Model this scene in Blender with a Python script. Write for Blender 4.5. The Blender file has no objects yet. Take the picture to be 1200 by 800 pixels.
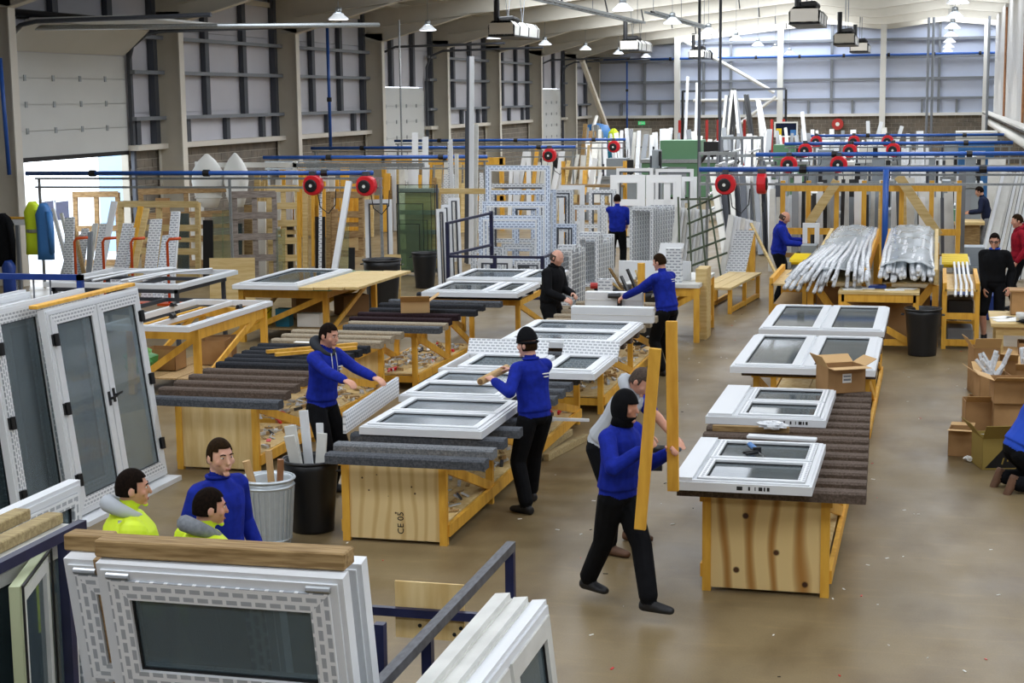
import bpy, math, random
from mathutils import Vector as V, Matrix, Euler, Quaternion
random.seed(7)
sc = bpy.context.scene
COL = sc.collection
PI = math.pi
# ------------------------------------------------------------ camera, world, light, exposure
cam_d = bpy.data.cameras.new('camera'); cam = bpy.data.objects.new('camera', cam_d); COL.objects.link(cam)
cam_d.sensor_width = 36.0; cam_d.lens = 1911.0*36/1200; cam_d.clip_end = 400; cam_d.clip_start = .2
CR = V((0.96805521, 0.25041974, -0.01261239)); CD = V((0.02481621, -0.14574429, -0.989011)); CF = V((-0.24950606, 0.95710425, -0.14730299))
cam.matrix_world = Matrix(((CR.x, -CD.x, -CF.x, 0), (CR.y, -CD.y, -CF.y, 0), (CR.z, -CD.z, -CF.z, 4.0), (0, 0, 0, 1)))
sc.camera = cam
w = bpy.data.worlds.new('overcast_sky'); sc.world = w; w.use_nodes = True
w.node_tree.nodes['Background'].inputs[0].default_value = (.86, .93, 1, 1); w.node_tree.nodes['Background'].inputs[1].default_value = 5.0
sc.view_settings.view_transform = 'Standard'; sc.view_settings.look = 'None'; sc.view_settings.gamma = 1
sc.view_settings.use_curve_mapping = False; sc.view_settings.exposure = EXPO = -0.06
sc.cycles.use_denoising = True; sc.cycles.max_bounces = 6; sc.cycles.diffuse_bounces = 3; sc.cycles.transparent_max_bounces = 12
sc.cycles.caustics_reflective = False; sc.cycles.caustics_refractive = False; sc.cycles.sample_clamp_indirect = 6
ROOF_Z = lambda x: 7.35 + .107*(x+20) if x <= -3 else 7.35 + .107*(17-(x+3))
BAYS = [32.3+8.27*k for k in range(-5, 9)]     # portal frame positions along the hall
RL = (4.2, 7.3)        # the rooflight strip of each bay, measured from its frame
def rooflight_lamp(x0, x1, y0, y1, power):
    """daylight of one rooflight strip, leaning a little down the hall as the low sun outside does"""
    l = bpy.data.lights.new('rooflight_daylight', 'AREA'); l.shape = 'RECTANGLE'; l.size = math.hypot(x1-x0, ROOF_Z(x1)-ROOF_Z(x0)); l.size_y = (y1-y0)*.95
    l.energy = power; l.color = (.92, .96, 1.0)
    o = bpy.data.objects.new('rooflight_daylight', l); COL.objects.link(o)
    o.location = ((x0+x1)/2, (y0+y1)/2, (ROOF_Z(x0)+ROOF_Z(x1))/2-.42)
    o.rotation_euler = (Matrix.Rotation(-math.atan2(ROOF_Z(x1)-ROOF_Z(x0), x1-x0), 3, 'Y') @ Matrix.Rotation(.14, 3, 'X')).to_euler()
for i, y in enumerate(BAYS[:-1]):
    for (x0, x1) in ((-15, -5), (-1, 9)):
        rooflight_lamp(x0, x1, y+RL[0], y+RL[1], 255 if y < 45 else (430 if y < 60 else 580 if y < 75 else 640)*(1 if x0 < -2 else .6))
# ------------------------------------------------------------ helpers
def lin(h):
    if isinstance(h, str):
        h = [int(h[i:i+2], 16)/255 for i in (0, 2, 4)]
        h = [c/12.92 if c <= .04045 else ((c+.055)/1.055)**2.4 for c in h]
    return (h[0], h[1], h[2], 1)
def nodes(m):
    m.use_nodes = True; return m.node_tree.nodes, m.node_tree.links, m.node_tree.nodes['Principled BSDF']
MATS = {}
def mat(name, col, rough=.6, metal=0, var=0, scale=8, col2=None, bump=0, stretch=(1,1,1), spec=.5, detail=4, coord='Object', contrast=(.35,.65)):
    m = bpy.data.materials.new(name); N, L, B = nodes(m)
    B.inputs['Roughness'].default_value = rough; B.inputs['Metallic'].default_value = metal; B.inputs['Specular IOR Level'].default_value = spec
    c = lin(col); B.inputs['Base Color'].default_value = c
    if var or col2:
        tc = N.new('ShaderNodeTexCoord'); mp = N.new('ShaderNodeMapping'); mp.inputs['Scale'].default_value = stretch
        nz = N.new('ShaderNodeTexNoise'); nz.inputs['Scale'].default_value = scale; nz.inputs['Detail'].default_value = detail
        cr = N.new('ShaderNodeValToRGB'); cr.color_ramp.elements[0].position, cr.color_ramp.elements[1].position = contrast
        d = lin(col2) if col2 else tuple(x*(1-var) for x in c[:3])+(1,)
        cr.color_ramp.elements[0].color = c; cr.color_ramp.elements[1].color = d
        L.new(tc.outputs[coord], mp.inputs[0]); L.new(mp.outputs[0], nz.inputs[0]); L.new(nz.outputs[0], cr.inputs[0]); L.new(cr.outputs[0], B.inputs['Base Color'])
        if bump:
            bp = N.new('ShaderNodeBump'); bp.inputs['Strength'].default_value = bump; bp.inputs['Distance'].default_value = .01
            L.new(nz.outputs[0], bp.inputs['Height']); L.new(bp.outputs[0], B.inputs['Normal'])
    MATS[name] = m; return m
def glass(name, tint, alpha=.35, rough=.03, spec=.5, base=None):
    m = bpy.data.materials.new(name); N, L, B = nodes(m)
    tr = N.new('ShaderNodeBsdfTransparent'); tr.inputs[0].default_value = lin(tint)
    B.inputs['Base Color'].default_value = lin(base or tint); B.inputs['Roughness'].default_value = rough; B.inputs['Specular IOR Level'].default_value = spec
    mx = N.new('ShaderNodeMixShader'); mx.inputs[0].default_value = alpha
    L.new(tr.outputs[0], mx.inputs[1]); L.new(B.outputs[0], mx.inputs[2]); L.new(mx.outputs[0], N['Material Output'].inputs[0]); MATS[name] = m; return m
def film(name, axes, base='EEF0F2', ink='AEB3B9', bw=.062, bh=.036, mortar=.0085):
    """protective film with rows of grey printed dashes"""
    m = bpy.data.materials.new(name); N, L, B = nodes(m); B.inputs['Roughness'].default_value = .4
    tc = N.new('ShaderNodeTexCoord'); sp = N.new('ShaderNodeSeparateXYZ'); cb = N.new('ShaderNodeCombineXYZ')
    L.new(tc.outputs['Object'], sp.inputs[0]); L.new(sp.outputs[axes[0]], cb.inputs[0]); L.new(sp.outputs[axes[1]], cb.inputs[1])
    br = N.new('ShaderNodeTexBrick'); br.inputs['Color1'].default_value = lin(ink); br.inputs['Color2'].default_value = lin(ink); br.inputs['Mortar'].default_value = lin(base)
    br.inputs['Scale'].default_value = 1; br.inputs['Brick Width'].default_value = bw; br.inputs['Row Height'].default_value = bh; br.inputs['Mortar Size'].default_value = mortar; br.inputs['Mortar Smooth'].default_value = .05
    L.new(cb.outputs[0], br.inputs[0]); L.new(br.outputs[0], B.inputs['Base Color']); MATS[name] = m; return m
class G:
    """collects shapes for ONE mesh object"""
    def __init__(s): s.v = []; s.f = []; s.m = []
    def add(s, vs, fs, mi=0):
        b = len(s.v); s.v += [tuple(p) for p in vs]; s.f += [tuple(b+i for i in q) for q in fs]; s.m += [mi]*len(fs); return s
    def box(s, x0, x1, y0, y1, z0, z1, mi=0):
        return s.add([(x0,y0,z0),(x1,y0,z0),(x1,y1,z0),(x0,y1,z0),(x0,y0,z1),(x1,y0,z1),(x1,y1,z1),(x0,y1,z1)],
                     [(3,2,1,0),(4,5,6,7),(0,1,5,4),(1,2,6,5),(2,3,7,6),(3,0,4,7)], mi)
    def bar(s, a, b, w, h, up=(0,0,1), mi=0):
        a, b = V(a), V(b); d = (b-a).normalized(); up = V(up)
        if abs(d.dot(up)) > .98: up = V((0,1,0))
        x = d.cross(up).normalized()*(w/2); y = x.cross(d).normalized()*(h/2)
        vs = [p+i*x+j*y for p in (a, b) for (i, j) in ((-1,-1),(1,-1),(1,1),(-1,1))]
        return s.add(vs, [(0,1,2,3),(7,6,5,4),(0,4,5,1),(1,5,6,2),(2,6,7,3),(3,7,4,0)], mi)
    def tube(s, pts, r, n=8, mi=0, cap=True):
        pts = [V(p) for p in pts]; rs = r if isinstance(r, (list, tuple)) else [r]*len(pts); vs = []; fs = []
        prev = None
        for i, p in enumerate(pts):
            d = (pts[min(i+1, len(pts)-1)]-pts[max(i-1, 0)]).normalized()
            if prev is None:
                u = V((0,0,1)) if abs(d.z) < .9 else V((0,1,0)); x = d.cross(u).normalized()
            else:
                x = (prev-d*prev.dot(d)).normalized()
            prev = x; y = d.cross(x)
            vs += [p+rs[i]*(math.cos(2*PI*k/n)*x+math.sin(2*PI*k/n)*y) for k in range(n)]
        for i in range(len(pts)-1):
            for k in range(n):
                fs.append((i*n+k, i*n+(k+1)%n, (i+1)*n+(k+1)%n, (i+1)*n+k))
        if cap: fs += [tuple(range(n))[::-1], tuple((len(pts)-1)*n+k for k in range(n))]
        return s.add(vs, fs, mi)
    def lathe(s, prof, n=16, o=(0,0,0), mi=0, sx=1, sy=1, caps=True):
        vs = [(o[0]+r*math.cos(2*PI*k/n)*sx, o[1]+r*math.sin(2*PI*k/n)*sy, o[2]+z) for (r, z) in prof for k in range(n)]
        fs = [(i*n+k, i*n+(k+1)%n, (i+1)*n+(k+1)%n, (i+1)*n+k) for i in range(len(prof)-1) for k in range(n)]
        if caps:
            fs += [tuple(range(n))[::-1], tuple((len(prof)-1)*n+k for k in range(n))]
        return s.add(vs, fs, mi)
    def prism(s, poly, y0, y1, axis='y', mi=0):
        n = len(poly)
        def q(a, b, c): return {'y': (a, c, b), 'x': (c, a, b), 'z': (a, b, c)}[axis]
        vs = [q(a, b, y0) for a, b in poly]+[q(a, b, y1) for a, b in poly]
        return s.add(vs, [tuple(range(n)), tuple(range(2*n-1, n-1, -1))]+[(i, i+n, (i+1)%n+n, (i+1)%n) for i in range(n)], mi)
    def rframe(s, x0, x1, z0, z1, wd, y0, y1, mi=0, mv=None):
        """rectangular mitred frame in the XZ plane; mv = material of the upright members"""
        o = [(x0,z0),(x1,z0),(x1,z1),(x0,z1)]; i = [(x0+wd,z0+wd),(x1-wd,z0+wd),(x1-wd,z1-wd),(x0+wd,z1-wd)]
        for k in range(4):
            a, b, c, d = o[k], o[(k+1)%4], i[(k+1)%4], i[k]
            s.prism([a, b, c, d], y0, y1, 'y', (mi if k % 2 == 0 else (mi if mv is None else mv)))
        return s
    def build(s, name, m, parent=None, smooth=False, loc=None, rot=None, bevel=0):
        me = bpy.data.meshes.new(name); me.from_pydata(s.v, [], s.f)
        for mm in (m if isinstance(m, (list, tuple)) else [m]): me.materials.append(mm)
        if any(s.m): me.polygons.foreach_set('material_index', s.m)
        if smooth: me.polygons.foreach_set('use_smooth', [True]*len(s.f))
        me.validate(); me.update()
        import bmesh as _b
        b = _b.new(); b.from_mesh(me); _b.ops.recalc_face_normals(b, faces=b.faces)
        if bevel: _b.ops.bevel(b, geom=[e for e in b.edges if e.calc_face_angle(0) > .6], offset=bevel, segments=1, affect='EDGES', profile=.5)
        b.to_mesh(me); b.free()
        o = bpy.data.objects.new(name, me); COL.objects.link(o)
        if parent: o.parent = parent
        if loc: o.location = loc
        if rot: o.rotation_euler = rot
        return o
def tag(o, label=None, cat=None, group=None, kind=None):
    if label: o['label'] = label
    if cat: o['category'] = cat
    if group: o['group'] = group
    if kind: o['kind'] = kind
    return o
def thing(name, label, cat, loc=(0,0,0), rz=0, group=None, rot=None):
    o = bpy.data.objects.new(name, None); COL.objects.link(o); o.location = loc; o.rotation_euler = rot or (0, 0, rz); o.empty_display_size = .1
    return tag(o, label, cat, group)
KIDS = {}
def dup(root, loc, rz=None, label=None, group=None, rot=None, scale=None):
    r = root.copy(); COL.objects.link(r); r.location = loc
    if rot is not None: r.rotation_euler = rot
    elif rz is not None: r.rotation_euler = (0, 0, rz)
    if scale: r.scale = scale
    if label: r['label'] = label
    if group: r['group'] = group
    for ch in list(root.children):
        c = ch.copy(); COL.objects.link(c); c.parent = r
        for g in list(ch.children):
            d = g.copy(); COL.objects.link(d); d.parent = c
    return r
def at(px, py, z):
    """the point at height z seen at a pixel of the 1200x800 photograph"""
    r = CR*(px-600)+CD*(py-400)+CF*1911.0; t = (z-4.0)/r.z; return V((r.x*t, r.y*t, z))
def atY(px, py, y):
    r = CR*(px-600)+CD*(py-400)+CF*1911.0; t = y/r.y; return V((r.x*t, y, 4+r.z*t))
def struct(o): o['kind'] = 'structure'; return o
# ------------------------------------------------------------ materials
M = MATS
mat('white_upvc', 'E2E5E8', .35); mat('old_upvc', 'DCDCD6', .45, var=.12, scale=5); mat('white_paint', 'E4E4DF', .5)
mat('yellow_timber', 'E6B040', .55, col2='D0942C', scale=5, stretch=(3,3,.6), contrast=(.4,.75)); mat('plywood', 'E2C890', .6, col2='CFAE70', scale=5, stretch=(3,3,.35), bump=.05)
0
mat('raw_timber', 'BFA070', .7, col2='9C7E50', scale=9, stretch=(8,8,.6)); mat('pallet_timber', 'B39468', .8, col2='8A6B45', scale=6, stretch=(1,1,6), bump=.1)
mat('grey_pallet', '9A9088', .85, col2='7B7068', scale=6, stretch=(1,1,6)); mat('light_timber', 'D8C08A', .6, col2='C4A668', scale=4, stretch=(.6,6,6))
mat('dusty_timber', 'A98C5E', .75, col2='7E6238', scale=7, stretch=(.8,9,9), bump=.08); mat('pale_green', 'C3CBA4', .5); mat('green_timber', 'B5A274', .8, col2='94815A', scale=9, stretch=(1,6,6), bump=.1)
mat('carpet_grey', '5E6166', .95, col2='45484D', scale=60, bump=.5, spec=.1); mat('carpet_dark', '35373C', .95, col2='26282C', scale=60, bump=.5, spec=.1)
mat('carpet_brown', '695C53', .95, col2='51463E', scale=60, bump=.5, spec=.1); mat('carpet_tan', 'A89C86', .95, col2='8C8170', scale=60, bump=.5, spec=.1)
mat('carpet_light', '84878A', .95, col2='63666A', scale=60, bump=.5, spec=.1); mat('carpet_maroon', '33262A', .95, col2='241A1E', scale=60, bump=.4, spec=.1)
mat('blue_paint', '1F3F8C', .4, var=.2, scale=3); mat('navy_paint', '22264A', .4, var=.3, scale=6); mat('pipe_blue', '2456A8', .35); mat('black_plastic', '17181B', .4); mat('black_rubber', '121214', .6)
mat('galvanised', 'A9AFB2', .4, .7, var=.2, scale=30); mat('galvanised_bin', 'C9D2D8', .35, .35, var=.08, scale=14); mat('bright_steel', 'C3C8CB', .3, .85, var=.12, scale=12); mat('dark_steel', '4B4F57', .5, .3); mat('grey_steel', '7E838A', .5, .2)
mat('red_plastic', 'D5202B', .35); mat('red_paint', 'B5302A', .5); mat('cardboard', 'AD8658', .8, col2='9B7549', scale=3); mat('cardboard_light', 'C9A471', .8); mat('cardboard_olive', '9A8440', .8); mat('cardboard_in', '8A6844', .85)
mat('beige_steel', 'CDC8BB', .55, var=.06, scale=2); mat('beige_light', 'D6D1C6', .5); mat('concrete_block', '716B63', .9, col2='857C70', scale=2.2, bump=.2); mat('mortar', 'B8B3A7', .9)
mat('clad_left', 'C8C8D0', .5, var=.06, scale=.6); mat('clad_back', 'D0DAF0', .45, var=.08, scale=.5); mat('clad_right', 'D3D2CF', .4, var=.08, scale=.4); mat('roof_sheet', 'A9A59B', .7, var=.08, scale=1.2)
mat('door_panel', 'D2D4D2', .45, var=.04, scale=1); mat('paper', 'F0F0EC', .7); mat('grey_plastic', '8A8F95', .5); mat('machine_green', '5E8A68', .45); mat('machine_grey', '8D959B', .45); mat('olive_steel', '4F5B48', .5)
mat('hivis', 'D8F02A', .6); mat('reflective', '9A9C92', .4, .2); mat('sweat_blue', '1C2E9E', .85, col2='172684', scale=14, bump=.15, spec=.15); mat('royal_blue', '2A4FC0', .8, spec=.2); mat('black_cloth', '121316', .9, var=.3, scale=12, spec=.15)
mat('navy_cloth', '1C2238', .9, spec=.15); mat('grey_cloth', '8E9297', .9, col2='7A7E84', scale=30, spec=.1); mat('light_grey_cloth', 'B9BEC4', .9, spec=.1); mat('red_cloth', '9B1F2D', .9, col2='82182A', scale=14, spec=.1); mat('charcoal_cloth', '3A3D42', .95, spec=.1)
mat('skin', 'D9A58D', .55, col2='CD947B', scale=9, spec=.3); mat('skin_pale', 'E2B39E', .55, col2='D6A08A', scale=9, spec=.3); mat('hair_brown', '30200F', .8, col2='1F1409', scale=60, bump=.5, spec=.08); mat('hair_dark', '1E140E', .85, col2='120C08', scale=60, bump=.5, spec=.08); mat('hair_grey', '5A4E46', .75, col2='463C36', scale=60, bump=.4, spec=.08)
mat('lips', '9C5A50', .5); mat('eye_white', 'E6E2DC', .3); mat('eye_dark', '1E1612', .2); mat('boot', '1A1A1D', .6, var=.3, scale=10); mat('boot_brown', '6A4A34', .7, var=.3, scale=10); mat('denim', '27334A', .85)
mat('plastic_wrap', 'E4E6E8', .2, col2='BFC3C8', scale=22, spec=.7, bump=.6); mat('green_bag', '7CC26A', .3, col2='4F9E58', scale=6); mat('yellow_plastic', 'E3C418', .4); mat('blue_pale', '9CBCE0', .5); mat('blue_cover', '3C78B8', .5); mat('teal', '1F6F8A', .5); mat('orange_plastic', 'D8541F', .4)
mat('glove_white', 'E8E8E4', .6); mat('brown_film', '8A5C3A', .45, col2='9C6C46', scale=8); mat('glass_green_edge', '5F7F6A', .1)
glass('pane', 'C6D0D2', .42, .03, 1.0, '73858D'); glass('pane_clear', 'D0D8DA', .36, .04, 1.0, 'A2AEB4'); glass('pane_dark', 'A8B6BA', .5, .04, 1.0, '647479'); glass('pane_bench', 'B8C0C2', .5, .04, 1.0, '838C90'); glass('pane_film', 'C4CCD2', .62, .10, .8, '98A3AB'); glass('pane_green', 'EEF4EC', .08, .05, .6, 'A9B8A6'); glass('clear_bag', 'DDE2E4', .55, .15)
film('film_x', (0, 2)); film('film_z', (2, 0)); film('film_blue_x', (0, 2), 'DCE6F4', '8C9BB6', .10, .05, .014); film('film_blue_z', (2, 0), 'DCE6F4', '8C9BB6', .10, .05, .014)
film('film_far_x', (0, 2), 'E0E3E6', '989EA6', .10, .048, .014); film('film_far_z', (2, 0), 'E0E3E6', '989EA6', .10, .048, .014)
def emis(name, col, s):
    m = bpy.data.materials.new(name); N, L, B = nodes(m); B.inputs['Base Color'].default_value = lin(col); B.inputs['Emission Color'].default_value = lin(col); B.inputs['Emission Strength'].default_value = s; MATS[name] = m
emis('lamp_diffuser', 'F4F8FF', 6); emis('rooflight_panel', 'EAF2FF', 3); emis('lamp_acrylic', 'E8EEF4', .55); emis('exit_green', '3FAE6A', 1.2); emis('screen_blue', '1E3A78', .5)
def make_floor_mat():
    m = bpy.data.materials.new('power_floated_concrete'); N, L, B = nodes(m); tc = N.new('ShaderNodeTexCoord')
    def nz(sc_, st, det=6):
        mp = N.new('ShaderNodeMapping'); mp.inputs['Scale'].default_value = st; n = N.new('ShaderNodeTexNoise'); n.inputs['Scale'].default_value = sc_; n.inputs['Detail'].default_value = det
        L.new(tc.outputs['Object'], mp.inputs[0]); L.new(mp.outputs[0], n.inputs[0]); return n
    def ramp(n, p0, c0, p1, c1):
        r = N.new('ShaderNodeValToRGB'); r.color_ramp.elements[0].position = p0; r.color_ramp.elements[1].position = p1; r.color_ramp.elements[0].color = c0; r.color_ramp.elements[1].color = c1; L.new(n.outputs[0], r.inputs[0]); return r
    def mix(kind, a, b, f=1):
        x = N.new('ShaderNodeMix'); x.data_type = 'RGBA'; x.blend_type = kind
        if isinstance(f, float) or isinstance(f, int): x.inputs[0].default_value = f
        else: L.new(f.outputs[0], x.inputs[0])
        L.new(a.outputs[2] if a.bl_idname == 'ShaderNodeMix' else a.outputs[0], x.inputs[6]); L.new(b.outputs[2] if b.bl_idname == 'ShaderNodeMix' else b.outputs[0], x.inputs[7]); return x
    W1 = (1, 1, 1, 1)
    base = ramp(nz(.55, (1, .6, 1)), .32, lin('776749'), .68, lin('8A7858'))
    st = ramp(nz(1.7, (1, .5, 1), 8), .46, W1, .70, (.66, .62, .56, 1))
    c = mix('MULTIPLY', base, st)
    sm = ramp(nz(4.5, (.5, 2.2, 1), 5), .55, W1, .80, (1.22, 1.2, 1.15, 1)); c = mix('MULTIPLY', c, sm)
    fine = ramp(nz(70, (1, 1, 1), 3), .35, (.93, .93, .93, 1), .65, (1.05, 1.05, 1.05, 1)); c = mix('MULTIPLY', c, fine)
    L.new(c.outputs[2], B.inputs['Base Color'])
    rr = ramp(nz(1.3, (1, .7, 1)), .3, (.30, .30, .30, 1), .7, (.48, .48, .48, 1)); L.new(rr.outputs[0], B.inputs['Roughness']); B.inputs['Specular IOR Level'].default_value = .3
    MATS['floor'] = m
make_floor_mat()
def grain_mat(name, c1, c2, knots):
    """plywood face veneer: flowing darker grain bands and round knots"""
    m = bpy.data.materials.new(name); N, L, B = nodes(m); B.inputs['Roughness'].default_value = .55
    tc = N.new('ShaderNodeTexCoord'); mp = N.new('ShaderNodeMapping'); mp.inputs['Scale'].default_value = (1, 1, .45); L.new(tc.outputs['Object'], mp.inputs[0])
    wv = N.new('ShaderNodeTexWave'); wv.bands_direction = 'X'; wv.wave_profile = 'SIN'; wv.inputs['Scale'].default_value = 1.25 if knots < .5 else 2.6; wv.inputs['Distortion'].default_value = 11 if knots < .5 else 5; wv.inputs['Detail'].default_value = 2; wv.inputs['Detail Scale'].default_value = .8; L.new(mp.outputs[0], wv.inputs[0])
    r = N.new('ShaderNodeValToRGB'); r.color_ramp.elements[0].position = .0; r.color_ramp.elements[1].position = 1; r.color_ramp.elements[0].color = lin(c1); r.color_ramp.elements[1].color = lin(c2); e = r.color_ramp.elements.new(.55); e.color = lin(c1); L.new(wv.outputs[0], r.inputs[0])
    vo = N.new('ShaderNodeTexVoronoi'); vo.inputs['Scale'].default_value = 8.5 if knots >= .5 else 3.2; L.new(tc.outputs['Object'], vo.inputs[0])
    k = N.new('ShaderNodeValToRGB'); k.color_ramp.elements[0].position = .06; k.color_ramp.elements[1].position = .10; k.color_ramp.elements[0].color = (.10, .05, .025, 1); k.color_ramp.elements[1].color = (1, 1, 1, 1); L.new(vo.outputs['Distance'], k.inputs[0])
    x = N.new('ShaderNodeMix'); x.data_type = 'RGBA'; x.blend_type = 'MULTIPLY'; x.inputs[0].default_value = 1; L.new(r.outputs[0], x.inputs[6]); L.new(k.outputs[0], x.inputs[7]); L.new(x.outputs[2], B.inputs['Base Color']); MATS[name] = m
grain_mat('plywood_grain', 'E6C98C', 'AE7C3A', .2); grain_mat('plywood_knots', 'E6CC94', 'D3B276', .8)
def text(name, s, size, m, parent, loc, rot):
    c = bpy.data.curves.new(name, 'FONT'); c.body = s; c.size = size; c.align_x = 'CENTER'; c.align_y = 'CENTER'; c.extrude = .0008; c.resolution_u = 3
    t = bpy.data.objects.new(name, c); COL.objects.link(t); me = bpy.data.meshes.new_from_object(t.evaluated_get(bpy.context.evaluated_depsgraph_get())); bpy.data.objects.remove(t)
    o = bpy.data.objects.new(name, me); me.materials.clear(); me.materials.append(M[m]); COL.objects.link(o); o.parent = parent; o.location = loc; o.rotation_euler = rot; return o
# ============================================================ structure
struct(G().box(-20.6, 14.4, -9.5, 97.4, -.2, 0).build('floor', M['floor']))
Y0, Y1, XL, XR = -9.1, 97.0, -20.4, 14.0
D1 = (33.05, 38.85); D2 = (58.6, 64.4); D3 = (83.9, 89.6)      # roller door openings in the left wall
# left wall: blockwork plinth + cladding, split round the openings
wl = G(); zt = 8.0
segs = [(Y0, D1[0]), (D1[1], D2[0]), (D2[1], D3[0]), (D3[1], Y1)]
for a, b in segs: wl.box(XL-.2, XL, a, b, 0, 2.8)
wall_left = struct(wl.build('wall_left', M['mortar']))
# blocks of the plinth as one stuff piece (each well under ten pixels)
bl = G()
for a, b in segs:
    if b < 30: continue
    for r in range(12):
        y = a+(.22 if r % 2 else 0)
        while y < b-.1:
            bl.box(XL, XL+.012+random.random()*.006, y+.006, min(y+.434, b-.006), r*.23+.01, r*.23+.222); y += .44
o = bl.build('blocks', M['concrete_block'], wall_left); o['kind'] = 'stuff'
pan = {}
def clad_panel(y0, y1, z0, z1, parent, m, x=XL):
    G().box(x-.12, x+random.random()*.01, y0+.008, y1-.008, z0+.006, z1-.006).build('cladding_panel', m, parent)
zs = [2.8, 3.75, 4.85, 5.95, 7.1]
for k in range(len(BAYS)):
    a = BAYS[k]; b = BAYS[k+1] if k+1 < len(BAYS) else Y1
    if a < 15: continue
    for (z0, z1) in zip(zs, zs[1:]):
        pieces = [(a, b)]
        for D in (D1, D2, D3):
            if z0 < (5.3 if D is D1 else 4.5)-.6:
                np_ = []
                for p in pieces:
                    if D[1] <= p[0] or D[0] >= p[1]: np_.append(p)
                    else: np_ += [q for q in ((p[0], D[0]), (D[1], p[1])) if q[1]-q[0] > .05]
                pieces = np_
        for p in pieces: clad_panel(p[0], p[1], z0, z1, wall_left, M['clad_left'])
G().box(XL-.14, XL-.02, Y0, 15.8, 2.8, 7.4).build('cladding_panel', M['clad_left'], wall_left)
for a, b in segs: G().box(XL-.2, XL-.125, a, b, 2.8, 7.6).build('light_stop_backing', M['clad_left'], wall_left)  # added unseen behind the cladding to stop daylight leaking through its gaps
for D, zt_ in ((D1, 5.35), (D2, 4.5), (D3, 4.5)): G().box(XL-.2, XL-.125, D[0], D[1], zt_, 7.6).build('light_stop_backing', M['clad_left'], wall_left); G().box(XL-.12, XL, D[0], D[1], zt_, 4.86 if zt_ < 5 else 5.94).build('cladding_panel', M['clad_left'], wall_left)  # the same added light stop above each door, then the cladding there
# sheeting posts and rails
ps = G()
def skip(y, z): return any(D[0]-.1 < y < D[1]+.1 and z < (5.35 if D is D1 else 4.45) for D in (D1, D2, D3))
for k, a in enumerate(BAYS):
    if a < 15 or a > 95: continue
    bb = BAYS[k+1] if k+1 < len(BAYS) else Y1
    for f_ in (.36, .68):
        y = a+(bb-a)*f_
        if not skip(y, 3.0): ps.box(XL+.02, XL+.17, y-.13, y+.13, 3.62, 7.2)
        else: ps.box(XL+.02, XL+.17, y-.13, y+.13, 5.4 if a < 40 else 4.5, 7.2)
    for f_ in (.2, .52, .84):
        y = a+(bb-a)*f_
        if not skip(y, 3.0): ps.box(XL+.02, XL+.15, y-.12, y+.12, 2.86, 3.6)
    if a > 30: ps.box(XL+.02, XL+.2, a+.2, a+.42, 2.8, 7.2); ps.box(XL+.02, XL+.2, a-.42, a-.2, 2.8, 7.2)
struct(ps.build('trim_1', M['dark_steel']))
rl = G()
for z in (3.6, 4.8, 5.72):
    for a, b in segs:
        if b > 15: rl.box(XL+.17, XL+.30, max(a, 14), b, z-.05, z+.05)
struct(rl.build('trim_2', M['grey_steel']))
sl = G()
for a, b in segs: sl.box(XL-.02, XL+.32, a, b, 2.78, 2.92)
struct(sl.build('trim_3', M['beige_light']))
# portal frames: one per bay line, web + flanges, haunch at the eaves and at the ridge prop
def rafter_pts():
    sof = lambda x: 6.98+.107*(x+16.24)
    return sof
def portal(y, i):
    g = G(); sof = lambda x: 7.0+.100*(x+16.24)
    top = lambda x: ROOF_Z(x)-.18
    W = .012
    # column
    g.box(-20.3, -19.6, y-W, y+W, 0, 6.4); g.box(-19.62, -19.59, y-.14, y+.14, 0, 6.1, 1); g.box(-20.32, -20.29, y-.14, y+.14, 0, 7.0)
    left = [(-20.3, 6.3), (-19.6, 6.1), (-16.24, 7.0), (-6.2, sof(-6.2)), (-3.3, sof(-6.2)-.35), (-3, sof(-6.2)-.35), (-3, top(-3)), (-20.3, top(-20.3))]
    g.prism(left, y-W, y+W, 'y'); g.prism([(-6-x, z) for x, z in left], y-W, y+W, 'y')
    for sgn in (0, 1):
        for (p, q) in zip(left[1:5], left[2:6]):
            a = V((p[0], y, p[1])); b = V((q[0], y, q[1]))
            if sgn: a.x = -6-a.x; b.x = -6-b.x
            g.bar(a, b, .28, .025, mi=1)
    # mid flange line of the haunch cutting
    for sgn in (0, 1):
        f = (lambda x: -6-x) if sgn else (lambda x: x)
        g.bar((f(-19.6), y, 6.62), (f(-15.2), y, 7.12), .28, .02); g.bar((f(-20.3), y, top(-20.3)), (f(-3), y, top(-3)), .28, .025)
        g.box(min(f(-19.6), f(-20.3)), max(f(-19.6), f(-20.3)), y-.12, y+.12, 6.1, 6.12)
    for xs in (-12.9, -8.6):
        g.bar((xs, y-.02, sof(xs)), (xs+.05, y-1.1, ROOF_Z(xs)-.1), .05, .05, mi=2)
    g.box(13.3, 14.0, y-W, y+W, 0, 6.4)
    g.build('portal_frame', [M['beige_steel'], M['beige_light'], M['dark_steel']], portal_root)
portal_root = struct(G().box(-20.36, -20.3, Y0, Y1, 6.9, 7.05).build('trim_4', M['beige_steel']))
for i, y in enumerate(BAYS): portal(y, i)
portal(Y1-.3, 99)
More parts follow.
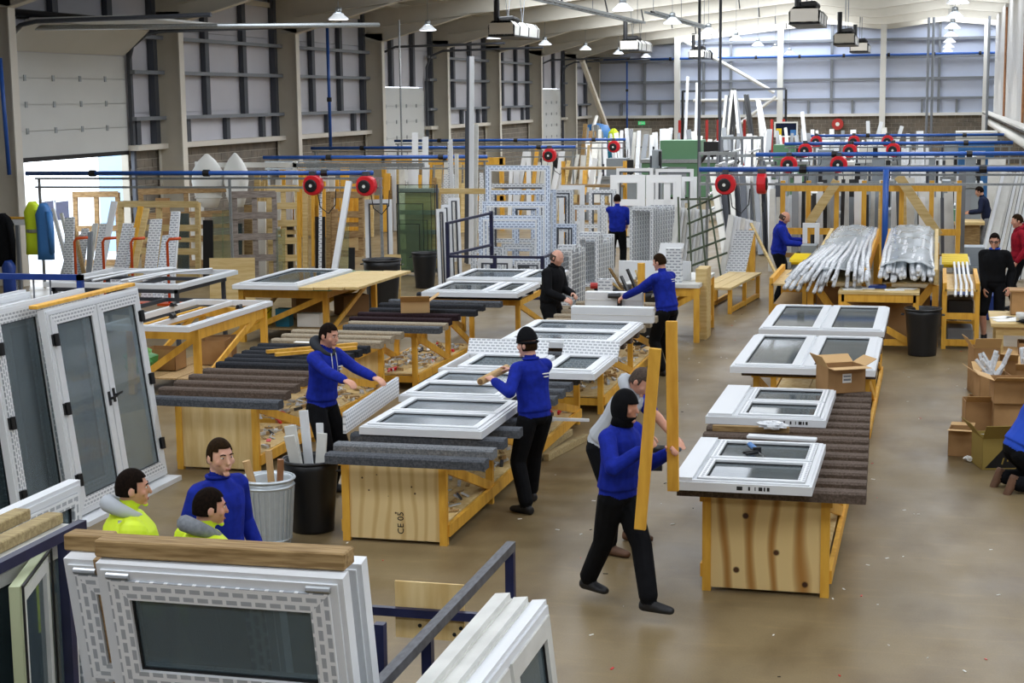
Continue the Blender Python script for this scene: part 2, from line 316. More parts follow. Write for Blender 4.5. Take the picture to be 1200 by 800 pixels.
# roof sheets with rooflight strips
rf = struct(G().box(-3.15, -2.85, Y0, Y1, ROOF_Z(-3)-.02, ROOF_Z(-3)+.12).build('ceiling', M['roof_sheet']))
def roof_piece(x0, x1, y0, y1, name, m, t=.08):
    z0, z1 = ROOF_Z(x0), ROOF_Z(x1)
    G().add([(x0,y0,z0),(x1,y0,z1),(x1,y1,z1),(x0,y1,z0),(x0,y0,z0+t),(x1,y0,z1+t),(x1,y1,z1+t),(x0,y1,z0+t)], [(3,2,1,0),(4,5,6,7),(0,1,5,4),(1,2,6,5),(2,3,7,6),(3,0,4,7)]).build(name, m, rf)
edges = BAYS[:1]
for i, y in enumerate(BAYS):
    ya = y if i else Y0; yb = BAYS[i+1] if i+1 < len(BAYS) else Y1
    last = i+1 >= len(BAYS)
    for (xa, x0, x1, xb) in ((-20.6, -15, -5, -3), (13.99, 9, -1, -3.0)):
        f = lambda p, q: (min(p, q), max(p, q))
        if last or yb-y < 7: roof_piece(*f(xa, xb), ya, yb, 'roof_panel', M['roof_sheet']); continue
        roof_piece(*f(xa, x0), ya, yb, 'roof_panel', M['roof_sheet']); roof_piece(*f(x1, xb), ya, yb, 'roof_panel', M['roof_sheet'])
        roof_piece(*f(x0, x1), ya, y+RL[0], 'roof_panel', M['roof_sheet']); roof_piece(*f(x0, x1), y+RL[1], yb, 'roof_panel', M['roof_sheet'])
        roof_piece(*f(x0, x1), y+RL[0], y+RL[1], 'rooflight', M['rooflight_panel'])
pu = G()
for x in [-19+1.75*k for k in range(19)]:
    if abs(x+3) > .3: pu.box(x-.035, x+.035, Y0, Y1, ROOF_Z(x)-.17, ROOF_Z(x)-.01)
struct(pu.build('trim_5', M['beige_steel']))
# back wall
wb = struct(G().box(XL-.2, XR+.2, Y1, Y1+.2, 0, 2.8).build('wall_back', M['mortar']))
bk = G(); bm2 = [M['concrete_block']]
for r in range(12):
    x = -20.4+(.22 if r % 2 else 0)
    while x < 5: bk.box(x+.010, x+.430, Y1-.02-random.random()*.012, Y1, r*.232+.010, r*.232+.222); x += .44
o = bk.build('blocks', M['concrete_block'], wb); o['kind'] = 'stuff'
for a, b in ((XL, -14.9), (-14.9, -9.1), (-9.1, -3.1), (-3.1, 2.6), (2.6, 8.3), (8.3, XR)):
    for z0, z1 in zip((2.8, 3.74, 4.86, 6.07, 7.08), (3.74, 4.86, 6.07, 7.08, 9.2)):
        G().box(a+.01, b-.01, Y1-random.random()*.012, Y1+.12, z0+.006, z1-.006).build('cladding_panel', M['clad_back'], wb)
br = G()
for z in (3.72, 4.84, 6.05, 7.06, 8.15): br.box(XL, XR, Y1-.28, Y1-.1, z-.07, z+.07)
struct(br.build('trim_6', M['grey_steel']))
bp = G()
for x in (-16.9, -13.4, -11.8, -6.0, 0.0): bp.box(x-.07, x+.07, Y1-.24, Y1-.05, 2.8, 8.3)
for x in (-18.3, -16.0, -11.0, -7.3, -4.8, -.9, 1.0): bp.box(x-.06, x+.06, Y1-.24, Y1-.05, 2.8, 3.7)
struct(bp.build('trim_7', M['grey_steel']))
struct(G().box(XL, XR, Y1-.3, Y1, 2.74, 2.9).build('trim_8', M['white_paint']))
wp = G()
for x in (-14.9, -8.9, -3.1, 2.55): wp.box(x-.16, x+.16, Y1-.7, Y1-.3, 0, ROOF_Z(x)-.4)
struct(wp.build('trim_9', M['white_paint']))
xb = G(); xb.tube([(-14.6, Y1-.9, 7.3), (-9.2, Y1-.9, 4.15)], .10); xb.tube([(-13.9, Y1-.9, 3.75), (-9, Y1-.9, 3.75)], .09); xb.tube([(-9.1, Y1-.9, 3.9), (-13.2, Y1-.9, .9)], .10)
struct(xb.build('trim_10', M['white_paint']))
struct(G().tube([(-18.5, 86.5, 6.0), (-18.0, 94.5, .2)], .16).build('trim_11', M['beige_light']))
# remaining shell (behind and right of the camera)
struct(G().box(XR, XR+.2, Y0, Y1, 0, 8.2).build('wall_right', M['clad_left']))
struct(G().box(XL-.2, XR+.2, Y0-.2, Y0, 0, 9.5).build('wall_front', M['clad_left']))
# clad office block over the right-hand bays
ob = struct(G().box(2.9, 13.6, 48, 90, 2.75, 8.0).build('wall_office', M['clad_right']))
y = 48.0
while y < 90:
    G().box(2.8, 2.92, y+.012, min(y+.99, 90)-.012, 2.92, 7.9).build('cladding_panel', M['clad_right'], ob); y += 1.0
for yy in (57.7, 74.2): G().tube([(2.74, yy, 2.9), (2.74, yy, 7.6)], .05).build('drop_pipe', M['brown_film'], ob)
G().tube([(2.55, 48, 2.5), (2.55, 88, 2.5)], .17, 14).build('duct', M['white_paint'], ob, smooth=True)
kt = G(); kt.box(2.35, 2.75, 48, 94, 2.86, 2.92); ob2 = kt.build('cable_tray', M['black_plastic'], ob)
k2 = G(); y = 48.3
while y < 94: k2.box(2.33, 2.7, y, y+.55, 2.925, 2.99); y += 1.0
k2.build('tray_cover', M['white_paint'], ob2)
# roller doors
def roller(D, top, name, open_z):
    root = struct(G().box(XL+.06, XL+.16, D[0]-.16, D[0]-.04, 0, top+.3).box(XL+.06, XL+.16, D[1]+.04, D[1]+.16, 0, top+.3).build(name, M['dark_steel']))
    x = XL+.02
    h = .61; z = open_z
    while z < top-.1:
        zt2 = min(z+h, top)
        G().box(x-.05, x, D[0], D[1], z+.006, zt2-.006).build('door_panel', M['door_panel'], root); z += h
    G().box(x-.075, x-.052, D[0]-.1, D[1]+.1, open_z, top+.02).build('light_stop_sheet', M['door_panel'], root)  # hidden sheet added so daylight does not gleam between the door panels
    hg = G(); zz = open_z+h
    while zz < top-.1:
        for k in range(4):
            y = D[0]+(D[1]-D[0])*(k+.75)/4.6; hg.box(x, x+.02, y-.05, y+.05, zz-.07, zz+.07)
        zz += h
    hg.build('hinge', M['galvanised'], root)
    G().box(x-.06, x+.02, D[0], D[1], open_z-.1, open_z+.005).build('bottom_seal', M['black_rubber'], root)
    return root
d1 = roller(D1, 5.2, 'door_1', 2.78); d2 = roller(D2, 4.45, 'door_2', .1); d3 = roller(D3, 4.45, 'door_3', .1)
# raised section and tracks of the open door
x = XL+.02
G().add([(x,D1[0],5.21),(x,D1[1],5.21),(x+.75,D1[1],5.84),(x+.75,D1[0],5.84),(x-.05,D1[0],5.25),(x-.05,D1[1],5.25),(x+.70,D1[1],5.89),(x+.70,D1[0],5.89)], [(0,1,2,3),(7,6,5,4),(0,4,5,1),(1,5,6,2),(2,6,7,3),(3,7,4,0)]).build('door_panel', M['door_panel'], d1)
for k in range(4): G().box(x+.77+k*.62, x+1.37+k*.62, D1[0], D1[1], 5.86, 5.91).build('door_panel', M['door_panel'], d1)
for yy in (D1[0]-.1, D1[1]+.1):
    G().tube([(x+.06, yy, 0), (x+.06, yy, 5.0), (x+.2, yy, 5.45), (x+.6, yy, 5.75), (x+1.0, yy, 5.82), (x+5.2, yy, 5.86)], .05).build('door_track', M['dark_steel'], d1)
G().tube([(x+.25, D1[0]-.2, 6.05), (x+.25, D1[1]+.2, 6.05)], .09).build('spring_shaft', M['black_plastic'], d1)
G().box(x+.02, x+.4, D1[0]-.4, D1[0]-.12, 5.6, 6.2).build('motor', M['black_plastic'], d1)
for d, D in ((d2, D2), (d3, D3)):
    for yy in (D[0]-.1, D[1]+.1): G().tube([(x+.1, yy, .1), (x+.1, yy, 5.3), (x+.3, yy, 5.75), (x+.8, yy, 5.95), (x+5, yy, 6.0)], .045).build('door_track', M['dark_steel'], d)
# outside: bright yard seen below the open door
struct(G().box(-60, XL-.2, 0, 75, -.25, -.05).build('trim_12', mat('yard', 'C9CCD0', .9)))
# ============================================================ windows and work benches
def mk(name, m, parent, *fn):
    g = G()
    for f in fn: f(g)
    return g.build(name, m, parent)
def window(label, cat, loc, rot, w, h, cells, fw=.06, sw=.06, d=.07, fm='white_upvc', sm=('white_upvc','white_upvc'), pm='pane', gasket=True, group=None, name='window_unit', mull=(), handles=(), hinges=(), latch=(), beads=True):
    """a framed unit in its own XZ plane, front towards -Y: outer frame, mullions, one sash with its pane per cell"""
    root = thing(name, label, cat, loc, 0, group, rot)
    g = G().rframe(0, w, 0, h, fw, -d, 0)
    g.rframe(.022, w-.022, .022, h-.022, fw-.026, -d-.012, -d)
    g.build('outer_frame', M[fm], root)
    for (k, c) in mull:
        (G().box(c-.03, c+.03, -d, -.005, fw, h-fw) if k == 'v' else G().box(fw, w-fw, -d, -.005, c-.03, c+.03)).build('mullion', M[fm], root)
    for (x0, x1, z0, z1) in cells:
        s = None
        if sw:
            s = G().rframe(x0, x1, z0, z1, sw, -d-.024, -.012, 0, 1).build('sash', [M[sm[0]], M[sm[1]]], root)
        gx = sw or 0
        if beads: G().rframe(x0+gx, x1-gx, z0+gx, z1-gx, .008, -d-.006, -d+.012).build('gasket', M['black_rubber'], s or root)
        if pm: G().box(x0+gx, x1-gx, -d+.004, -d+.010, z0+gx, z1-gx).build('pane', M[pm], s or root)
    for (x, z, r) in handles:
        hg = G().box(x-.014, x+.014, -d-.04, -d-.016, z-.07, z+.07).box(x-.012, x+.012, -d-.065, -d-.04, z-.012, z+.012)
        hg.bar((x, -d-.06, z), (x+r*.11, -d-.06, z+.01), .02, .02); hg.build('handle', M['black_plastic'], root)
    for (x, z) in hinges: G().tube([(x, -d-.045, z-.06), (x, -d-.045, z+.06)], .028, 8).box(x-.04, x+.04, -d-.03, -d-.01, z-.055, z+.055).build('hinge', M['black_plastic'], root)
    for (x, z) in latch: G().tube([(x-.05, -d-.014, z), (x+.05, -d-.014, z)], .014, 8).build('trickle_catch', M['bright_steel'], root)
    return root
def lay(label, x, y, z, w, h, cells, rz=0, **k): return window(label, k.pop('cat', 'window'), (x, y, z), (-PI/2, 0, rz), w, h, cells, **k)
def strip_prof(w, h):
    a = .018; return [(-w/2, 0), (w/2, 0), (w/2, h-a), (w/2-a, h), (-w/2+a, h), (-w/2, h-a)]
def bench(label, x0, x1, ypost, zt, strips, shelf=.2, front=None, group=None, back=None, braces=True, label_panel=None, sw=.15, sh=.09):
    """yellow timber trestle bench running away along the hall, topped by carpet-wrapped strips"""
    r = thing('work_bench', label, 'workbench', ((x0+x1)/2, (ypost[0]+ypost[-1])/2, 0), 0, group); ox, oy = r.location.x, r.location.y
    Y = M['yellow_timber']
    L = lambda x, y, z: (x-ox, y-oy, z)
    def bx(n, a, b, c, d, e, f, m=Y): return G().box(a-ox, b-ox, c-oy, d-oy, e, f).build(n, m, r)
    for y in ypost:
        for x in (x0, x1): bx('leg', x-.035, x+.035, y-.03, y+.03, 0, zt)
        bx('cross_rail', x0, x1, y+.03, y+.07, zt-.10, zt-.005); 
        if shelf: bx('cross_rail', x0, x1, y+.03, y+.07, shelf-.1, shelf-.01)
    for x in (x0, x1):
        s = -1 if x == x0 else 1
        bx('side_rail', x+s*.035-.02, x+s*.035+.02, ypost[0]-.05, ypost[-1]+.05, zt-.09, zt)
        if shelf: bx('side_rail', x+s*.035-.02, x+s*.035+.02, ypost[0], ypost[-1]+.05, shelf-.09, shelf+.02)
        if braces:
            for a, b in zip(ypost, ypost[1:]):
                (G().bar(L(x+s*.02, a+.05, zt-.1), L(x+s*.02, b-.05, shelf+.02 if shelf else .1), .09, .03, up=(1,0,0))).build('brace', Y, r)
    if shelf:
        n = 3; wd = (x1-x0)/n
        for i in range(n): bx('shelf_board', x0+i*wd+.004, x0+(i+1)*wd-.004, ypost[0]+.06, ypost[-1]+.05, shelf, shelf+.018, M['plywood'])
    if front: bx('end_panel', x0+.03, x1-.03, ypost[0]-.012, ypost[0]+.012, .03, zt-.02, M[front])
    if back: bx('end_panel', x0+.03, x1-.03, ypost[-1]-.012, ypost[-1]+.012, .03, zt-.02, M[back])
    for (y, m, a, b) in strips:
        G().prism(strip_prof(sw, sh), a-ox, b-ox, 'x').build('carpet_strip', M[m], r, loc=(0, y-oy, zt))
    return r
# prism on axis 'x' maps (a,b)->(y,z)
ZT = .84
# --- right bench
bench('bench with dark brown carpet strips and wavy-grained plywood end panel, right', -1.74, -.79, [12.9, 14.9, 17.0], ZT,
      [(12.72+.335*i, 'carpet_brown', -1.95-.012*i, -.47-.01*i) for i in range(14)], front='plywood_grain')
two = lambda x0, x1, h: [(x0, x1, .07, h/2-.02), (x0, x1, h/2+.02, h-.07)]
fl = dict(sm=('white_upvc', 'film_z'), pm='pane_bench')
rw1 = lay('white two-pane window at the front of the right bench, sealant gun on it', -1.97, 12.45, .935, 1.1, 1.62, two(.2, 1.04, 1.62), mull=[('h', .81), ('v', .18)], **fl)
rw2 = lay('white two-pane window with a broad board edge, second on the right bench', -2.06, 15.12, .935, 1.12, 1.6, two(.3, 1.06, 1.6), mull=[('h', .8), ('v', .28)], **fl)
for q, xo in ((rw1, .62), (rw2, .8)):
    for k, (dx, w_) in enumerate(((0, .03), (.03, .015), (.09, .015), (.14, .008), (.17, .03), (.21, .012), (.235, .02))): mk('printed_mark', M['black_rubber'], q, lambda g: g.box(xo-.1+dx, xo-.1+dx+w_, -.052, -.022, -.002, 0))
for q in (rw1, rw2): G().box(.02, .25 if q is rw2 else .17, -.1, -.072, .02, 1.58).build('cover_board', M['white_upvc'], q)
# --- second right bench under the two pairs of framed sashes
bench('yellow timber trestle bench under the two double sashes on the right', -1.98, -.72, [18.9, 21.0, 23.4], .84, [(18.5+.62*i, 'carpet_brown', -2.1, -.6) for i in range(9)], shelf=.15, braces=True, sh=.07)
for (lb, y) in (('white double window nearest the open carton, lying flat on the second right bench', 18.15), ('white double window lying flat at the far end of the second right bench', 21.2)):
    lay(lb, -2.2, y, .915, 1.6, 2.5, [(.05, .78, .06, 2.44), (.82, 1.55, .06, 2.44)], mull=[('v', .8)], sw=.1, pm='pane_bench')
# --- middle bench
ms = [(13.42, 'carpet_grey', -5.22, -3.74), (13.85, 'carpet_light', -5.3, -3.78), (14.3, 'carpet_grey', -5.3, -3.8)]
ms += [(14.8+.42*i, 'carpet_grey', -5.25, -3.78-.01*i) for i in range(12)]
mb_ = bench('bench with grey carpet strips and a knotty plywood end panel, mid-hall', -5.17, -4.24, [13.74, 15.32, 17.1, 19.4], .80, ms, front='plywood_knots', shelf=.17)
mw = dict(pm='pane_film')
text('printed_stamp', 'CE 05', .085, 'black_rubber', mb_, (.06, 13.74-.016-mb_.location.y, .19), (PI/2, -PI/2, 0))
lay('white two-pane window nearest the camera on the middle bench', -5.2, 14.2, .895, 1.2, 1.55, two(.06, 1.14, 1.55), mull=[('h', .775)], **mw)
lay('white two-pane window being unwrapped by the man in the beanie', -5.36, 15.85, .895, 1.12, 1.55, two(.06, 1.06, 1.55), mull=[('h', .775)], **mw)
lay('white single-pane window lying past the cardboard tube on the middle bench', -5.45, 17.55, .895, 1.1, 1.15, [(.2, 1.04, .1, 1.05)], sw=.09, pm='pane')
lay('white single-pane window overhanging the right edge behind the man in the beanie', -4.28, 17.5, .895, .66, 1.3, [(.05, .61, .1, 1.2)], sw=.09, pm='pane')
def film_board(label, a, b, z0, h, lean=0):
    a = V(a); b = V(b); L = (b-a).length
    o = G().box(0, L, -.03, 0, 0, h).build('profile_board', M['film_x']); o.location = (a.x, a.y, z0); o.rotation_euler = (-lean, 0, math.atan2(b.y-a.y, b.x-a.x)); return tag(o, label, 'profile')
film_board('printed-film white board standing on edge beside the man in the hooded sweatshirt', (-5.36, 14.2, 0), (-5.5, 16.2, 0), .895, .2)
film_board('printed-film white board on edge behind the single-pane window of the middle bench', (-5.45, 18.75, 0), (-4.45, 18.72, 0), .895, .25, .5)
film_board('printed-film white board on edge behind the man in the beanie', (-4.3, 18.85, 0), (-3.6, 18.75, 0), .895, .25, .5)
# --- bench further along the middle row
bench('yellow timber bench with litter on its shelf behind the middle bench', -5.1, -4.08, [20.1, 22.2, 24.4], .82, [(19.8+.5*i, 'carpet_tan' if i > 3 else 'carpet_brown', -5.3, -3.8) for i in range(10)], shelf=.2)
lay('long white two-pane window under the bare white box sections on the middle row', -5.3, 19.6, .915, 1.52, 1.95, two(.06, 1.46, 1.95), mull=[('h', .975)], sw=.1, pm='pane_film')
# --- left bench (two butted benches)
ls = [(15.72, 'carpet_grey', -8.1, -6.62)]+[(16.25+.42*i, 'carpet_brown', -8.26-.02*i, -6.75-.06*i) for i in range(4)]
bench('yellow timber bench with brown carpet strips and plywood end panel, on the left', -8.0, -7.1, [16.14, 17.8], .80, ls, front='plywood', shelf=.17)
ls2 = [(18.0+.3*i, 'carpet_dark', -8.38-.02*i, -6.98) for i in range(6)]+[(19.95+.42*i, 'carpet_tan', -8.48-.03*i, -6.95) for i in range(3)]
bench('yellow timber bench with black and tan strips behind the hooded sweatshirt man', -8.15, -7.2, [18.2, 20.6], .80, ls2, back='plywood', front=None, shelf=.17)
# --- back left bench
bs = [(21.1, 'carpet_grey', -7.9, -6.5), (21.45, 'carpet_tan', -7.95, -6.52), (21.9, 'carpet_maroon', -8.1, -6.6), (22.4, 'carpet_maroon', -8.15, -6.62), (22.9, 'carpet_dark', -8.15, -6.5), (23.5, 'carpet_dark', -8.2, -6.55), (23.95, 'carpet_grey', -8.2, -6.4)]
bench('yellow timber bench with maroon and black strips carrying an open carton', -7.75, -6.95, [21.3, 22.9, 24.2], .84, bs, shelf=.2)
bench('yellow timber trestle under the two white windows left of the bald man', -7.9, -6.35, [24.75, 27.0], .86, [(24.75+.75*i, 'carpet_dark', -8.0, -6.3) for i in range(4)], shelf=0)
lay('white window with a large and a small pane, nearer one on the far left trestle', -7.75, 24.15, .96, 1.55, 1.5, [(.07, 1.0, .12, 1.38), (1.05, 1.48, .12, 1.38)], mull=[('v', 1.02)], sw=.08, pm='pane_bench')
lay('white window with a large and a small pane, farther one on the far left trestle', -7.9, 26.0, .96, 1.75, 1.6, [(.07, 1.15, .12, 1.45), (1.2, 1.68, .12, 1.45)], mull=[('v', 1.17)], sw=.08, pm='pane_bench')
# --- left tables with open frames
def trestle(label, x0, x1, y0, y1, zt, top=None, tm=None, shelf=None):
    r = thing('trestle_table', label, 'table', ((x0+x1)/2, (y0+y1)/2, 0)); ox, oy = r.location.x, r.location.y; Y = M['yellow_timber']
    def bx(n, a, b, c, d, e, f, m=Y): return G().box(a-ox, b-ox, c-oy, d-oy, e, f).build(n, m, r)
    for x in (x0, x1):
        for y in (y0, y1): bx('leg', x-.045, x+.045, y-.04, y+.04, 0, zt)
        bx('rail', x-.02, x+.02, y0, y1, zt-.14, zt); G().bar((x-ox, y0-oy+.05, .15), (x-ox, y1-oy-.3, zt-.1), .03, .09).build('brace', Y, r)
        bx('rail', x-.02, x+.02, y0, y1, .14, .22)
    for y in (y0, y1):
        bx('rail', x0, x1, y-.02, y+.02, zt-.14, zt); G().bar((x0-ox, y-oy, .15), (x1-ox, y-oy, zt-.1), .03, .09).build('brace', Y, r)
    for i in range(3 if shelf else 0): bx('shelf_board', x0+i*(x1-x0)/3+.01, x0+(i+1)*(x1-x0)/3-.01, y0, y1, .22, .24, M['raw_timber'])
    if top: bx('table_top', x0-top, x1+top, y0-top, y1+top, zt, zt+.06, M[tm])
    return r
trestle('yellow timber trestle holding an open white frame, left of the brown strips', -10.75, -9.75, 20.3, 22.6, .93, shelf=1)
lay('empty white double frame resting on the yellow trestle at left', -11.0, 19.95, .94, 1.3, 2.9, [(.05, .63, .06, 2.84), (.67, 1.25, .06, 2.84)], mull=[('v', .65)], sw=0, pm=None, beads=False, fw=.085, hinges=[(.1, .8), (.1, 2.0), (.68, .8), (1.2, 1.9)], cat='frame', name='open_frame')
trestle('yellow timber trestle with dark green top, boards and a white window on it', -11.25, -9.75, 25.2, 27.6, .90, .12, 'machine_green', shelf=1)
lay('white window with a single dark opening on the green-topped trestle', -11.15, 24.6, .965, 1.15, 2.6, [(.06, 1.09, .15, 2.45)], sw=.1, pm='pane_dark')
for i in range(4):
    o = G().box(0, .235, 0, 2.6, 0, .045).build('timber_board', M['light_timber'], bevel=.004); o.location = (-9.98+.24*i, 24.6+.06*i, .965); o.rotation_euler = (0, 0, -.02); tag(o, 'planed pale board lying side by side with others on the green-topped trestle', 'board', 'planed boards on the green-topped trestle')
rk = thing('frame_trolley', 'dark steel trolley under the wide white frame behind the leaning patio doors', 'trolley', (-13, 25, 0))
for dx in (-1.1, 1.1):
    for dy in (-.9, .9): G().box(dx-.03, dx+.03, dy-.03, dy+.03, 0, 1.0).build('leg', M['dark_steel'], rk)
for z in (.35, .6, .97):
    for dy in (-.9, .9): G().box(-1.15, 1.15, dy-.03, dy+.03, z-.03, z+.03).build('rail', M['dark_steel'], rk)
    for dx in (-1.1, 0, 1.1): G().box(dx-.03, dx+.03, -.9, .9, z-.03, z+.03).build('rail', M['dark_steel'], rk)
lay('wide empty white frame with loose bars lying across it, behind the leaning patio doors', -14.2, 23.9, 1.03, 2.45, 2.3, [(.05, 1.2, .05, 2.25), (1.24, 2.4, .05, 2.25)], mull=[('v', 1.22)], sw=0, pm=None, beads=False, fw=.09, cat='frame', name='open_frame')
for i, (a, b) in enumerate((((-13.7, 24.0), (-13.0, 26.2)), ((-13.4, 24.1), (-12.9, 26.1)), ((-12.7, 24.0), (-12.2, 26.1)), ((-12.9, 24.1), (-12.3, 25.9)))):
    o = G().tube([(a[0], a[1], 1.13), ((a[0]+b[0])/2, (a[1]+b[1])/2, 1.17), (b[0], b[1], 1.13)], .022, 6).build('white_bar', M['white_upvc']); tag(o, 'thin white bar resting loose across the wide empty frame', 'bar', 'loose bars across the wide empty frame')
# ============================================================ people
import numpy as np
def ik(S, T, a, b, hint):
    d = T-S; L = d.length
    if L > (a+b)*.995: d = d*((a+b)*.995/L); L = d.length
    n = d.normalized(); x = (a*a-b*b+L*L)/(2*L); hgt = math.sqrt(max(a*a-x*x, 0))
    hp = (hint-n*hint.dot(n)); hp = hp.normalized() if hp.length > 1e-4 else V((0,0,-1))
    return S+n*x+hp*hgt, S+d
class Body:
    def __init__(s): s.g = G(); s.c = []; s.r = []; s.k = []
    def pt(s, p, r, k): s.c.append(tuple(p)); s.r.append(r); s.k.append(k)
    def limb(s, pts, rs, k, n=12):
        pts = [V(p) for p in pts]
        # rounded ends
        d0 = (pts[0]-pts[1]).normalized(); d1 = (pts[-1]-pts[-2]).normalized()
        P = [pts[0]+d0*rs[0]*.75, pts[0]+d0*rs[0]*.4]+pts+[pts[-1]+d1*rs[-1]*.4, pts[-1]+d1*rs[-1]*.75]; R = [rs[0]*.45, rs[0]*.85]+list(rs)+[rs[-1]*.85, rs[-1]*.45]
        s.g.tube(P, R, n)
        for i in range(len(pts)-1):
            for j in range(9):
                t = j/8; s.pt(pts[i].lerp(pts[i+1], t), rs[i]*(1-t)+rs[i+1]*t, k)
    def etube(s, rings, k=None, n=16):
        """rings: (centre, xaxis, yaxis, rx, ry, region)"""
        vs = []; fs = []
        for (c, x, y, a, b, kk) in rings: vs += [c+x*a*math.cos(2*PI*i/n)+y*b*math.sin(2*PI*i/n) for i in range(n)]
        for j in range(len(rings)-1):
            for i in range(n): fs.append((j*n+i, j*n+(i+1)%n, (j+1)*n+(i+1)%n, (j+1)*n+i))
        fs += [tuple(range(n))[::-1], tuple((len(rings)-1)*n+i for i in range(n))]
        s.g.add(vs, fs)
        for j, (c, x, y, a, b, kk) in enumerate(rings):
            nx = rings[min(j+1, len(rings)-1)]
            for t in (0, .25, .5, .75):
                cc = c.lerp(nx[0], t); aa = a*(1-t)+nx[3]*t; bb = b*(1-t)+nx[4]*t; m = min(aa, bb); ax = x if aa > bb else y
                for u in (-1, -.5, 0, .5, 1): s.pt(cc+ax*u*(max(aa, bb)-m), m, kk)
def ellipsoid(g, c, X, Y, Z, a, b, cc, n=14, m=10, keep=None, mi=0):
    vs = []; fs = []
    for j in range(m+1):
        th = PI*j/m
        for i in range(n):
            ph = 2*PI*i/n; u = (math.sin(th)*math.cos(ph), math.sin(th)*math.sin(ph), math.cos(th)); vs.append(c+X*u[0]*a+Y*u[1]*b+Z*u[2]*cc)
    for j in range(m):
        for i in range(n):
            q = (j*n+i, j*n+(i+1)%n, (j+1)*n+(i+1)%n, (j+1)*n+i)
            if keep:
                th = PI*(j+.5)/m; ph = 2*PI*(i+.5)/n
                if not keep(math.sin(th)*math.cos(ph), math.sin(th)*math.sin(ph), math.cos(th)): continue
            fs.append(q)
    g.add(vs, fs, mi)
SK, TOP, LEG, SHOE, VEST = range(5)
def person(label, loc, face, h=1.78, top='sweat_blue', legs='black_cloth', shoes='boot', skin='skin', vest=None, vest_arms=False, pelvis=None, lean=(0, 0), twist=0, head=(0, 0), hands=(None, None), feet=(None, None), elbow=(None, None), grip=(.35, .35), palm=(None, None),
           hair='hair_brown', hair_style='short', short_sleeve=False, shorts=False, vox=.012, hood=None, group=None, bulk=1.0, kneel=False, strings=False, logo=None, stripes=False, mcollar=None, glasses=False):
    """face = world heading (x, y); hands and feet are world points (left, right)"""
    f = V((face[0], face[1], 0)).normalized(); Rm = Matrix(((f.y, f.x, 0), (-f.x, f.y, 0), (0, 0, 1)))   # local X right, Y forward
    inv = Rm.transposed(); o3 = V((loc[0], loc[1], loc[2] if len(loc) > 2 else 0)); s = h/1.755
    lc = lambda p: inv @ (V(p)-o3)
    B = Body(); X = V((1,0,0)); Z = V((0,0,1))
    P = lc(pelvis) if pelvis else V((0, 0, .93*s))
    sp = V((lean[1], lean[0], 1)).normalized()            # lean = (forward, sideways)
    tw = Matrix.Rotation(twist, 3, sp); Xt = tw @ (X-sp*X.dot(sp)).normalized(); Yt = sp.cross(Xt)
    C = P+sp*.50*s; b = bulk*s
    prof = [(-.16, .11, .085, LEG), (-.08, .150, .115, LEG), (0, .170, .128, LEG), (.10, .172, .128, LEG), (.11, .188, .142, TOP), (.17, .186, .140, TOP), (.30, .178, .128, TOP), (.55, .182, .130, TOP), (.75, .196, .136, TOP), (.90, .195, .125, TOP), (.98, .165, .105, TOP), (1.05, .11, .085, TOP), (1.10, .075, .072, TOP)]
    rg = []
    for (t, a, bb, k) in prof:
        kk = VEST if (vest and k == TOP) else k; off = Yt*(.012*math.sin(max(t, 0)*PI)) if t > .3 else V((0,0,0))
        rg.append((P+sp*.5*s*t+off, Xt if t > .3 else X.lerp(Xt, max(t, 0)/.3).normalized(), Yt, a*b, bb*b, kk))
    B.etube(rg)
    # neck and head
    nb = C+sp*.05*s; hy, hp = head
    nd = (sp+V((0,0,.9))+Yt*(.25)).normalized(); hb = nb+nd*.068*s
    Hf = Matrix.Rotation(hy, 3, 'Z') @ V((Yt.x, Yt.y, 0)).normalized(); Hx = Hf.cross(Z).normalized(); Hf = (Matrix.Rotation(hp, 3, Hx) @ Hf).normalized(); Hz = Hx.cross(Hf)
    hc = hb+Hz*.075*s+Hf*.02*s
    B.limb([C+sp*.01, hb+Hz*.02], [.062*s, .056*s], SK)
    nn, mm = 20, 14; vs = []; fs = []
    for j in range(mm+1):
        th = PI*j/mm
        for i in range(nn):
            ph = 2*PI*i/nn; x, y, z = math.sin(th)*math.cos(ph), math.sin(th)*math.sin(ph), math.cos(th)
            ax, ay, az = .077, .097, .118
            if z < 0: jw = 1-.30*(-z)**1.5; ax *= jw; ay *= (1-.12*(-z)) if y > 0 else (1-.35*(-z)); 
            yy = y*ay+(.012 if (z < -.3 and y > 0) else 0); vs.append(hc+(Hx*x*ax+Hf*yy+Hz*z*az)*s)
    for j in range(mm):
        for i in range(nn): fs.append((j*nn+i, j*nn+(i+1)%nn, (j+1)*nn+(i+1)%nn, (j+1)*nn+i))
    B.g.add(vs, fs)
    for q in [(0, 0, .03, .078), (0, .02, 0, .08), (0, .02, -.06, .06), (0, -.03, .02, .075)]: B.pt(hc+(Hx*q[0]+Hf*q[1]+Hz*q[2])*s, q[3]*s, SK)
    hp3 = lambda x, y, z: hc+(Hx*x+Hf*y+Hz*z)*s
    B.limb([hp3(0, .092, .022), hp3(0, .108, -.012), hp3(0, .112, -.022)], [.009*s, .012*s, .014*s], SK, 8)
    ellipsoid(B.g, hp3(0, .085, -.062), Hx, Hf, Hz, .026*s, .014*s, .012*s, 10, 6); ellipsoid(B.g, hp3(0, .082, -.098), Hx, Hf, Hz, .026*s, .018*s, .016*s, 10, 6)
    ellipsoid(B.g, hp3(0, .082, .038), Hx, Hf, Hz, .052*s, .014*s, .012*s, 12, 6)
    for e in (-1, 1): ellipsoid(B.g, hp3(e*.079, -.008, -.005), Hx, Hf, Hz, .011*s, .021*s, .032*s, 8, 8); ellipsoid(B.g, hp3(e*.052, .066, -.018), Hx, Hf, Hz, .022*s, .016*s, .02*s, 8, 6)
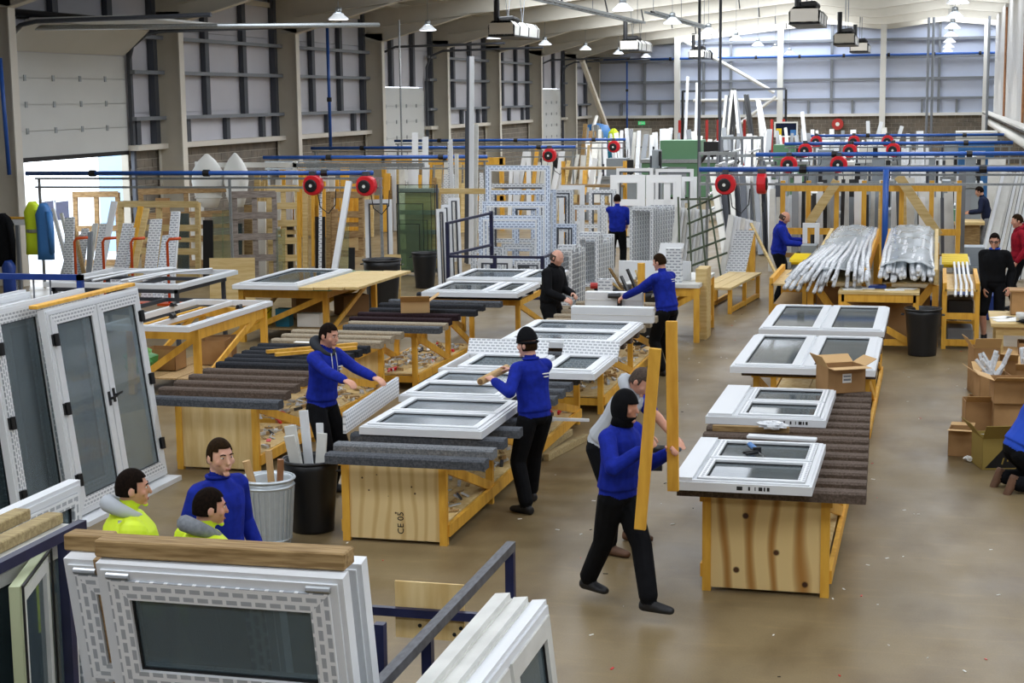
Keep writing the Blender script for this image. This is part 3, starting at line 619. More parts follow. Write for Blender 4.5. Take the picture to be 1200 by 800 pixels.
    # arms and hands
    for i, e in enumerate((-1, 1)):
        S = C+Xt*e*.185*b-sp*.022*s
        T = lc(hands[i]) if hands[i] is not None else S+V((e*.08, .10, -.50))*s
        hint = (inv @ V(elbow[i])) if elbow[i] is not None else V((e*.5, -.6, -.7))
        E_, W = ik(S, T, .30*s, .265*s, hint)
        ak = TOP if not (vest and vest_arms) else VEST
        B.limb([C+Xt*e*.11*b-sp*.02*s, S], [.075*s, .070*s], VEST if vest else TOP)
        if short_sleeve:
            m_ = S.lerp(E_, .7); B.limb([S, m_], [.068*b, .066*b], ak); B.limb([m_, E_], [.047*s, .043*s], SK); B.limb([E_, W], [.044*s, .030*s], SK)
        else:
            m2 = E_.lerp(W, .93); B.limb([S, E_], [.069*b, .056*b], ak); B.limb([E_, E_.lerp(W, .6), m2], [.056*b, .052*b, .046*b], ak); B.limb([m2, W], [.031*s, .028*s], SK)
        d = (W-E_).normalized(); pn = (inv @ V(palm[i])) if palm[i] is not None else V((-e*.6, .1, -.7)); pn = (pn-d*pn.dot(d)); pn = pn.normalized() if pn.length > .01 else V((0,0,-1))
        sd = d.cross(pn)                                              # across the palm
        B.etube([(W, sd, pn, .026*s, .020*s, SK), (W+d*.025*s, sd, pn, .036*s, .019*s, SK), (W+d*.06*s, sd, pn, .041*s, .016*s, SK), (W+d*.092*s, sd, pn, .040*s, .012*s, SK)], n=12)
        gq = grip[i]
        for fi, (u, ln) in enumerate(((-.031, .062), (-.0105, .076), (.0105, .080), (.031, .070))):
            p = W+(d*.088+sd*u)*s; a = gq*.55; pts = [p]; 
            for q in range(3):
                p = p+(d*math.cos(a)+pn*math.sin(a))*ln*s*(.42, .32, .26)[q]; pts.append(p); a += gq
            B.limb(pts, [.0098*s, .0095*s, .009*s, .008*s], SK, 8)
        ts = 1 if (sd.dot(Z) > 0) else -1
        p = W+(d*.028+sd*ts*.03)*s; p1 = p+(d*.6+sd*ts*.7+pn*.35).normalized()*.042*s; p2 = p1+(d*.9+sd*ts*.1+pn*(.4+.4*gq)).normalized()*.032*s; p3 = p2+(d*.85-sd*ts*.1+pn*(.5+.5*gq)).normalized()*.026*s
        B.limb([p, p1, p2, p3], [.014*s, .0115*s, .0105*s, .009*s], SK, 8)
    # legs and boots
    for i, e in enumerate((-1, 1)):
        Hj = P+X*e*.092*s-Z*.02*s
        F = lc(feet[i]) if feet[i] is not None else V((e*.13, 0, 0)); fd = V((e*.15, 1, 0)).normalized(); ank = F+Z*.10*s
        hint = V((e*.12, 1, 0))
        if kneel: K, A = Hj+V((e*.05, .33, -.25))*s, None; K.z = .07; A = K+V((e*.02, -.40, .03)); fd = V((0, -.35, -1)).normalized(); ank = A
        else: K, A = ik(Hj, ank, .44*s, .42*s, hint)
        if shorts: B.limb([Hj, Hj.lerp(K, .5), K-(K-Hj)*.06], [.096*b, .092*b, .086*b], LEG); B.limb([K-(K-Hj)*.06, K, K.lerp(A, .35), A], [.058*s, .055*s, .056*s, .036*s], SK)
        else: B.limb([Hj, Hj.lerp(K, .5), K], [.104*b, .094*b, .079*b], LEG); B.limb([K, K.lerp(A, .4), A+(K-A).normalized()*.02], [.079*b, .076*b, .071*b], LEG)
        sdv = fd.cross(Z).normalized() if not kneel else X; upv = sdv.cross(fd)
        q = lambda a, u: A+fd*a*s+upv*u*s
        B.limb([A+(Z*.03 if not kneel else V((0,.04,0))), A-upv*.03*s], [.050*s, .050*s], SHOE)
        B.etube([(q(-.075, -.055), sdv, upv, .030*s, .035*s, SHOE), (q(-.05, -.055), sdv, upv, .040*s, .046*s, SHOE), (q(.05, -.055), sdv, upv, .045*s, .046*s, SHOE), (q(.13, -.065), sdv, upv, .050*s, .036*s, SHOE), (q(.18, -.07), sdv, upv, .044*s, .030*s, SHOE), (q(.205, -.072), sdv, upv, .026*s, .020*s, SHOE)], n=12)
    # one continuous surface
    me = bpy.data.meshes.new('tmp'); me.from_pydata(B.g.v, [], B.g.f)
    import bmesh as _b
    bm = _b.new(); bm.from_mesh(me); _b.ops.recalc_face_normals(bm, faces=bm.faces); bm.to_mesh(me); bm.free()
    t = bpy.data.objects.new('person', me); COL.objects.link(t)
    md = t.modifiers.new('r', 'REMESH'); md.mode = 'VOXEL'; md.voxel_size = vox; sm = t.modifiers.new('s', 'SMOOTH'); sm.factor = .5; sm.iterations = 2
    dg = bpy.context.evaluated_depsgraph_get(); m2 = bpy.data.meshes.new_from_object(t.evaluated_get(dg)); t.modifiers.clear(); t.data = m2; bpy.data.meshes.remove(me); me = m2; me.name = 'person'
    ms_ = [M[skin], M[top], M[legs], M[shoes], M[vest or top]]
    for q in ms_: me.materials.append(q)
    nf = len(me.polygons); cen = np.empty(nf*3, 'f'); me.polygons.foreach_get('center', cen); cen = cen.reshape(-1, 3)
    cc = np.array(B.c, 'f'); rr = np.array(B.r, 'f'); kk = np.array(B.k); idx = np.empty(nf, 'i')
    for a in range(0, nf, 4000):
        dd = np.linalg.norm(cen[a:a+4000, None, :]-cc[None], axis=2)-rr[None]; idx[a:a+4000] = kk[dd.argmin(1)]
    me.polygons.foreach_set('material_index', idx); me.polygons.foreach_set('use_smooth', np.ones(nf, bool))
    t.location = o3; t.rotation_euler = Rm.to_euler(); tag(t, label, 'person', group)
    # head details and clothing as children
    big = vox < .011
    if hair_style != 'hood':
        if big:
            for e in (-1, 1):
                ew = G(); ellipsoid(ew, hp3(e*.031, .081, .016), Hx, Hf, Hz, .0125*s, .010*s, .0058*s, 10, 8); eo = ew.build('eye', M['eye_white'], t, True)
                ei = G(); ellipsoid(ei, hp3(e*.031, .089, .016), Hx, Hf, Hz, .006*s, .004*s, .0055*s, 8, 6); ei.build('iris', M['eye_dark'], eo, True)
                G().tube([hp3(e*.016, .0945, .036), hp3(e*.033, .0935, .041), hp3(e*.05, .082, .034)], .004*s, 6).build('eyebrow', M[hair], t, True)
            mo = G(); ellipsoid(mo, hp3(0, .097, -.062), Hx, Hf, Hz, .022*s, .006*s, .006*s, 10, 6); mo.build('mouth', M['lips'], t, True)
    def keep_short(x, y, z):
        if y > .62: return z > .60
        if y > .28: return z > .34+.3*(y-.28)
        if y > .14: return z > -.12
        if y > -.1: return z > .12
        return z > -.34
    def keep_bald(x, y, z): return (y < .15 and -.42 < z < .35)
    def shell(nm, m, sc_, keep, dz=0, dy=0, zs=1.0, crop=0):
        g = G(); ellipsoid(g, hp3(0, dy, dz), Hx, Hf, Hz, .077*sc_*s, .097*sc_*s, .118*sc_*zs*s, 40, 30, keep)
        if crop:
            c0 = hp3(0, dy, dz); vv = []
            for p in g.v:
                q = V(p)-c0; z = q.dot(Hz)/(.118*s); k_ = 1-crop*max(0, min(1, (.75-z)/.9)); vv.append(tuple(c0+Hz*q.dot(Hz)+(q-Hz*q.dot(Hz))*k_))
            g.v = vv
        o = g.build(nm, M[m], t, True)
        md_ = o.modifiers.new('thickness', 'SOLIDIFY'); md_.thickness = .006; md_.offset = 0; return o
    if hair_style == 'short': shell('hair', hair, 1.085, keep_short, .002, -.004, crop=.055)
    elif hair_style == 'bald': shell('hair', hair, 1.07, keep_bald)
    elif hair_style == 'beanie':
        shell('beanie', 'black_cloth', 1.15, lambda x, y, z: z > .18, .016, -.006, 1.22)
        g = G(); ring = [hp3(.084*math.cos(a), .104*math.sin(a)-.006, .034+.008*math.sin(a)) for a in [2*PI*k/24 for k in range(25)]]
        g.tube(ring, .013*s, 8); g.build('beanie_fold', M['black_cloth'], t, True); shell('hair', hair, 1.05, lambda x, y, z: y < .1 and -.4 < z < .3)
    elif hair_style == 'hood':
        shell('balaclava', 'black_cloth', 1.16, lambda x, y, z: not (y > .55 and -.45 < z < .35), -.004, -.006, 1.08)
        G().tube([hb-Hz*.07*s+Hf*.004, hb-Hz*.01*s+Hf*.006, hb+Hz*.03*s+Hf*.01], [.092*s, .082*s, .080*s], 14).build('neck_gaiter', M['black_cloth'], t, True)
    if glasses:
        g = G(); g.tube([hp3(-.079, .0, .018), hp3(-.06, .085, .018), hp3(0, .104, .018), hp3(.06, .085, .018), hp3(.079, 0, .018)], .006*s, 6)
        for e in (-1, 1): g.tube([hp3(e*.034+.024*math.cos(2*PI*k/10), .098, .012+.017*math.sin(2*PI*k/10)) for k in range(11)], .005*s, 5, cap=False)
        g.build('glasses', M['black_plastic'], t)
    if hood:
        g = G(); ring = []; rad = []
        for k in range(19):
            a = 2*PI*k/18+PI/2; back = (1-math.sin(a))/2
            ring.append(nb+(Xt*.088*math.cos(a)+Yt*(.092*math.sin(a)-.026*back)+sp*(-.04+.105*back))*s); rad.append((.016+.038*back**.8)*s)
        g.tube(ring, rad, 10, cap=False); g.build('hood', M[hood], t, True)
    elif mcollar:
        g = G(); g.tube([nb+(Xt*.075*math.cos(2*PI*k/16)+Yt*.072*math.sin(2*PI*k/16)+sp*.012)*s for k in range(17)], .013*s, 8, cap=False); g.build('collar', M[mcollar], t, True)
    if strings:
        for e in (-1, 1): G().tube([nb+(Xt*e*.035+Yt*.105-sp*.02)*s, C+(Xt*e*.04+Yt*.138-sp*.10)*s, C+(Xt*e*.045+Yt*.150-sp*(.2-.03*e))*s], .005, 6).build('drawstring', M['light_grey_cloth'], t, True)
    if logo:                                                  # small pale print on the garment
        u, v, fb = logo; g = G()
        for (dx, ln) in ((0, .05), (.0, .075)): 
            zz = v-(.03 if ln > .06 else 0); c = C+Xt*u*s+Yt*fb*s-sp*zz*s; g.bar(c-Xt*ln/2, c+Xt*ln/2, .010, .016, up=Yt)
        g.build('printed_emblem', M['paper'], t)
    if stripes:
        for tt in (.42, .66):
            g = G(); c = P+sp*.5*s*tt; n = 28; vs = []; fs = []
            a_, b_ = (.190*b, .140*b)
            for k in range(n):
                a = 2*PI*k/n; q = Xt*math.cos(a)*(a_+.004)+Yt*(math.sin(a)*(b_+.004)+.012); vs += [c+q-sp*.025*s, c+q+sp*.025*s]
            for k in range(n): fs.append((2*k, 2*((k+1)%n), 2*((k+1)%n)+1, 2*k+1))
            g.add(vs, fs).build('reflective_band', M['reflective'], t, True)
        for e in (-1, 1):
            G().tube([C+(Xt*e*.105+Yt*.10-sp*.14)*s, C+(Xt*e*.115+Yt*.03+sp*.022)*s, C+(Xt*e*.115-Yt*.06+sp*.012)*s, C+(Xt*e*.11-Yt*.118-sp*.12)*s], .022, 6).build('reflective_brace', M['reflective'], t, True)
    return t
w3 = lambda px, py, y: atY(px, py, y)
# walker with two timbers
person('man in black balaclava and blue sweatshirt striding with two yellow timbers', (-2.36, 12.28), (.93, -.36), 1.76, hair_style='hood', lean=(.06, 0), head=(.05, -.1),
       hands=(w3(783, 531, 12.25), w3(752, 527, 11.95)), elbow=((0, .2, -1), (-.5, -.6, -.8)), grip=(1.0, 1.0), palm=((.2, -1, 0), (.2, 1, 0)), feet=((-2.06, 12.02, .03), (-2.66, 12.52, .03)), vox=.0085, bulk=1.06)
def timber(label, a, b, w=.07, d=.05):
    return tag(G().bar(a, b, w, d, up=(0, 1, 0)).build('timber_length', M['yellow_timber'], bevel=.004), label, 'timber')
timber('yellow timber held upright in the far hand of the striding man', w3(787, 376, 12.22), w3(789, 575, 12.22), .088, .04)
timber('slanting yellow timber in the near hand of the striding man', w3(768, 408, 11.88), w3(750, 620, 11.88), .088, .04)
# man bending over the right bench
person('man in grey hooded body warmer bending to the right bench with a drill', (-2.62, 13.95), (.98, -.2), 1.78, top='sweat_blue', vest='light_grey_cloth', short_sleeve=True, hood='light_grey_cloth', hair='hair_grey', lean=(.62, 0), head=(-.1, -.65), shoes='boot_brown',
       pelvis=(-2.84, 14.0, .95), hands=(at(797, 521, 1.03)+V((-.05, .12, .02)), at(768, 523, 1.1)+V((0, -.1, 0))), elbow=((0, 1, .2), (0, -1, -.4)), grip=(.15, 1.0), palm=((0, 0, -1), (0, .6, -.4)), feet=((-2.62, 14.25, 0), (-2.72, 13.75, 0)), vox=.0085)
d = thing('power_drill', 'black cordless drill in the hand of the bending man', 'drill', tuple(at(770, 520, 1.12)+V((.05, -.1, -.02))), .1)
G().tube([(-.08, 0, 0), (.10, 0, 0)], [.034, .032], 10).build('motor_housing', M['black_plastic'], d, True); G().tube([(.10, 0, 0), (.15, 0, 0), (.17, 0, 0)], [.026, .022, .012], 10).build('chuck', M['dark_steel'], d, True)
G().bar((-.03, 0, -.02), (-.05, 0, -.13), .035, .04).build('grip', M['black_plastic'], d); G().box(-.10, .01, -.035, .035, -.18, -.13).build('battery', M['black_plastic'], d)
# man in beanie at the middle bench
person('man in black beanie and blue sweatshirt unrolling film at the middle bench', (-3.74, 15.2), (-.80, .60), 1.76, hair_style='beanie', hair='hair_brown', lean=(.10, 0), head=(.35, -.12), skin='skin_pale',
       hands=(at(573, 446, 1.30)+V((.05, 0, 0)), at(590, 436, 1.32)+V((.06, .1, 0))), elbow=((.3, -.8, -.6), (.3, .6, -.8)), grip=(.95, .95), palm=((0, .3, -1), (0, -.3, -1)), feet=((-3.78, 14.98, 0), (-3.86, 15.5, 0)), vox=.0085, logo=(.07, .12, -.128), mcollar='sweat_blue')
a, b_ = at(563, 447, 1.29), at(594, 431, 1.33)
tb = tag(G().tube([a, b_], .038, 14).build('cardboard_tube', M['cardboard_light'], smooth=True), 'thick cardboard film roll held by the man in the beanie', 'roll')
tag(G().tube([a+(a-b_).normalized()*.004, a], .026, 12).build('core', M['cardboard_in'], tb), None)
# man in hooded sweatshirt
person('man in blue hooded sweatshirt with grey hood leaning to the middle bench', (-6.02, 15.35), (.96, -.28), 1.80, hood='charcoal_cloth', lean=(.12, 0), head=(0, -.22), hair='hair_dark',
       hands=(at(452, 464, 1.13)+V((-.02, .25, .03)), at(437, 474, 1.12)+V((-.03, .05, .05))), elbow=((-.2, .5, -1), (-.3, -.8, -.9)), grip=(.4, .45), palm=((.3, 0, -1), (.3, 0, -1)), vox=.0085, strings=True, logo=(-.09, .14, .138))
# three at the lower left
person('young man in blue sweatshirt beside the galvanised dustbin', (-4.62, 9.85), (.93, -.36), 1.79, hair='hair_brown', head=(-.22, -.06), skin='skin_pale', vox=.0085, mcollar='sweat_blue')
person('man in hi-vis yellow coat with pale grey hood, leftmost of three', (-4.83, 8.98), (.82, .57), 1.76, top='hivis', legs='navy_cloth', hood='light_grey_cloth', hair='hair_dark', head=(-.1, -.05), vox=.0085, bulk=1.3, stripes=True)
person('man in plain hi-vis coat with dark grey hood in front of the young man', (-4.21, 8.76), (.62, .78), 1.72, top='hivis', legs='navy_cloth', hood='grey_cloth', hair='hair_dark', head=(-.25, -.1), vox=.0085, bulk=1.25)
# further people
person('balding man in black jacket working at the middle row, left side', (-5.55, 23.6), (.95, -.25), 1.80, top='black_cloth', hair_style='bald', hair='hair_grey', skin='skin_pale', head=(0, -.35), lean=(.10, 0), hands=((-5.18, 23.5, 1.12), (-5.25, 23.2, 1.08)), grip=(.8, .8), vox=.012, bulk=1.12, mcollar='black_cloth')
person('man in blue sweatshirt seen from behind, drilling at the middle row', (-3.72, 23.2), (-.86, .45), 1.78, hair='hair_brown', lean=(.16, 0), head=(.1, -.2), hands=((-4.4, 23.2, 1.1), (-4.35, 23.55, 1.1)), grip=(.8, .8), vox=.012, logo=(.05, .10, -.128), bulk=1.05)
person('man in blue sweatshirt with his back turned among the white frames', (-7.1, 37.0), (-.15, 1), 1.80, hair='hair_dark', head=(.1, -.1), hands=((-7.0, 37.35, 1.05), (-6.95, 37.35, 1.1)), vox=.015, bulk=1.05)
person('bald man in blue sweatshirt reading at the machine behind the right benches', (-2.95, 32.0), (.95, .05), 1.80, hair_style='bald', hair='hair_grey', head=(0, -.5), lean=(.08, 0), hands=((-2.5, 32.1, 1.2), (-2.5, 31.8, 1.15)), grip=(.7, .7), vox=.013, bulk=1.12)
p12 = person('man in black jacket, shorts and glasses walking by the cluttered table', (.93, 27.1), (-.25, -1), 1.80, top='black_cloth', shorts=True, hair='hair_dark', head=(.1, -.25), hands=(None, (.78, 26.95, .9)), grip=(.4, .5), vox=.012, bulk=1.0, mcollar='royal_blue', glasses=True)
person('man in red hooded top standing behind the man in shorts', (1.50, 31.3), (-.95, -.2), 1.80, top='red_cloth', hood='red_cloth', hair='hair_brown', head=(0, -.2), vox=.013)
person('man in navy jacket bent over a far machine at the right', (1.25, 41.5), (-.9, .2), 1.78, top='navy_cloth', legs='grey_cloth', hair='hair_dark', lean=(.3, 0), head=(0, -.4), hands=((.8, 41.3, 1.1), (.8, 41.7, 1.1)), vox=.016)
person('kneeling man in royal blue sweatshirt, cut off by the right edge', (1.0, 16.95), (.9, .35), 1.80, top='royal_blue', shoes='boot_brown', pelvis=(.86, 16.95, .42), lean=(.55, 0), head=(0, -.6), hands=((1.4, 16.8, .3), (1.35, 17.3, .3)), kneel=True, vox=.010, bulk=1.12)
# ============================================================ foreground trolleys with finished windows
FZ = ('film_x', 'film_z')
def capping(label, a, b, w=.1, d=.07, m='dusty_timber', name='timber_length'):
    return tag(G().bar(a, b, w, d, up=(0, 0, 1)).build(name, M[m], bevel=.006), label, 'timber')
# two fixed windows with a timber capping, facing the camera
th = .2
def tilted(label, x0, x1, ztop, ytop, h, cells, **k):
    w_ = x1-x0; y0 = ytop+h*math.sin(th); z0 = ztop-h*math.cos(th)
    return window(label, 'window', (x0, y0, z0), (th, 0, .0), w_, h, cells, fw=.07, sw=.085, sm=FZ, **k)
H_ = 1.98
tilted('white window with printed film round its big pane, nearest the camera under a timber cap', -3.25, -2.19, 2.18, 5.82, H_, [(.055, 1.005, 1.42, 1.92), (.055, 1.005, .06, 1.37)], mull=[('h', 1.395)], pm='pane', latch=[(.1, H_-.045), (.96, H_-.045)])
tilted('white window peeping out left of the nearest one, its left edge showing', -3.47, -2.53, 2.15, 5.95, H_, [(.055, .885, 1.42, 1.92), (.055, .885, .06, 1.37)], mull=[('h', 1.395)], pm='pane', latch=[(.1, H_-.045)])
tilted('white frame whose right edge shows behind the nearest window', -3.0, -2.2, 2.17, 6.06, H_, [(.055, .745, .06, 1.92)], pm='pane')
capping('weathered timber capping along the top of the nearest window', V((-3.27, 5.84, 2.218)), V((-2.2, 5.86, 2.218)), .12, .07)
capping('short weathered timber capping on the window left of the nearest one', V((-3.50, 5.99, 2.187)), V((-3.3, 5.99, 2.187)), .10, .07)
tag(G().bar(V((-3.3, 5.9, 2.15)), V((-3.3, 6.29, .25)), .05, .07, up=(0, 1, 0)).build('timber_batten', M['pallet_timber']), 'brown upright batten between the two nearest windows', 'timber')
def a_trolley(label, x0, x1, y0, y1, zs, zr, m='navy_paint'):
    r = thing('frame_trolley', label, 'trolley', ((x0+x1)/2, (y0+y1)/2, 0)); hx, hy = (x1-x0)/2, (y1-y0)/2
    for sx in (-1, 1):
        for sy in (-1, 1): G().box(sx*hx-.025, sx*hx+.025, sy*hy-.025, sy*hy+.025, .1, zr).build('post', M[m], r); G().lathe([(.05, -.02), (.05, .02)], 12, (0,0,0)).build('castor', M['black_rubber'], r, rot=(0, PI/2, 0), loc=(sx*hx, sy*hy, .052))
    for z in zs:
        for sx in (-1, 1): G().box(sx*hx-.02, sx*hx+.02, -hy, hy, z-.025, z+.025).build('rail', M[m], r)
        for sy in (-1, 1): G().box(-hx, hx, sy*hy-.02, sy*hy+.02, z-.025, z+.025).build('rail', M[m], r)
    return r
a_trolley('navy steel trolley base under the nearest windows', -3.5, -2.45, 6.3, 6.9, (.14, .5, 1.15), 1.6)
# left trolley: windows standing along the hall
def along(label, x, y0, y1, z0, h, cells, lean=0, **k):
    return window(label, k.pop('cat', 'window'), (x, y0, z0), (-lean, 0, PI/2), y1-y0, h, cells, **k)
along('white window with printed film along its top edge, highest at lower left', -4.56, 5.1, 7.83, .25, 1.72, [(.06, 1.3, .06, 1.66), (1.36, 2.67, .06, 1.66)], mull=[('v', 1.33)], sm=FZ, pm='pane')
along('white window with two dark panes just below the navy rail at lower left', -4.2, 4.6, 7.1, .25, 1.68, [(.06, 1.5, .06, .9), (.06, 1.5, .96, 1.62), (1.56, 2.44, .06, 1.62)], mull=[('v', 1.53)], sm=('old_upvc', 'old_upvc'), fm='old_upvc', pm='pane_dark')
along('window standing between the film-edged one and the dark-paned one at lower left', -4.38, 4.7, 7.15, .25, 1.66, [(.06, 2.39, .06, 1.6)], sm=FZ, pm='pane_dark')
for i, (x, z, lb) in enumerate(((-4.40, 1.97, 'greenish timber batten lying along the window tops at lower left, farther one'), (-4.22, 1.96, 'greenish timber batten lying along the window tops at lower left, nearer one'))):
    capping(lb, V((x, 4.8, z)), V((x, 7.1, z)), .09, .055, 'green_timber')
tr = a_trolley('navy steel trolley with a long top rail at lower left', -4.68, -4.05, 4.3, 6.9, (.2,), .24)
mk('top_rail', M['navy_paint'], tr, lambda g: g.box(.30, .345, -1.6, 1.45, 1.92, 1.97)); mk('post', M['navy_paint'], tr, lambda g: g.box(.295, .345, 1.25, 1.3, .1, 1.92))
sp_ = thing('casement_sash', 'small pale green-edged sash standing ajar below the navy rail', 'window', (-3.95, 6.22, .9), PI/2+.33)
mk('frame', M['pale_green'], sp_, lambda g: g.rframe(0, .62, 0, .98, .035, -.05, 0)); mk('inner_frame', M['old_upvc'], sp_, lambda g: g.rframe(.03, .59, .03, .95, .06, -.055, -.01)); mk('pane', M['pane_dark'], sp_, lambda g: g.box(.09, .53, -.035, -.03, .09, .89)); mk('seal', M['black_rubber'], sp_, lambda g: g.rframe(-.006, .626, -.006, .986, .012, -.068, -.058))
# patio doors leaning on the blue trolley
P2 = lambda w_, h: dict(cells=[(.06, w_/2-.01, .06, h-.06), (w_/2+.01, w_-.06, .06, h-.06)], mull=[('v', w_/2)])
dw, dh = 1.9, 2.02
along('white double patio door with yellow timber capping, leaning foremost at left', -7.98, 13.72, 13.72+dw, .06, dh, lean=.125, sw=.1, sm=('film_x', 'white_upvc'), pm='pane_clear', handles=[(dw/2-.05, 1.0, 1), (dw/2+.05, 1.02, 1)], hinges=[(.08, 1.72), (.08, 1.05), (.08, .35), (dw-.08, 1.72), (dw-.08, 1.05), (dw-.08, .35)], **P2(dw, dh))
for z0 in (.9, 1.7): pass
capping('yellow painted timber capping on the foremost patio door', V((-8.25, 13.68, 2.1)), V((-8.25, 15.66, 2.1)), .09, .035, 'yellow_timber')
G_ = thing('door_sill', 'white sill strip at the foot of the foremost patio door', 'sill', (-7.88, 14.6, 0)); mk('sill', M['white_upvc'], G_, lambda g: g.box(-.1, .12, -.95, 1.05, .0, .05))
along('white patio door leaning second in the row, film-edged with a timber backing', -8.28, 13.2, 15.0, .06, 2.08, lean=.11, sw=.1, sm=FZ, pm='pane_clear', hinges=[(.08, 1.7), (.08, 1.0), (.08, .3)], **P2(1.8, 2.08))
along('white patio door leaning third in the row with black hinges', -8.5, 12.75, 14.3, .06, 2.12, lean=.1, sw=.1, sm=FZ, pm='pane', hinges=[(.08, 1.75), (.08, 1.3), (.08, .5)], **P2(1.55, 2.12))
along('white patio door leaning at the back of the row next to the upright rods', -8.75, 12.5, 14.6, .06, 2.1, lean=.09, sw=.1, sm=FZ, pm='pane', **P2(2.1, 2.1))
t_ = thing('frame_trolley', 'blue steel trolley with thin upright rods behind the leaning patio doors', 'trolley', (-10, 15.6, 0))
for x in (1.18, -1.2): mk('post', M['blue_paint'], t_, lambda g, x=x: g.box(x-.03, x+.03, -.03, .03, 0, 2.2))
mk('rail', M['blue_paint'], t_, lambda g: g.box(-1.2, 1.21, -.03, .03, 2.14, 2.2)); mk('rail', M['blue_paint'], t_, lambda g: g.box(-1.2, 1.21, -.03, .03, .1, .16))
for x in (.15, .42, .62, .82): mk('rod', M['grey_steel'], t_, lambda g, x=x: g.tube([(x, 0, .15), (x, 0, 2.15)], .011, 6))
mk('post', M['blue_paint'], t_, lambda g: g.box(1.15, 1.21, -2.6, -2.54, 0, .3)); mk('rail', M['blue_paint'], t_, lambda g: g.box(1.15, 1.21, -2.6, 0, .1, .16))
mk('support_rail', M['blue_paint'], t_, lambda g: g.box(.93, .98, -3.0, 0, 1.82, 1.87)); mk('support_rail', M['blue_paint'], t_, lambda g: g.box(.93, .98, -3.0, 0, .1, .15)); mk('support_post', M['blue_paint'], t_, lambda g: g.box(.93, .98, -3.0, -2.95, 0, 1.87)); mk('support_post', M['blue_paint'], t_, lambda g: g.box(.93, .98, -.05, 0, 0, 1.87))
# centre trolley with sloping handrail
ct = thing('frame_trolley', 'dark steel trolley with a scuffed top rail, bottom centre', 'trolley', (-2.6, 7.5, 0))
def cb(n, m, *a): return mk(n, M[m], ct, lambda g: g.box(*a))
mat('scuffed_rail', '3F4148', .5, col2='5E6066', scale=14, stretch=(4, 1, 1)); MATS['scuffed_rail'] = M['scuffed_rail']
cb('top_rail', 'scuffed_rail', .275, .325, -1.35, 1.25, 1.45, 1.5)
for y in (1.22, -.35): cb('post', 'navy_paint', .275, .325, y-.025, y+.025, .05, 1.45)
cb('post', 'navy_paint', -.82, -.77, 1.2, 1.25, .05, 1.07)
cb('mid_rail', 'navy_paint', -.8, .3, 1.2, 1.24, 1.02, 1.07); cb('mid_rail', 'navy_paint', -.8, .3, 1.2, 1.24, .1, .15); cb('lower_rail', 'navy_paint', .28, .32, -1.35, 1.22, .3, .35); cb('side_rail', 'navy_paint', -.82, -.77, -1.35, 1.22, .1, .15)
cb('post', 'navy_paint', .275, .325, -1.35, -1.3, .05, 1.45); cb('stub_post', 'scuffed_rail', .14, .22, -.9, -.82, .1, 1.44)
for x in (-.8, .3):
    for y in (-1.3, 1.2): G().lathe([(.05, -.02), (.05, .02)], 12).build('castor', M['black_rubber'], ct, rot=(0, PI/2, 0), loc=(x, y, .052))
bd = G().box(-.21, .21, -.018, 0, -.17, .17).build('plywood_pad', M['plywood'], ct, loc=(-.2, 1.27, 1.05))
for (x, z) in ((-.06, -.09), (.15, -.13), (.19, -.09)): G().tube([(x, -.018, z), (x, -.022, z)], .012, 10).build('bolt_hole', M['black_rubber'], bd)
along('white window standing alongside the scuffed rail, its pane turned to the right', -1.72, 5.7, 7.42, .42, 1.18, [(.07, .9, .06, 1.12), (.95, 1.66, .06, 1.12)], lean=.11, mull=[('v', .925)], fw=.07, sw=.09, sm=('old_upvc', 'old_upvc'), pm='pane')
along('bare white frame sandwiched between the scuffed rail and the outer window', -1.80, 5.6, 7.38, .42, 1.20, [(.07, 1.71, .06, 1.1)], lean=.11, fw=.07, sw=0, pm=None, beads=False, fm='old_upvc', cat='frame', name='open_frame')
along('white frame closest to the scuffed rail, bottom centre', -1.885, 5.6, 7.36, .42, 1.22, [(.07, 1.69, .06, 1.1)], lean=.11, fw=.07, sw=0, pm=None, beads=False, fm='old_upvc', cat='frame', name='open_frame', d=.075)
fb = a_trolley('low navy bogie carrying the windows beside the scuffed rail', -2.02, -1.56, 5.7, 7.4, (.16, .39), .41)
# --- bins, tubes and boxes near the benches
def bin_(label, x, y, h, r0, r1, m, name='rubbish_bin', ribs=False):
    t = thing(name, label, 'bin', (x, y, 0))
    g = G().lathe([(r0, 0), (r0*1.02, .02)]+[(r0+(r1-r0)*k/8, .02+(h-.02)*k/8) for k in range(1, 9)]+[(r1-.02, h), (r1-.03, h-.02), (r0-.02, .04), (.01, .04)], 28); g.build('bin_body', M[m], t, True)
    mk('rim', M[m], t, lambda g: g.tube([((r1+.008)*math.cos(2*PI*k/28), (r1+.008)*math.sin(2*PI*k/28), h) for k in range(29)], .014, 6, cap=False))
    if ribs:
        for k in range(28):
            a = 2*PI*k/28; mk('rib', M[m], t, lambda g: g.tube([((r0+(r1-r0)*q+.004)*math.cos(a), (r0+(r1-r0)*q+.004)*math.sin(a), h*q) for q in (.12, .86)], .010, 6))
        for q in (.1, .9): mk('band', M[m], t, lambda g: g.tube([((r0+(r1-r0)*q+.006)*math.cos(2*PI*k/28), (r0+(r1-r0)*q+.006)*math.sin(2*PI*k/28), h*q) for k in range(29)], .012, 6, cap=False))
    else:
        for e in (-1, 1): mk('handle', M[m], t, lambda g: g.tube([(e*(r1+.01), -.06, h-.09), (e*(r1+.05), -.05, h-.09), (e*(r1+.05), .05, h-.09), (e*(r1+.01), .06, h-.09)], .012, 6))
    return t
bin_('galvanised ribbed dustbin with tubes sticking out, beside the young man', -5.82, 13.45, .62, .19, .235, 'galvanised_bin', 'dustbin', True)
bin_('black plastic bin stuffed with white offcuts, left of the knotty plywood panel', -5.62, 14.02, .68, .20, .26, 'black_plastic')
bin_('black plastic bin standing by the paper-covered table on the right', -.15, 25.7, .72, .21, .27, 'black_plastic')
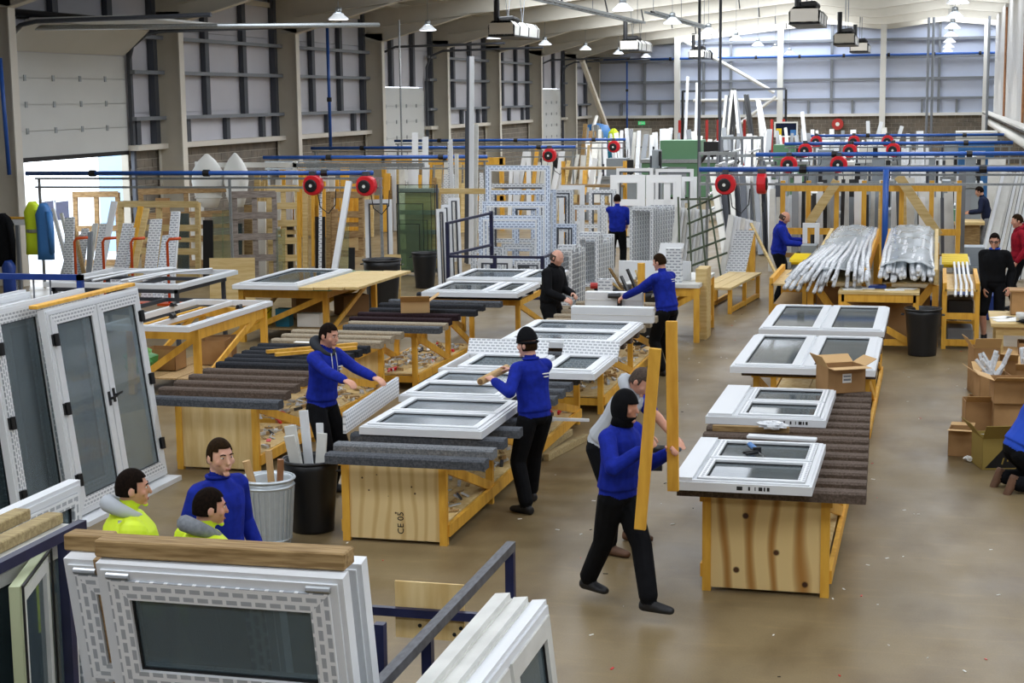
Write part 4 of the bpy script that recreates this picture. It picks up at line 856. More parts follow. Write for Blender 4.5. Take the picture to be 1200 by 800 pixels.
bin_('tall black bin behind the timber boards at left', -10.35, 29.8, .95, .28, .37, 'black_plastic')
bin_('black bucket behind the glass rack', -10.6, 33.3, .75, .2, .27, 'black_plastic', 'bucket')
def tubeof(label, a, b, r, m, cat='tube', name='cardboard_tube'):
    o = tag(G().tube([a, b], r, 12).build(name, M[m], smooth=False), label, cat); return o
tubeof('brown cardboard tube leaning in the galvanised dustbin', (-5.85, 13.45, .1), (-6.0, 13.4, .78), .035, 'cardboard_light'); tubeof('white-ended tube standing in the galvanised dustbin', (-5.78, 13.5, .1), (-5.83, 13.52, .86), .032, 'cardboard_light'); tubeof('thin copper-coloured tube at the right of the galvanised dustbin', (-5.72, 13.42, .1), (-5.68, 13.44, .80), .03, 'brown_film')
for i, (dx, dy, tx, ty, h, w_) in enumerate(((-.1, 0, -.22, .05, .98, .12), (0, .06, -.1, .1, 1.12, .09), (.08, -.02, .1, .05, .92, .10), (.12, .1, .05, .12, 1.0, .07), (-.02, -.1, -.16, -.12, .92, .11))):
    o = G().bar((-5.62+dx*.7, 14.02+dy*.7, .1), (-5.62+tx, 14.02+ty, h), w_, .02, up=(0, 1, 0)).build('plastic_offcut', M['white_upvc' if i % 2 else 'old_upvc'], bevel=.004); tag(o, 'white plastic offcut poking out of the black bin by the knotty panel', 'offcut', 'offcuts in the black bin')
def carton(label, x, y, z, w_, d_, h, rz=0, flaps=(1, 1, 1, 1), m='cardboard', ang=.6, name='carton', shipping=False):
    t = thing(name, label, 'box', (x, y, z), rz); k = .006
    for (n, a) in (('wall', (-w_/2, w_/2, -d_/2, -d_/2+k, 0, h)), ('wall', (-w_/2, w_/2, d_/2-k, d_/2, 0, h)), ('wall', (-w_/2, -w_/2+k, -d_/2, d_/2, 0, h)), ('wall', (w_/2-k, w_/2, -d_/2, d_/2, 0, h)), ('base', (-w_/2, w_/2, -d_/2, d_/2, 0, k))): mk(n, M[m], t, lambda g: g.box(*a))
    fl_ = min(w_, d_)*.48
    spec = (((-w_/2, -d_/2), (w_/2, -d_/2), (0, -1)), ((-w_/2, d_/2), (w_/2, d_/2), (0, 1)), ((-w_/2, -d_/2), (-w_/2, d_/2), (-1, 0)), ((w_/2, -d_/2), (w_/2, d_/2), (1, 0)))
    for on, (a, b, n) in zip(flaps, spec):
        if not on: continue
        aa = ang*(1 if on == 1 else on); dx, dy, dz = n[0]*math.cos(aa)*fl_, n[1]*math.cos(aa)*fl_, math.sin(aa)*fl_
        g = G(); A, Bq = V((a[0], a[1], h)), V((b[0], b[1], h)); D = V((dx, dy, dz)); N_ = V((n[0]*-.6, n[1]*-.6, .8))*k
        g.add([A, Bq, Bq+D, A+D, A+N_, Bq+N_, Bq+D+N_, A+D+N_], [(0,1,2,3),(7,6,5,4),(0,4,5,1),(1,5,6,2),(2,6,7,3),(3,7,4,0)]); g.build('flap', M['cardboard_light' if m != 'cardboard_olive' else m], t)
    if shipping: 
        lb = mk('paper_label', M['paper'], t, lambda g: g.box(-w_/2+.16, -w_/2+.26, -d_/2-.004, -d_/2, h*.4, h*.75)); mk('print', M['grey_plastic'], lb, lambda g: g.box(-w_/2+.17, -w_/2+.25, -d_/2-.006, -d_/2-.003, h*.48, h*.56).box(-w_/2+.17, -w_/2+.25, -d_/2-.006, -d_/2-.003, h*.62, h*.68))
    return t
carton('open brown carton with white shipping label on the right bench', -.92, 17.15, .93, .42, .30, .27, .5, (.001, 1, 2, 1), ang=.5, shipping=True)
carton('shallow open brown carton on the maroon strips', -7.35, 22.6, .93, .42, .36, .16, .3, (1, 0, 0, 1), m='cardboard_light')
# on the right bench
gn = thing('sealant_gun', 'black skeleton sealant gun with a blue tube lying on the front right window', 'tool', (-1.42, 13.55, 1.045), .35)
mk('cartridge', M['blue_cover'], gn, lambda g: g.tube([(0, -.02, .0), (0, .2, .0)], .026, 12)); mk('nozzle', M['white_upvc'], gn, lambda g: g.tube([(0, .2, 0), (0, .3, 0)], [.012, .004], 8)); mk('cradle', M['black_plastic'], gn, lambda g: g.tube([(-.03, -.03, 0), (-.03, .2, 0)], .006, 6).tube([(.03, -.03, 0), (.03, .2, 0)], .006, 6).box(-.035, .035, -.05, -.03, -.02, .03)); mk('rod', M['bright_steel'], gn, lambda g: g.tube([(0, -.03, .0), (0, -.26, .0)], .005, 6)); mk('trigger', M['black_plastic'], gn, lambda g: g.bar((0, -.06, 0), (-.13, -.1, 0), .02, .02).bar((0, -.1, 0), (-.12, -.16, 0), .02, .02))
tag(G().bar((-1.95, 14.82, .96), (-1.25, 14.84, .96), .07, .05).build('timber_length', M['dusty_timber']), 'brown timber offcut lying across the right bench between its windows', 'timber')
tag(G().bar((-1.6, 14.55, .95), (-.98, 14.5, .95), .10, .03).build('white_trim', M['white_upvc'], bevel=.006), 'white trim piece with a cut end lying between the right bench windows', 'trim')
cb_ = G(); random.seed(3)
def crumple(g, o, sx, sy, sz, n=40, mi=0):
    """one connected crumpled lump"""
    nn, mm = 14, 8; vs = []; fs = []
    for j in range(mm+1):
        th = PI*j/mm
        for i in range(nn):
            ph = 2*PI*i/nn; r = random.uniform(.62, 1.15); vs.append((o[0]+sx*1.2*r*math.sin(th)*math.cos(ph), o[1]+sy*1.2*r*math.sin(th)*math.sin(ph), max(o[2], o[2]+sz*(.5+.55*r*math.cos(th)))))
    for j in range(mm):
        for i in range(nn): fs.append((j*nn+i, j*nn+(i+1)%nn, (j+1)*nn+(i+1)%nn, (j+1)*nn+i))
    g.add(vs, fs, mi)
crumple(cb_, (-1.4, 14.75, .985), .12, .08, .07, 46); tag(cb_.build('plastic_bag', M['plastic_wrap']), 'crumpled clear bag lying on the right bench between its windows', 'bag')
for (x0, y0, x1, y1) in ((-4.55, 18.2, -4.0, 19.9), (-4.3, 17.9, -3.75, 18.9)): 
    pass
for i, (a, b) in enumerate(((at(640, 536, .04), at(686, 512, .04)), (at(632, 530, .04), at(668, 506, .04)))):
    tag(G().bar(a, b, .07, .08).build('timber_length', M['green_timber'], bevel=.005), ('long' if i == 0 else 'short')+' timber baulk on the floor behind the man in the beanie', 'timber')
tag(G().bar((-3.95, 16.6, .62), (-3.5, 16.62, .62), .03, .03).build('white_bar', M['white_upvc']), 'white bar jutting from under the middle bench behind the beanie man', 'bar')
for i, (a, b) in enumerate((((-8.0, 18.6, .93), (-7.1, 19.4, .93)), ((-7.8, 18.4, .93), (-7.0, 19.1, .93)))): tag(G().bar(a, b, .05, .04).build('timber_length', M['yellow_timber']), ('outer' if i == 0 else 'inner')+' yellow batten lying askew on the black strips at left', 'timber')
tag(G().box(-7.95, -7.72, 19.35, 19.45, .935, .938).build('paper_sheet', M['paper']), 'sheet of paper lying on the black strips at left', 'paper')
# litter on the bench shelves: uncountable scraps
def litter(lb, x0, x1, y0, y1, z, n, parent=None):
    g = G()
    for k in range(n):
        x, y, a, l, w_ = random.uniform(x0, x1), random.uniform(y0, y1), random.random()*PI, random.uniform(.02, .15), random.uniform(.006, .05); h = random.uniform(.004, .04)
        g.bar((x-math.cos(a)*l/2, y-math.sin(a)*l/2, z+h/2), (x+math.cos(a)*l/2, y+math.sin(a)*l/2, z+h/2+random.uniform(0, .03)), w_, h, mi=random.choice((0,)*18+(1, 2, 2)+(3,)*14))
    o = g.build('offcut_litter', [M['plastic_wrap'], M['red_plastic'], M['dark_steel'], M['raw_timber']]); tag(o, lb, 'litter', kind='stuff'); return o
litter('loose scraps of film and plastic on the shelf of the middle bench', -5.1, -4.3, 14.2, 19.3, .19, 170); litter('loose scraps on the shelf of the bench behind the middle one', -5.0, -4.15, 20.3, 27, .22, 260)
litter('loose scraps on the shelf of the left bench', -7.95, -7.15, 16.4, 20.5, .19, 180); litter('loose scraps on the shelf of the back left bench', -7.7, -7.0, 21.5, 24.1, .22, 160)
g = G(); random.seed(11)
for k in range(260):
    x, y = random.uniform(-7, .6), random.uniform(9, 30); s_ = random.uniform(.006, .022); a = random.random()*PI
    g.bar((x-s_*math.cos(a), y-s_*math.sin(a), .003), (x+s_*math.cos(a), y+s_*math.sin(a), .003), s_*.7, .004, mi=random.choice((0, 0, 0, 0, 1, 2)))
tag(g.build('floor_scraps', [M['paper'], M['red_plastic'], M['black_rubber']]), 'tiny white and red scraps scattered over the concrete floor', 'litter', kind='stuff')
# ============================================================ overhead: lamps, heaters, trays, air lines, hose reels
ORD = ['nearest', 'second', 'third', 'fourth', 'fifth', 'sixth', 'seventh', 'eighth', 'ninth']
def lamp(label, x, y, z, group):
    t = thing('high_bay_lamp', label, 'lamp', (x, y, z), 0, group)
    G().lathe([(.10, .17), (.12, .17), (.16, .12), (.27, .03), (.275, 0), (.262, .0), (.15, .10), (.10, .16)], 20, caps=False).build('lamp_shade', M['lamp_acrylic'], t, True)
    G().lathe([(.262, .004), (.262, .018)], 20).build('diffuser', M['lamp_diffuser'], t); G().lathe([(.09, .16), (.09, .30), (.05, .33)], 12).build('ballast', M['galvanised'], t, True)
    G().tube([(0, 0, .32), (0, 0, ROOF_Z(x)-z-.02)], .008, 5).build('suspension_wire', M['grey_steel'], t)
    l = bpy.data.lights.new('lamp_light', 'SPOT'); l.energy = 480; l.spot_size = 2.4; l.spot_blend = .6; l.shadow_soft_size = .25; l.color = (1, .97, .92); lo = bpy.data.objects.new('lamp_light', l); COL.objects.link(lo); lo.location = (0, 0, -.05); lo.parent = t
for (x, nm, y0, n) in ((-15.65, 'left', 42, 7), (-7.75, 'middle', 41.2, 7), (.4, 'right', 42, 7)):
    for i in range(n): lamp('%s high bay lamp with white shade in the %s row under the roof' % (ORD[i], nm), x, y0+8.0*i, 6.15, 'high bay lamps of the %s row' % nm)
def heater(label, x, y, L=3.6):
    t = thing('unit_heater', label, 'heater', (x, y, 6.08))
    pr = [(-.42, 0), (.42, 0), (.44, .30), (.30, .46), (-.30, .46), (-.44, .30)]
    G().prism(pr, 0, L, 'y').build('heater_body', M['white_paint'], t); G().box(-.4, .4, -.03, 0, .03, .4).build('burner_panel', M['beige_light'], t); G().box(-.45, .45, -.02, L+.02, -.05, 0).build('louvre_tray', M['black_plastic'], t)
    for yy in (.0, .75, 2.0, 3.3):
        G().prism([(a*1.03, b*1.03-.005) for a, b in pr], yy, yy+.09, 'y').build('strap', M['black_plastic'], t)
    G().tube([(-.2, .2, .42), (-.2, .2, 1.3)], .10, 10).build('flue', M['black_plastic'], t); G().tube([(-.15, .15, .5), (.25, .5, .55), (.3, 1.0, .5)], .10, 8).build('fan_housing', M['black_rubber'], t)
    top = ROOF_Z(x)-6.08-.05
    for yy, dy in ((.9, .5), (.9, -.5), (2.9, .5), (2.9, -.5)): G().tube([(0, yy, .46), (0, yy+dy, top)], .012, 5).build('hanger', M['grey_steel'], t)
for i, y in enumerate((53, 73, 90)): heater('%s silver box heater with black straps hung on the left' % ORD[i], -14.05+.6*i, y, 3.6 if y < 80 else 2.6)
for i, y in enumerate((49, 70, 83)): heater('%s silver box heater with black straps hung on the right' % ORD[i], -3.85, y, 3.2)
def tray(label, x, y0, y1, z):
    t = thing('cable_tray', label, 'cable tray', (x, y0, z))
    for e in (-1, 1): G().box(e*.15-.012, e*.15+.012, 0, y1-y0, 0, .07).build('side_rail', M['galvanised'], t)
    y = .15
    while y < y1-y0: G().box(-.15, .15, y-.02, y+.02, 0, .02).build('rung', M['galvanised'], t); y += .55
    for yy in (.6, (y1-y0)/2, y1-y0-.6): G().tube([(0, yy, 0), (0, yy, ROOF_Z(x)-z-.03)], .01, 5).build('hanger', M['grey_steel'], t)
    G().tube([(.03, 0, .04), (.05, y1-y0, .04)], .03, 6).build('cable', M['black_rubber'], t)
tray('galvanised ladder tray hung left of the bright roof bands', -9.45, 38, 53.4, 6.35); tray('galvanised ladder tray hung below the bright roof bands, farther right', -8.0, 46.7, 58.5, 6.35)
o = G().tube([(-20.0, 33.6, 5.72), (-16.0, 35.0, 5.72), (-13.9, 40.2, 5.9)], .06, 8).build('conduit', M['galvanised']); tag(o, 'thin galvanised conduit running off the raised roller door', 'conduit')
# blue pipes
def pipe(label, pts, r=.05, m='pipe_blue', clamps=True):
    t = thing('air_pipe', label, 'pipe', pts[0]); o = V(pts[0]); G().tube([V(p)-o for p in pts], r, 10).build('pipe', M[m], t, True)
    if clamps:
        for a, b in zip(pts, pts[1:]):
            a, b = V(a), V(b); n = int((b-a).length/2.4)
            for k in range(n): 
                c = a.lerp(b, (k+.6)/n)-o; d = (b-a).normalized()*.07; G().tube([c-d, c+d], r*1.5, 8).build('pipe_clamp', M['black_rubber'], t)
    return t
pipe('blue pipe crossing the whole far wall below the roof', [(-19.3, 96.4, 6.17), (3.2, 96.4, 6.19)], .07); pipe('blue drop pipe on the far wall left of the exit sign', [(-17.9, 96.45, 6.1), (-17.9, 96.45, .4)], .05)
pipe('blue drop pipe standing before the second column from the roller door', [(-19.25, 50.6, 6.5), (-19.25, 50.6, 2.4)], .055); pipe('blue pipe running along the left edge of the picture down the column', [(-19.5, 31.6, 5.0), (-19.5, 31.7, 2.5)], .045, clamps=False)
def strut_frame(label, x0, x1, y, posts):
    t = thing('strut_frame', label, 'frame', ((x0+x1)/2, y, 0)); ox = (x0+x1)/2
    for z in (2.36, 2.17): G().box(x0-ox, x1-ox, -.02, .02, z, z+.045).build('strut', M['galvanised'], t)
    for p in posts: G().box(p-ox-.025, p-ox+.025, -.025, .025, 0, 2.4).build('post', M['galvanised'], t)
    return t
strut_frame('galvanised strut frame carrying the nearest left blue air pipe', -19.3, -11.2, 32.4, (-14.65, -11.24, -19.2)); pipe('nearest blue air pipe on the left, crossing in front of the roller door', [(-19.45, 32.3, 2.5), (-11.4, 32.4, 2.5)])
for i, (y, x0, x1) in enumerate(((41.5, -17.7, -11.4), (49.6, -19.5, -10.8), (58.0, -19.5, -10.8))):
    strut_frame('galvanised strut frame, %s of those behind on the left' % ORD[i], x0, x1, y, (x0+.1, x1-.1)); pipe('%s blue air pipe on the left beyond the pallets' % ORD[i+1], [(x0, y-.1, 2.5), (x1, y-.1, 2.5)])
for i, (y, x0, x1) in enumerate(((33.85, -4.75, 2.3), (42.4, -4.5, 2.1), (51.6, -4.6, 2.2), (61.3, -4.5, 2.3))):
    strut_frame('galvanised strut frame carrying the %s right blue air pipe' % ORD[i], x0, x1, y, (x0+.15, -1.0+.1*i, x1-.1)); pipe('%s blue air pipe on the right, crossing above the machines' % ORD[i], [(x0, y-.1, 2.5), (x1, y-.1, 2.5)], .055)
pipe('blue upright pipe rising through the middle of the wrapped bundles', [(-.98, 33.6, 2.5), (-.98, 33.55, .3)], .06, clamps=False)
def reel(label, x, y, z, side=False, s=.2, rz=0):
    t = thing('hose_reel', label, 'hose reel', (x, y, z), rz+(PI/2 if side else 0))
    pr = [(s*1.05*math.cos(a)*(1 if abs(math.cos(a)) < .8 else .95), s*math.sin(a)) for a in [2*PI*k/18 for k in range(18)]]
    G().prism(pr, -.09, .09, 'y').build('reel_casing', M['red_plastic'], t, bevel=.02); G().box(-.06, .06, -.08, .08, s-.01, s+.08).build('bracket', M['dark_steel'], t)
    h = G().lathe([(.135, 0), (.135, .02), (.11, .03)], 14).build('hub', M['black_plastic'], t, rot=(PI/2, 0, 0), loc=(-.02, -.09, -.01)); G().lathe([(.035, .0), (.035, .035)], 10).build('hub_cap', M['white_paint'], h)
    G().tube([(.1, 0, -s+.02), (.14, 0, -s-.25), (.32, 0, -s-.38), (.48, 0, -s-.2), (.5, 0, -s+.12)], .012, 6).build('air_hose', M['black_rubber'], t)
for lb, x, y, z, sd in (('red hose reel left of the pair on the near left strut frame', -12.7, 32.3, 2.25, 0), ('red hose reel at the right end of the near left strut frame', -11.5, 32.25, 2.24, 0),
    ('red hose reel at the left end of the near right strut frame', -4.2, 33.7, 2.2, 0), ('narrow red hose reel turned sideways on the near right strut frame', -3.45, 33.6, 2.22, 1),
    ('red hose reel hanging first from the left on the second right pipe', -3.65, 42.2, 2.25, 0), ('red hose reel hanging in the middle of the second right pipe', -2.4, 42.2, 2.25, 0),
    ('red hose reel leftmost on the third right pipe', -3.95, 51.4, 2.3, 0), ('red hose reel in the middle of the third right pipe', -2.6, 51.4, 2.28, 0), ('red hose reel rightmost on the third right pipe', -1.3, 51.4, 2.3, 0),
    ('red hose reel leftmost on the farthest right pipe', -4.3, 61.1, 2.3, 0), ('red hose reel second on the farthest right pipe', -2.95, 61.1, 2.3, 0), ('red hose reel third on the farthest right pipe', -1.75, 61.1, 2.3, 0),
    ('dark red hose reel on the second left pipe', -11.6, 49.4, 2.25, 0), ('dark red hose reel on the farthest left pipe', -11.2, 57.8, 2.25, 0)): reel(lb, x, y, z, bool(sd), .215)
for lb, x, y in (('grey steel pole nearest to the middle of the hall', -8.46, 60), ('grey steel pole right of the tallest central one', -7.7, 60)): tag(G().tube([(x, y, 0), (x, y, ROOF_Z(x)-.2)], .055, 8).build('drop_pole', M['dark_steel']), lb, 'pole')
for lb, x in (('left one of the twin grey poles before the far wall', -.52), ('right one of the twin grey poles before the far wall', -.3), ('brown grey pole beside the clad office block', 2.2)): tag(G().tube([(x, 80, 0), (x, 80, 7.5)], .06, 8).build('drop_pole', M['grey_steel']), lb, 'pole')
tag(G().tube([(-16.6, 50, 0), (-16.6, 50, 6.5)], .03, 6).build('drop_pole', M['galvanised']), 'slim galvanised pole before the second closed roller door', 'pole')
# far wall door and exit sign
dd = struct(G().rframe(-17.9, -16.5, 0, 2.15, .1, 96.78, 97.0).build('door_4', M['beige_light'])); mk('door_leaf', M['white_paint'], dd, lambda g: g.box(-17.8, -16.6, 96.86, 96.9, .02, 2.05)); mk('push_bar', M['grey_steel'], dd, lambda g: g.box(-17.7, -16.7, 96.8, 96.86, 1.0, 1.07))
es = thing('exit_sign', 'green lit running man exit sign above the far door', 'sign', (-17.1, 96.9, 2.45)); mk('sign_face', M['exit_green'], es, lambda g: g.box(-.2, .2, -.05, 0, -.1, .1)); mk('pictogram', M['paper'], es, lambda g: g.box(-.13, -.02, -.056, -.05, -.06, .06).box(.03, .13, -.056, -.05, -.02, .02))
hr = thing('hose_reel', 'red fire hose reel on the far blockwork wall', 'hose reel', (-5.6, 96.7, 2.3)); G().lathe([(.33, 0), (.33, .2)], 18).build('drum', M['red_paint'], hr, rot=(PI/2, 0, 0)); G().lathe([(.12, .2), (.12, .25)], 10).build('hub', M['paper'], hr, rot=(PI/2, 0, 0))
# outside the open door
bl_ = thing('outdoor_container', 'pale blue container standing outside at the right of the open doorway', 'container', (-21.6, 41.4, -.05)); mk('container_side', M['blue_pale'], bl_, lambda g: g.box(-.8, .5, -.5, 2.9, 0, 3.4))
mk('door_seam', M['grey_steel'], bl_, lambda g: g.box(.5, .52, .6, .64, .1, 3.2))
hs = thing('outdoor_cabin', 'white site cabin with two dark windows outside the open doorway', 'cabin', (-30, 44, -.05)); mk('cabin_wall', M['white_paint'], hs, lambda g: g.box(-1, 0, -5, 6, 0, 3.0))
for px in (56, 73):
    c = atY(px, 250, 0) if 0 else None
    r = CR*(px-600)+CD*(250-400)+CF*1911.0; t_ = -30/r.x; y_, z_ = r.y*t_-44, 4+r.z*t_+.05; f_ = mk('window', M['white_upvc'], hs, lambda g: g.rframe(y_-.55, y_+.55, z_-.5, z_+.5, .08, 0, .05)); f_.rotation_euler = (0, 0, PI/2); mk('pane', M['navy_paint'], f_, lambda g: g.box(y_-.5, y_+.5, .01, .03, z_-.45, z_+.45))
# ============================================================ left and centre background
def FR(px0, py0, px1, py1, y):
    a = atY(px0, py0, y); b = atY(px1, py1, y); return a.x, b.x, (0 if b.z < .42 else b.z), a.z
def prof(label, b, t, y, w, d, m, dy=0, group=None, name='plastic_profile', cat='profile', film_=False):
    A = atY(b[0], b[1], y); B = atY(t[0], t[1], y+dy); A = B+(A-B)*((B.z-.03)/max(B.z-A.z, .05)); A.z = .03
    return tag(G().bar(A, B, w, d, up=(0, 1, 0)).build(name, M[m]), label, cat, group)
def sheet(label, px0, py0, px1, py1, y, m, d=.02, lean=0, name='sheet', cat='sheet', bevel=0):
    x0, x1, z0, z1 = FR(px0, py0, px1, py1, y); o = G().box(0, x1-x0, -d, 0, 0, z1-z0).build(name, M[m], bevel=bevel); o.location = (x0, y, z0); o.rotation_euler = (-lean, 0, 0); return tag(o, label, cat)
def pallet(label, px0, py0, px1, py1, y, m, rows, cols, lean=.08, rz=0, yaw=0):
    """an upright pallet: horizontal deck boards on upright bearers"""
    x0, x1, z0, z1 = FR(px0, py0, px1, py1, y); w_, h = x1-x0, z1-z0; t = thing('pallet', label, 'pallet', (x0, y, z0), rot=(-lean, rz, yaw))
    for k in range(rows): z = (h-.1)*k/(rows-1); G().box(0, w_, -.12, -.09, z-.02, z+.13).build('deck_board', M[m], t)
    for k in range(cols): x = (w_-.09)*k/(cols-1); G().box(x, x+.11, -.09, 0, 0, h).build('bearer', M[m], t)
    for k in range(3): z = (h-.1)*k/2; G().box(0, w_, .0, .022, z, z+.1).build('base_board', M[m], t)
    return t
# pallets and timber by the open door
pallet('yellowish timber crate frame standing upright before the van', 137, 237, 235, 325, 34.5, 'light_timber', 4, 3)
pallet('brown pallet standing upright behind the yellowish crate frame', 163, 223, 268, 318, 36.5, 'pallet_timber', 4, 3, rz=-.02, yaw=.3)
pallet('weathered grey pallet on edge beside the pale one', 271, 226, 322, 322, 33.8, 'grey_pallet', 5, 3, yaw=.3); pallet('pale new pallet on edge right of the weathered grey one', 312, 219, 350, 320, 34.6, 'light_timber', 6, 3, yaw=.35)
pallet('grey brown pallet standing behind the wooden boards stack', 384, 226, 426, 300, 35.2, 'pallet_timber', 4, 2)
pallet('pallet half hidden behind the hanging jackets side', 84, 226, 138, 315, 36.8, 'pallet_timber', 3, 3, yaw=.2)
tag(G().box(0, .9, -.02, 0, 0, .95).build('plywood_sheet', M['light_timber'], loc=(-13.9, 29.6, 0), rot=(-.12, 0, .25)), 'cream plywood sheet propped between the two timber trestles at left', 'sheet')
sheet('cream board standing behind the tall black bin', 450, 298, 470, 352, 30.8, 'light_timber', .03, .06)
for i, (px0, px1, top, bot, m, nm) in enumerate(((346, 353, 225, 318, 'yellow_timber', 'thick yellow plank standing'), (352, 361, 214, 318, 'light_timber', 'pale yellow board standing'), (363, 369, 212, 312, 'yellow_timber', 'narrow yellow post standing'), (368, 381, 254, 318, 'black_plastic', 'black board standing'), (380, 388, 225, 318, 'dusty_timber', 'rough brown plank standing'), (386, 396, 245, 318, 'pallet_timber', 'split brown plank standing'))):
    sheet(nm+' upright between the pallets', px0, top, px1, bot, 32.9+.06*i, m, .05, .07, 'plank', 'plank')
for i, (px0, px1, top, m) in enumerate(((371, 377, 222, 'film_far_x'), (394, 402, 268, 'pane_green'), (401, 409, 262, 'pane_green'), (408, 416, 290, 'black_plastic'))):
    sheet(('film-faced white board', 'left green glass offcut', 'right green glass offcut', 'short black board')[i]+' leaning among the planks by the grey brown pallet', px0, top, px1, 316, 32.2+.05*i, m, .03, .1, 'panel', 'panel')
for i, (px0, px1, t_, b_, m, y) in enumerate(((236, 250, 258, 322, 'black_plastic', 33.6), (247, 262, 250, 320, 'pane_green', 33.7), (258, 272, 246, 318, 'pane_green', 33.75), (272, 284, 262, 320, 'pane_dark', 34.4), (284, 296, 240, 318, 'dusty_timber', 34.6), (300, 312, 236, 318, 'paper', 34.8), (322, 334, 268, 322, 'pane_green', 33.2), (332, 344, 258, 320, 'black_plastic', 34.9), (206, 222, 250, 318, 'pane_dark', 35.0), (180, 200, 232, 318, 'cardboard', 36.9), (222, 240, 236, 318, 'paper', 37.0))):
    sheet(('black', 'green-edged', 'second green-edged', 'dark glass', 'rough timber', 'white', 'slim green-edged', 'short black', 'smoky glass', 'cardboard', 'broad white')[i]+' sheet stacked behind the upright pallets', px0, t_, px1, b_, y, m, .04, .08, 'stacked_sheet', 'sheet')
# white cone shaped hoods on the low stand
def cone_bag(label, px, py, y, rz):
    c = atY(px, py, y); t = thing('cone_sack', label, 'sack', tuple(c), rz); t.scale = (1.1, 1.1, 1.1); G().lathe([(.20, -.82), (.30, -.55), (.36, -.25), (.34, 0), (.20, .22), (.05, .36), (.01, .38)], 14, sx=1, sy=.5).build('sack_body', M['white_paint'], t, True); G().tube([(.3*math.cos(a), .14*math.sin(a), -.6) for a in [2*PI*k/14 for k in range(15)]], .015, 5, cap=False).build('hem', M['old_upvc'], t)
cone_bag('left white pointed sack hanging above the pallets', 243, 200, 37.2, .3); cone_bag('right white pointed sack hanging above the pallets', 276, 199, 37.2, -.4)
rk = thing('low_rack', 'white and galvanised rack behind the two white sacks', 'rack', (-16.5, 37.5, 0))
for x in (-1.3, 1.3): mk('post', M['white_paint'], rk, lambda g: g.box(x-.05, x+.05, -.05, .05, 0, 2.55))
mk('beam', M['white_paint'], rk, lambda g: g.box(-1.3, 1.3, -.05, .05, 2.4, 2.52)); mk('beam', M['galvanised'], rk, lambda g: g.box(1.3, 4.6, -.05, .05, 2.4, 2.5))
# coats on the rail at far left
cr = thing('coat_rail', 'timber topped coat rail at the far left edge', 'rail', (atY(32, 240, 28.9).x-.75, 28.9, 0)); mk('top_board', M['yellow_timber'], cr, lambda g: g.box(-1.6, .75, -.05, .05, 1.76, 1.8)); mk('rail', M['white_upvc'], cr, lambda g: g.box(-1.6, .75, -.04, .04, 1.64, 1.755))
for x in (-1.5, .5): mk('post', M['grey_steel'], cr, lambda g: g.box(x-.03, x+.03, -.03, .03, 0, 1.65))
def garment(label, px, pt, pb, y, w_, m, cat='coat', band=False):
    a = atY(px, pt, y); b = atY(px, pb, y); h = a.z-b.z; t = thing('hanging_coat' if cat == 'coat' else 'hanging_trousers', label, cat, (a.x, y, b.z))
    n = 14; rows = [(0, .95), (.2, .9), (.55, .8), (.8, .95), (.93, .6), (1, .2)]; vs = []; fs = []
    for (q, s_) in rows: vs += [(w_*s_*math.cos(2*PI*k/n)*(1+.1*math.sin(3*k+q*5)), .11*math.sin(2*PI*k/n)*(1+.2*math.sin(5*k)), q*h) for k in range(n)]
    for j in range(len(rows)-1):
        for k in range(n): fs.append((j*n+k, j*n+(k+1)%n, (j+1)*n+(k+1)%n, (j+1)*n+k))
    fs += [tuple(range(n))[::-1], tuple((len(rows)-1)*n+k for k in range(n))]; G().add(vs, fs).build('coat_body', M[m], t, True)
    if cat == 'coat': G().tube([(w_*.7, -.05, h*.85), (w_*1.0, -.1, h*.5), (w_*.95, -.08, h*.12)], [.07, .065, .05], 8).build('sleeve', M[m], t, True)
    if band: G().add([(w_*.99*math.cos(2*PI*k/n)*.85, .125*math.sin(2*PI*k/n), zz) for zz in (h*.42, h*.48) for k in range(n)], [(k, (k+1)%n, n+(k+1)%n, n+k) for k in range(n)]).build('reflective_band', M['reflective'], t)
garment('yellow hi-vis waistcoat hanging on the coat rail', 38, 236, 298, 28.9, .20, 'hivis', band=True); garment('blue coat hanging beside the yellow hi-vis waistcoat', 51, 238, 304, 28.7, .19, 'blue_cover'); garment('black coat hanging at the extreme left edge', 2, 250, 312, 28.5, .26, 'black_cloth'); garment('dark blue trousers hanging below the black coat', 10, 305, 345, 28.3, .15, 'blue_paint', cat='trousers')
# leaning profiles with film, in red stands
L_ = [(62, 245, 88, 345, 'white_upvc', .06), (72, 250, 95, 345, 'old_upvc', .05), (84, 255, 104, 345, 'raw_timber', .06), (100, 268, 92, 330, 'film_far_x', .12), (112, 262, 102, 330, 'old_upvc', .09), (122, 262, 112, 328, 'film_far_x', .14), (134, 236, 117, 325, 'white_upvc', .10), (150, 262, 138, 322, 'film_far_x', .16), (157, 262, 146, 322, 'film_far_x', .10), (165, 242, 150, 320, 'yellow_timber', .09), (172, 244, 156, 322, 'light_timber', .09), (183, 257, 176, 318, 'film_far_x', .20), (196, 276, 190, 318, 'film_far_x', .16), (205, 248, 198, 318, 'film_far_x', .12), (209, 248, 204, 318, 'white_upvc', .06), (82, 255, 80, 330, 'film_far_x', .16), (106, 272, 104, 325, 'grey_plastic', .08), (86, 275, 68, 345, 'white_upvc', .08), (96, 275, 76, 345, 'old_upvc', .07)]
for i, (tx, ty, bx_, by_, m, w_) in enumerate(L_):
    prof('white or grey plastic length leaning in the red stands before the open door', (bx_, by_), (tx, ty), 30.0+.12*(i % 5), w_*1.3, .05, m, .5, 'lengths leaning in the red stands')
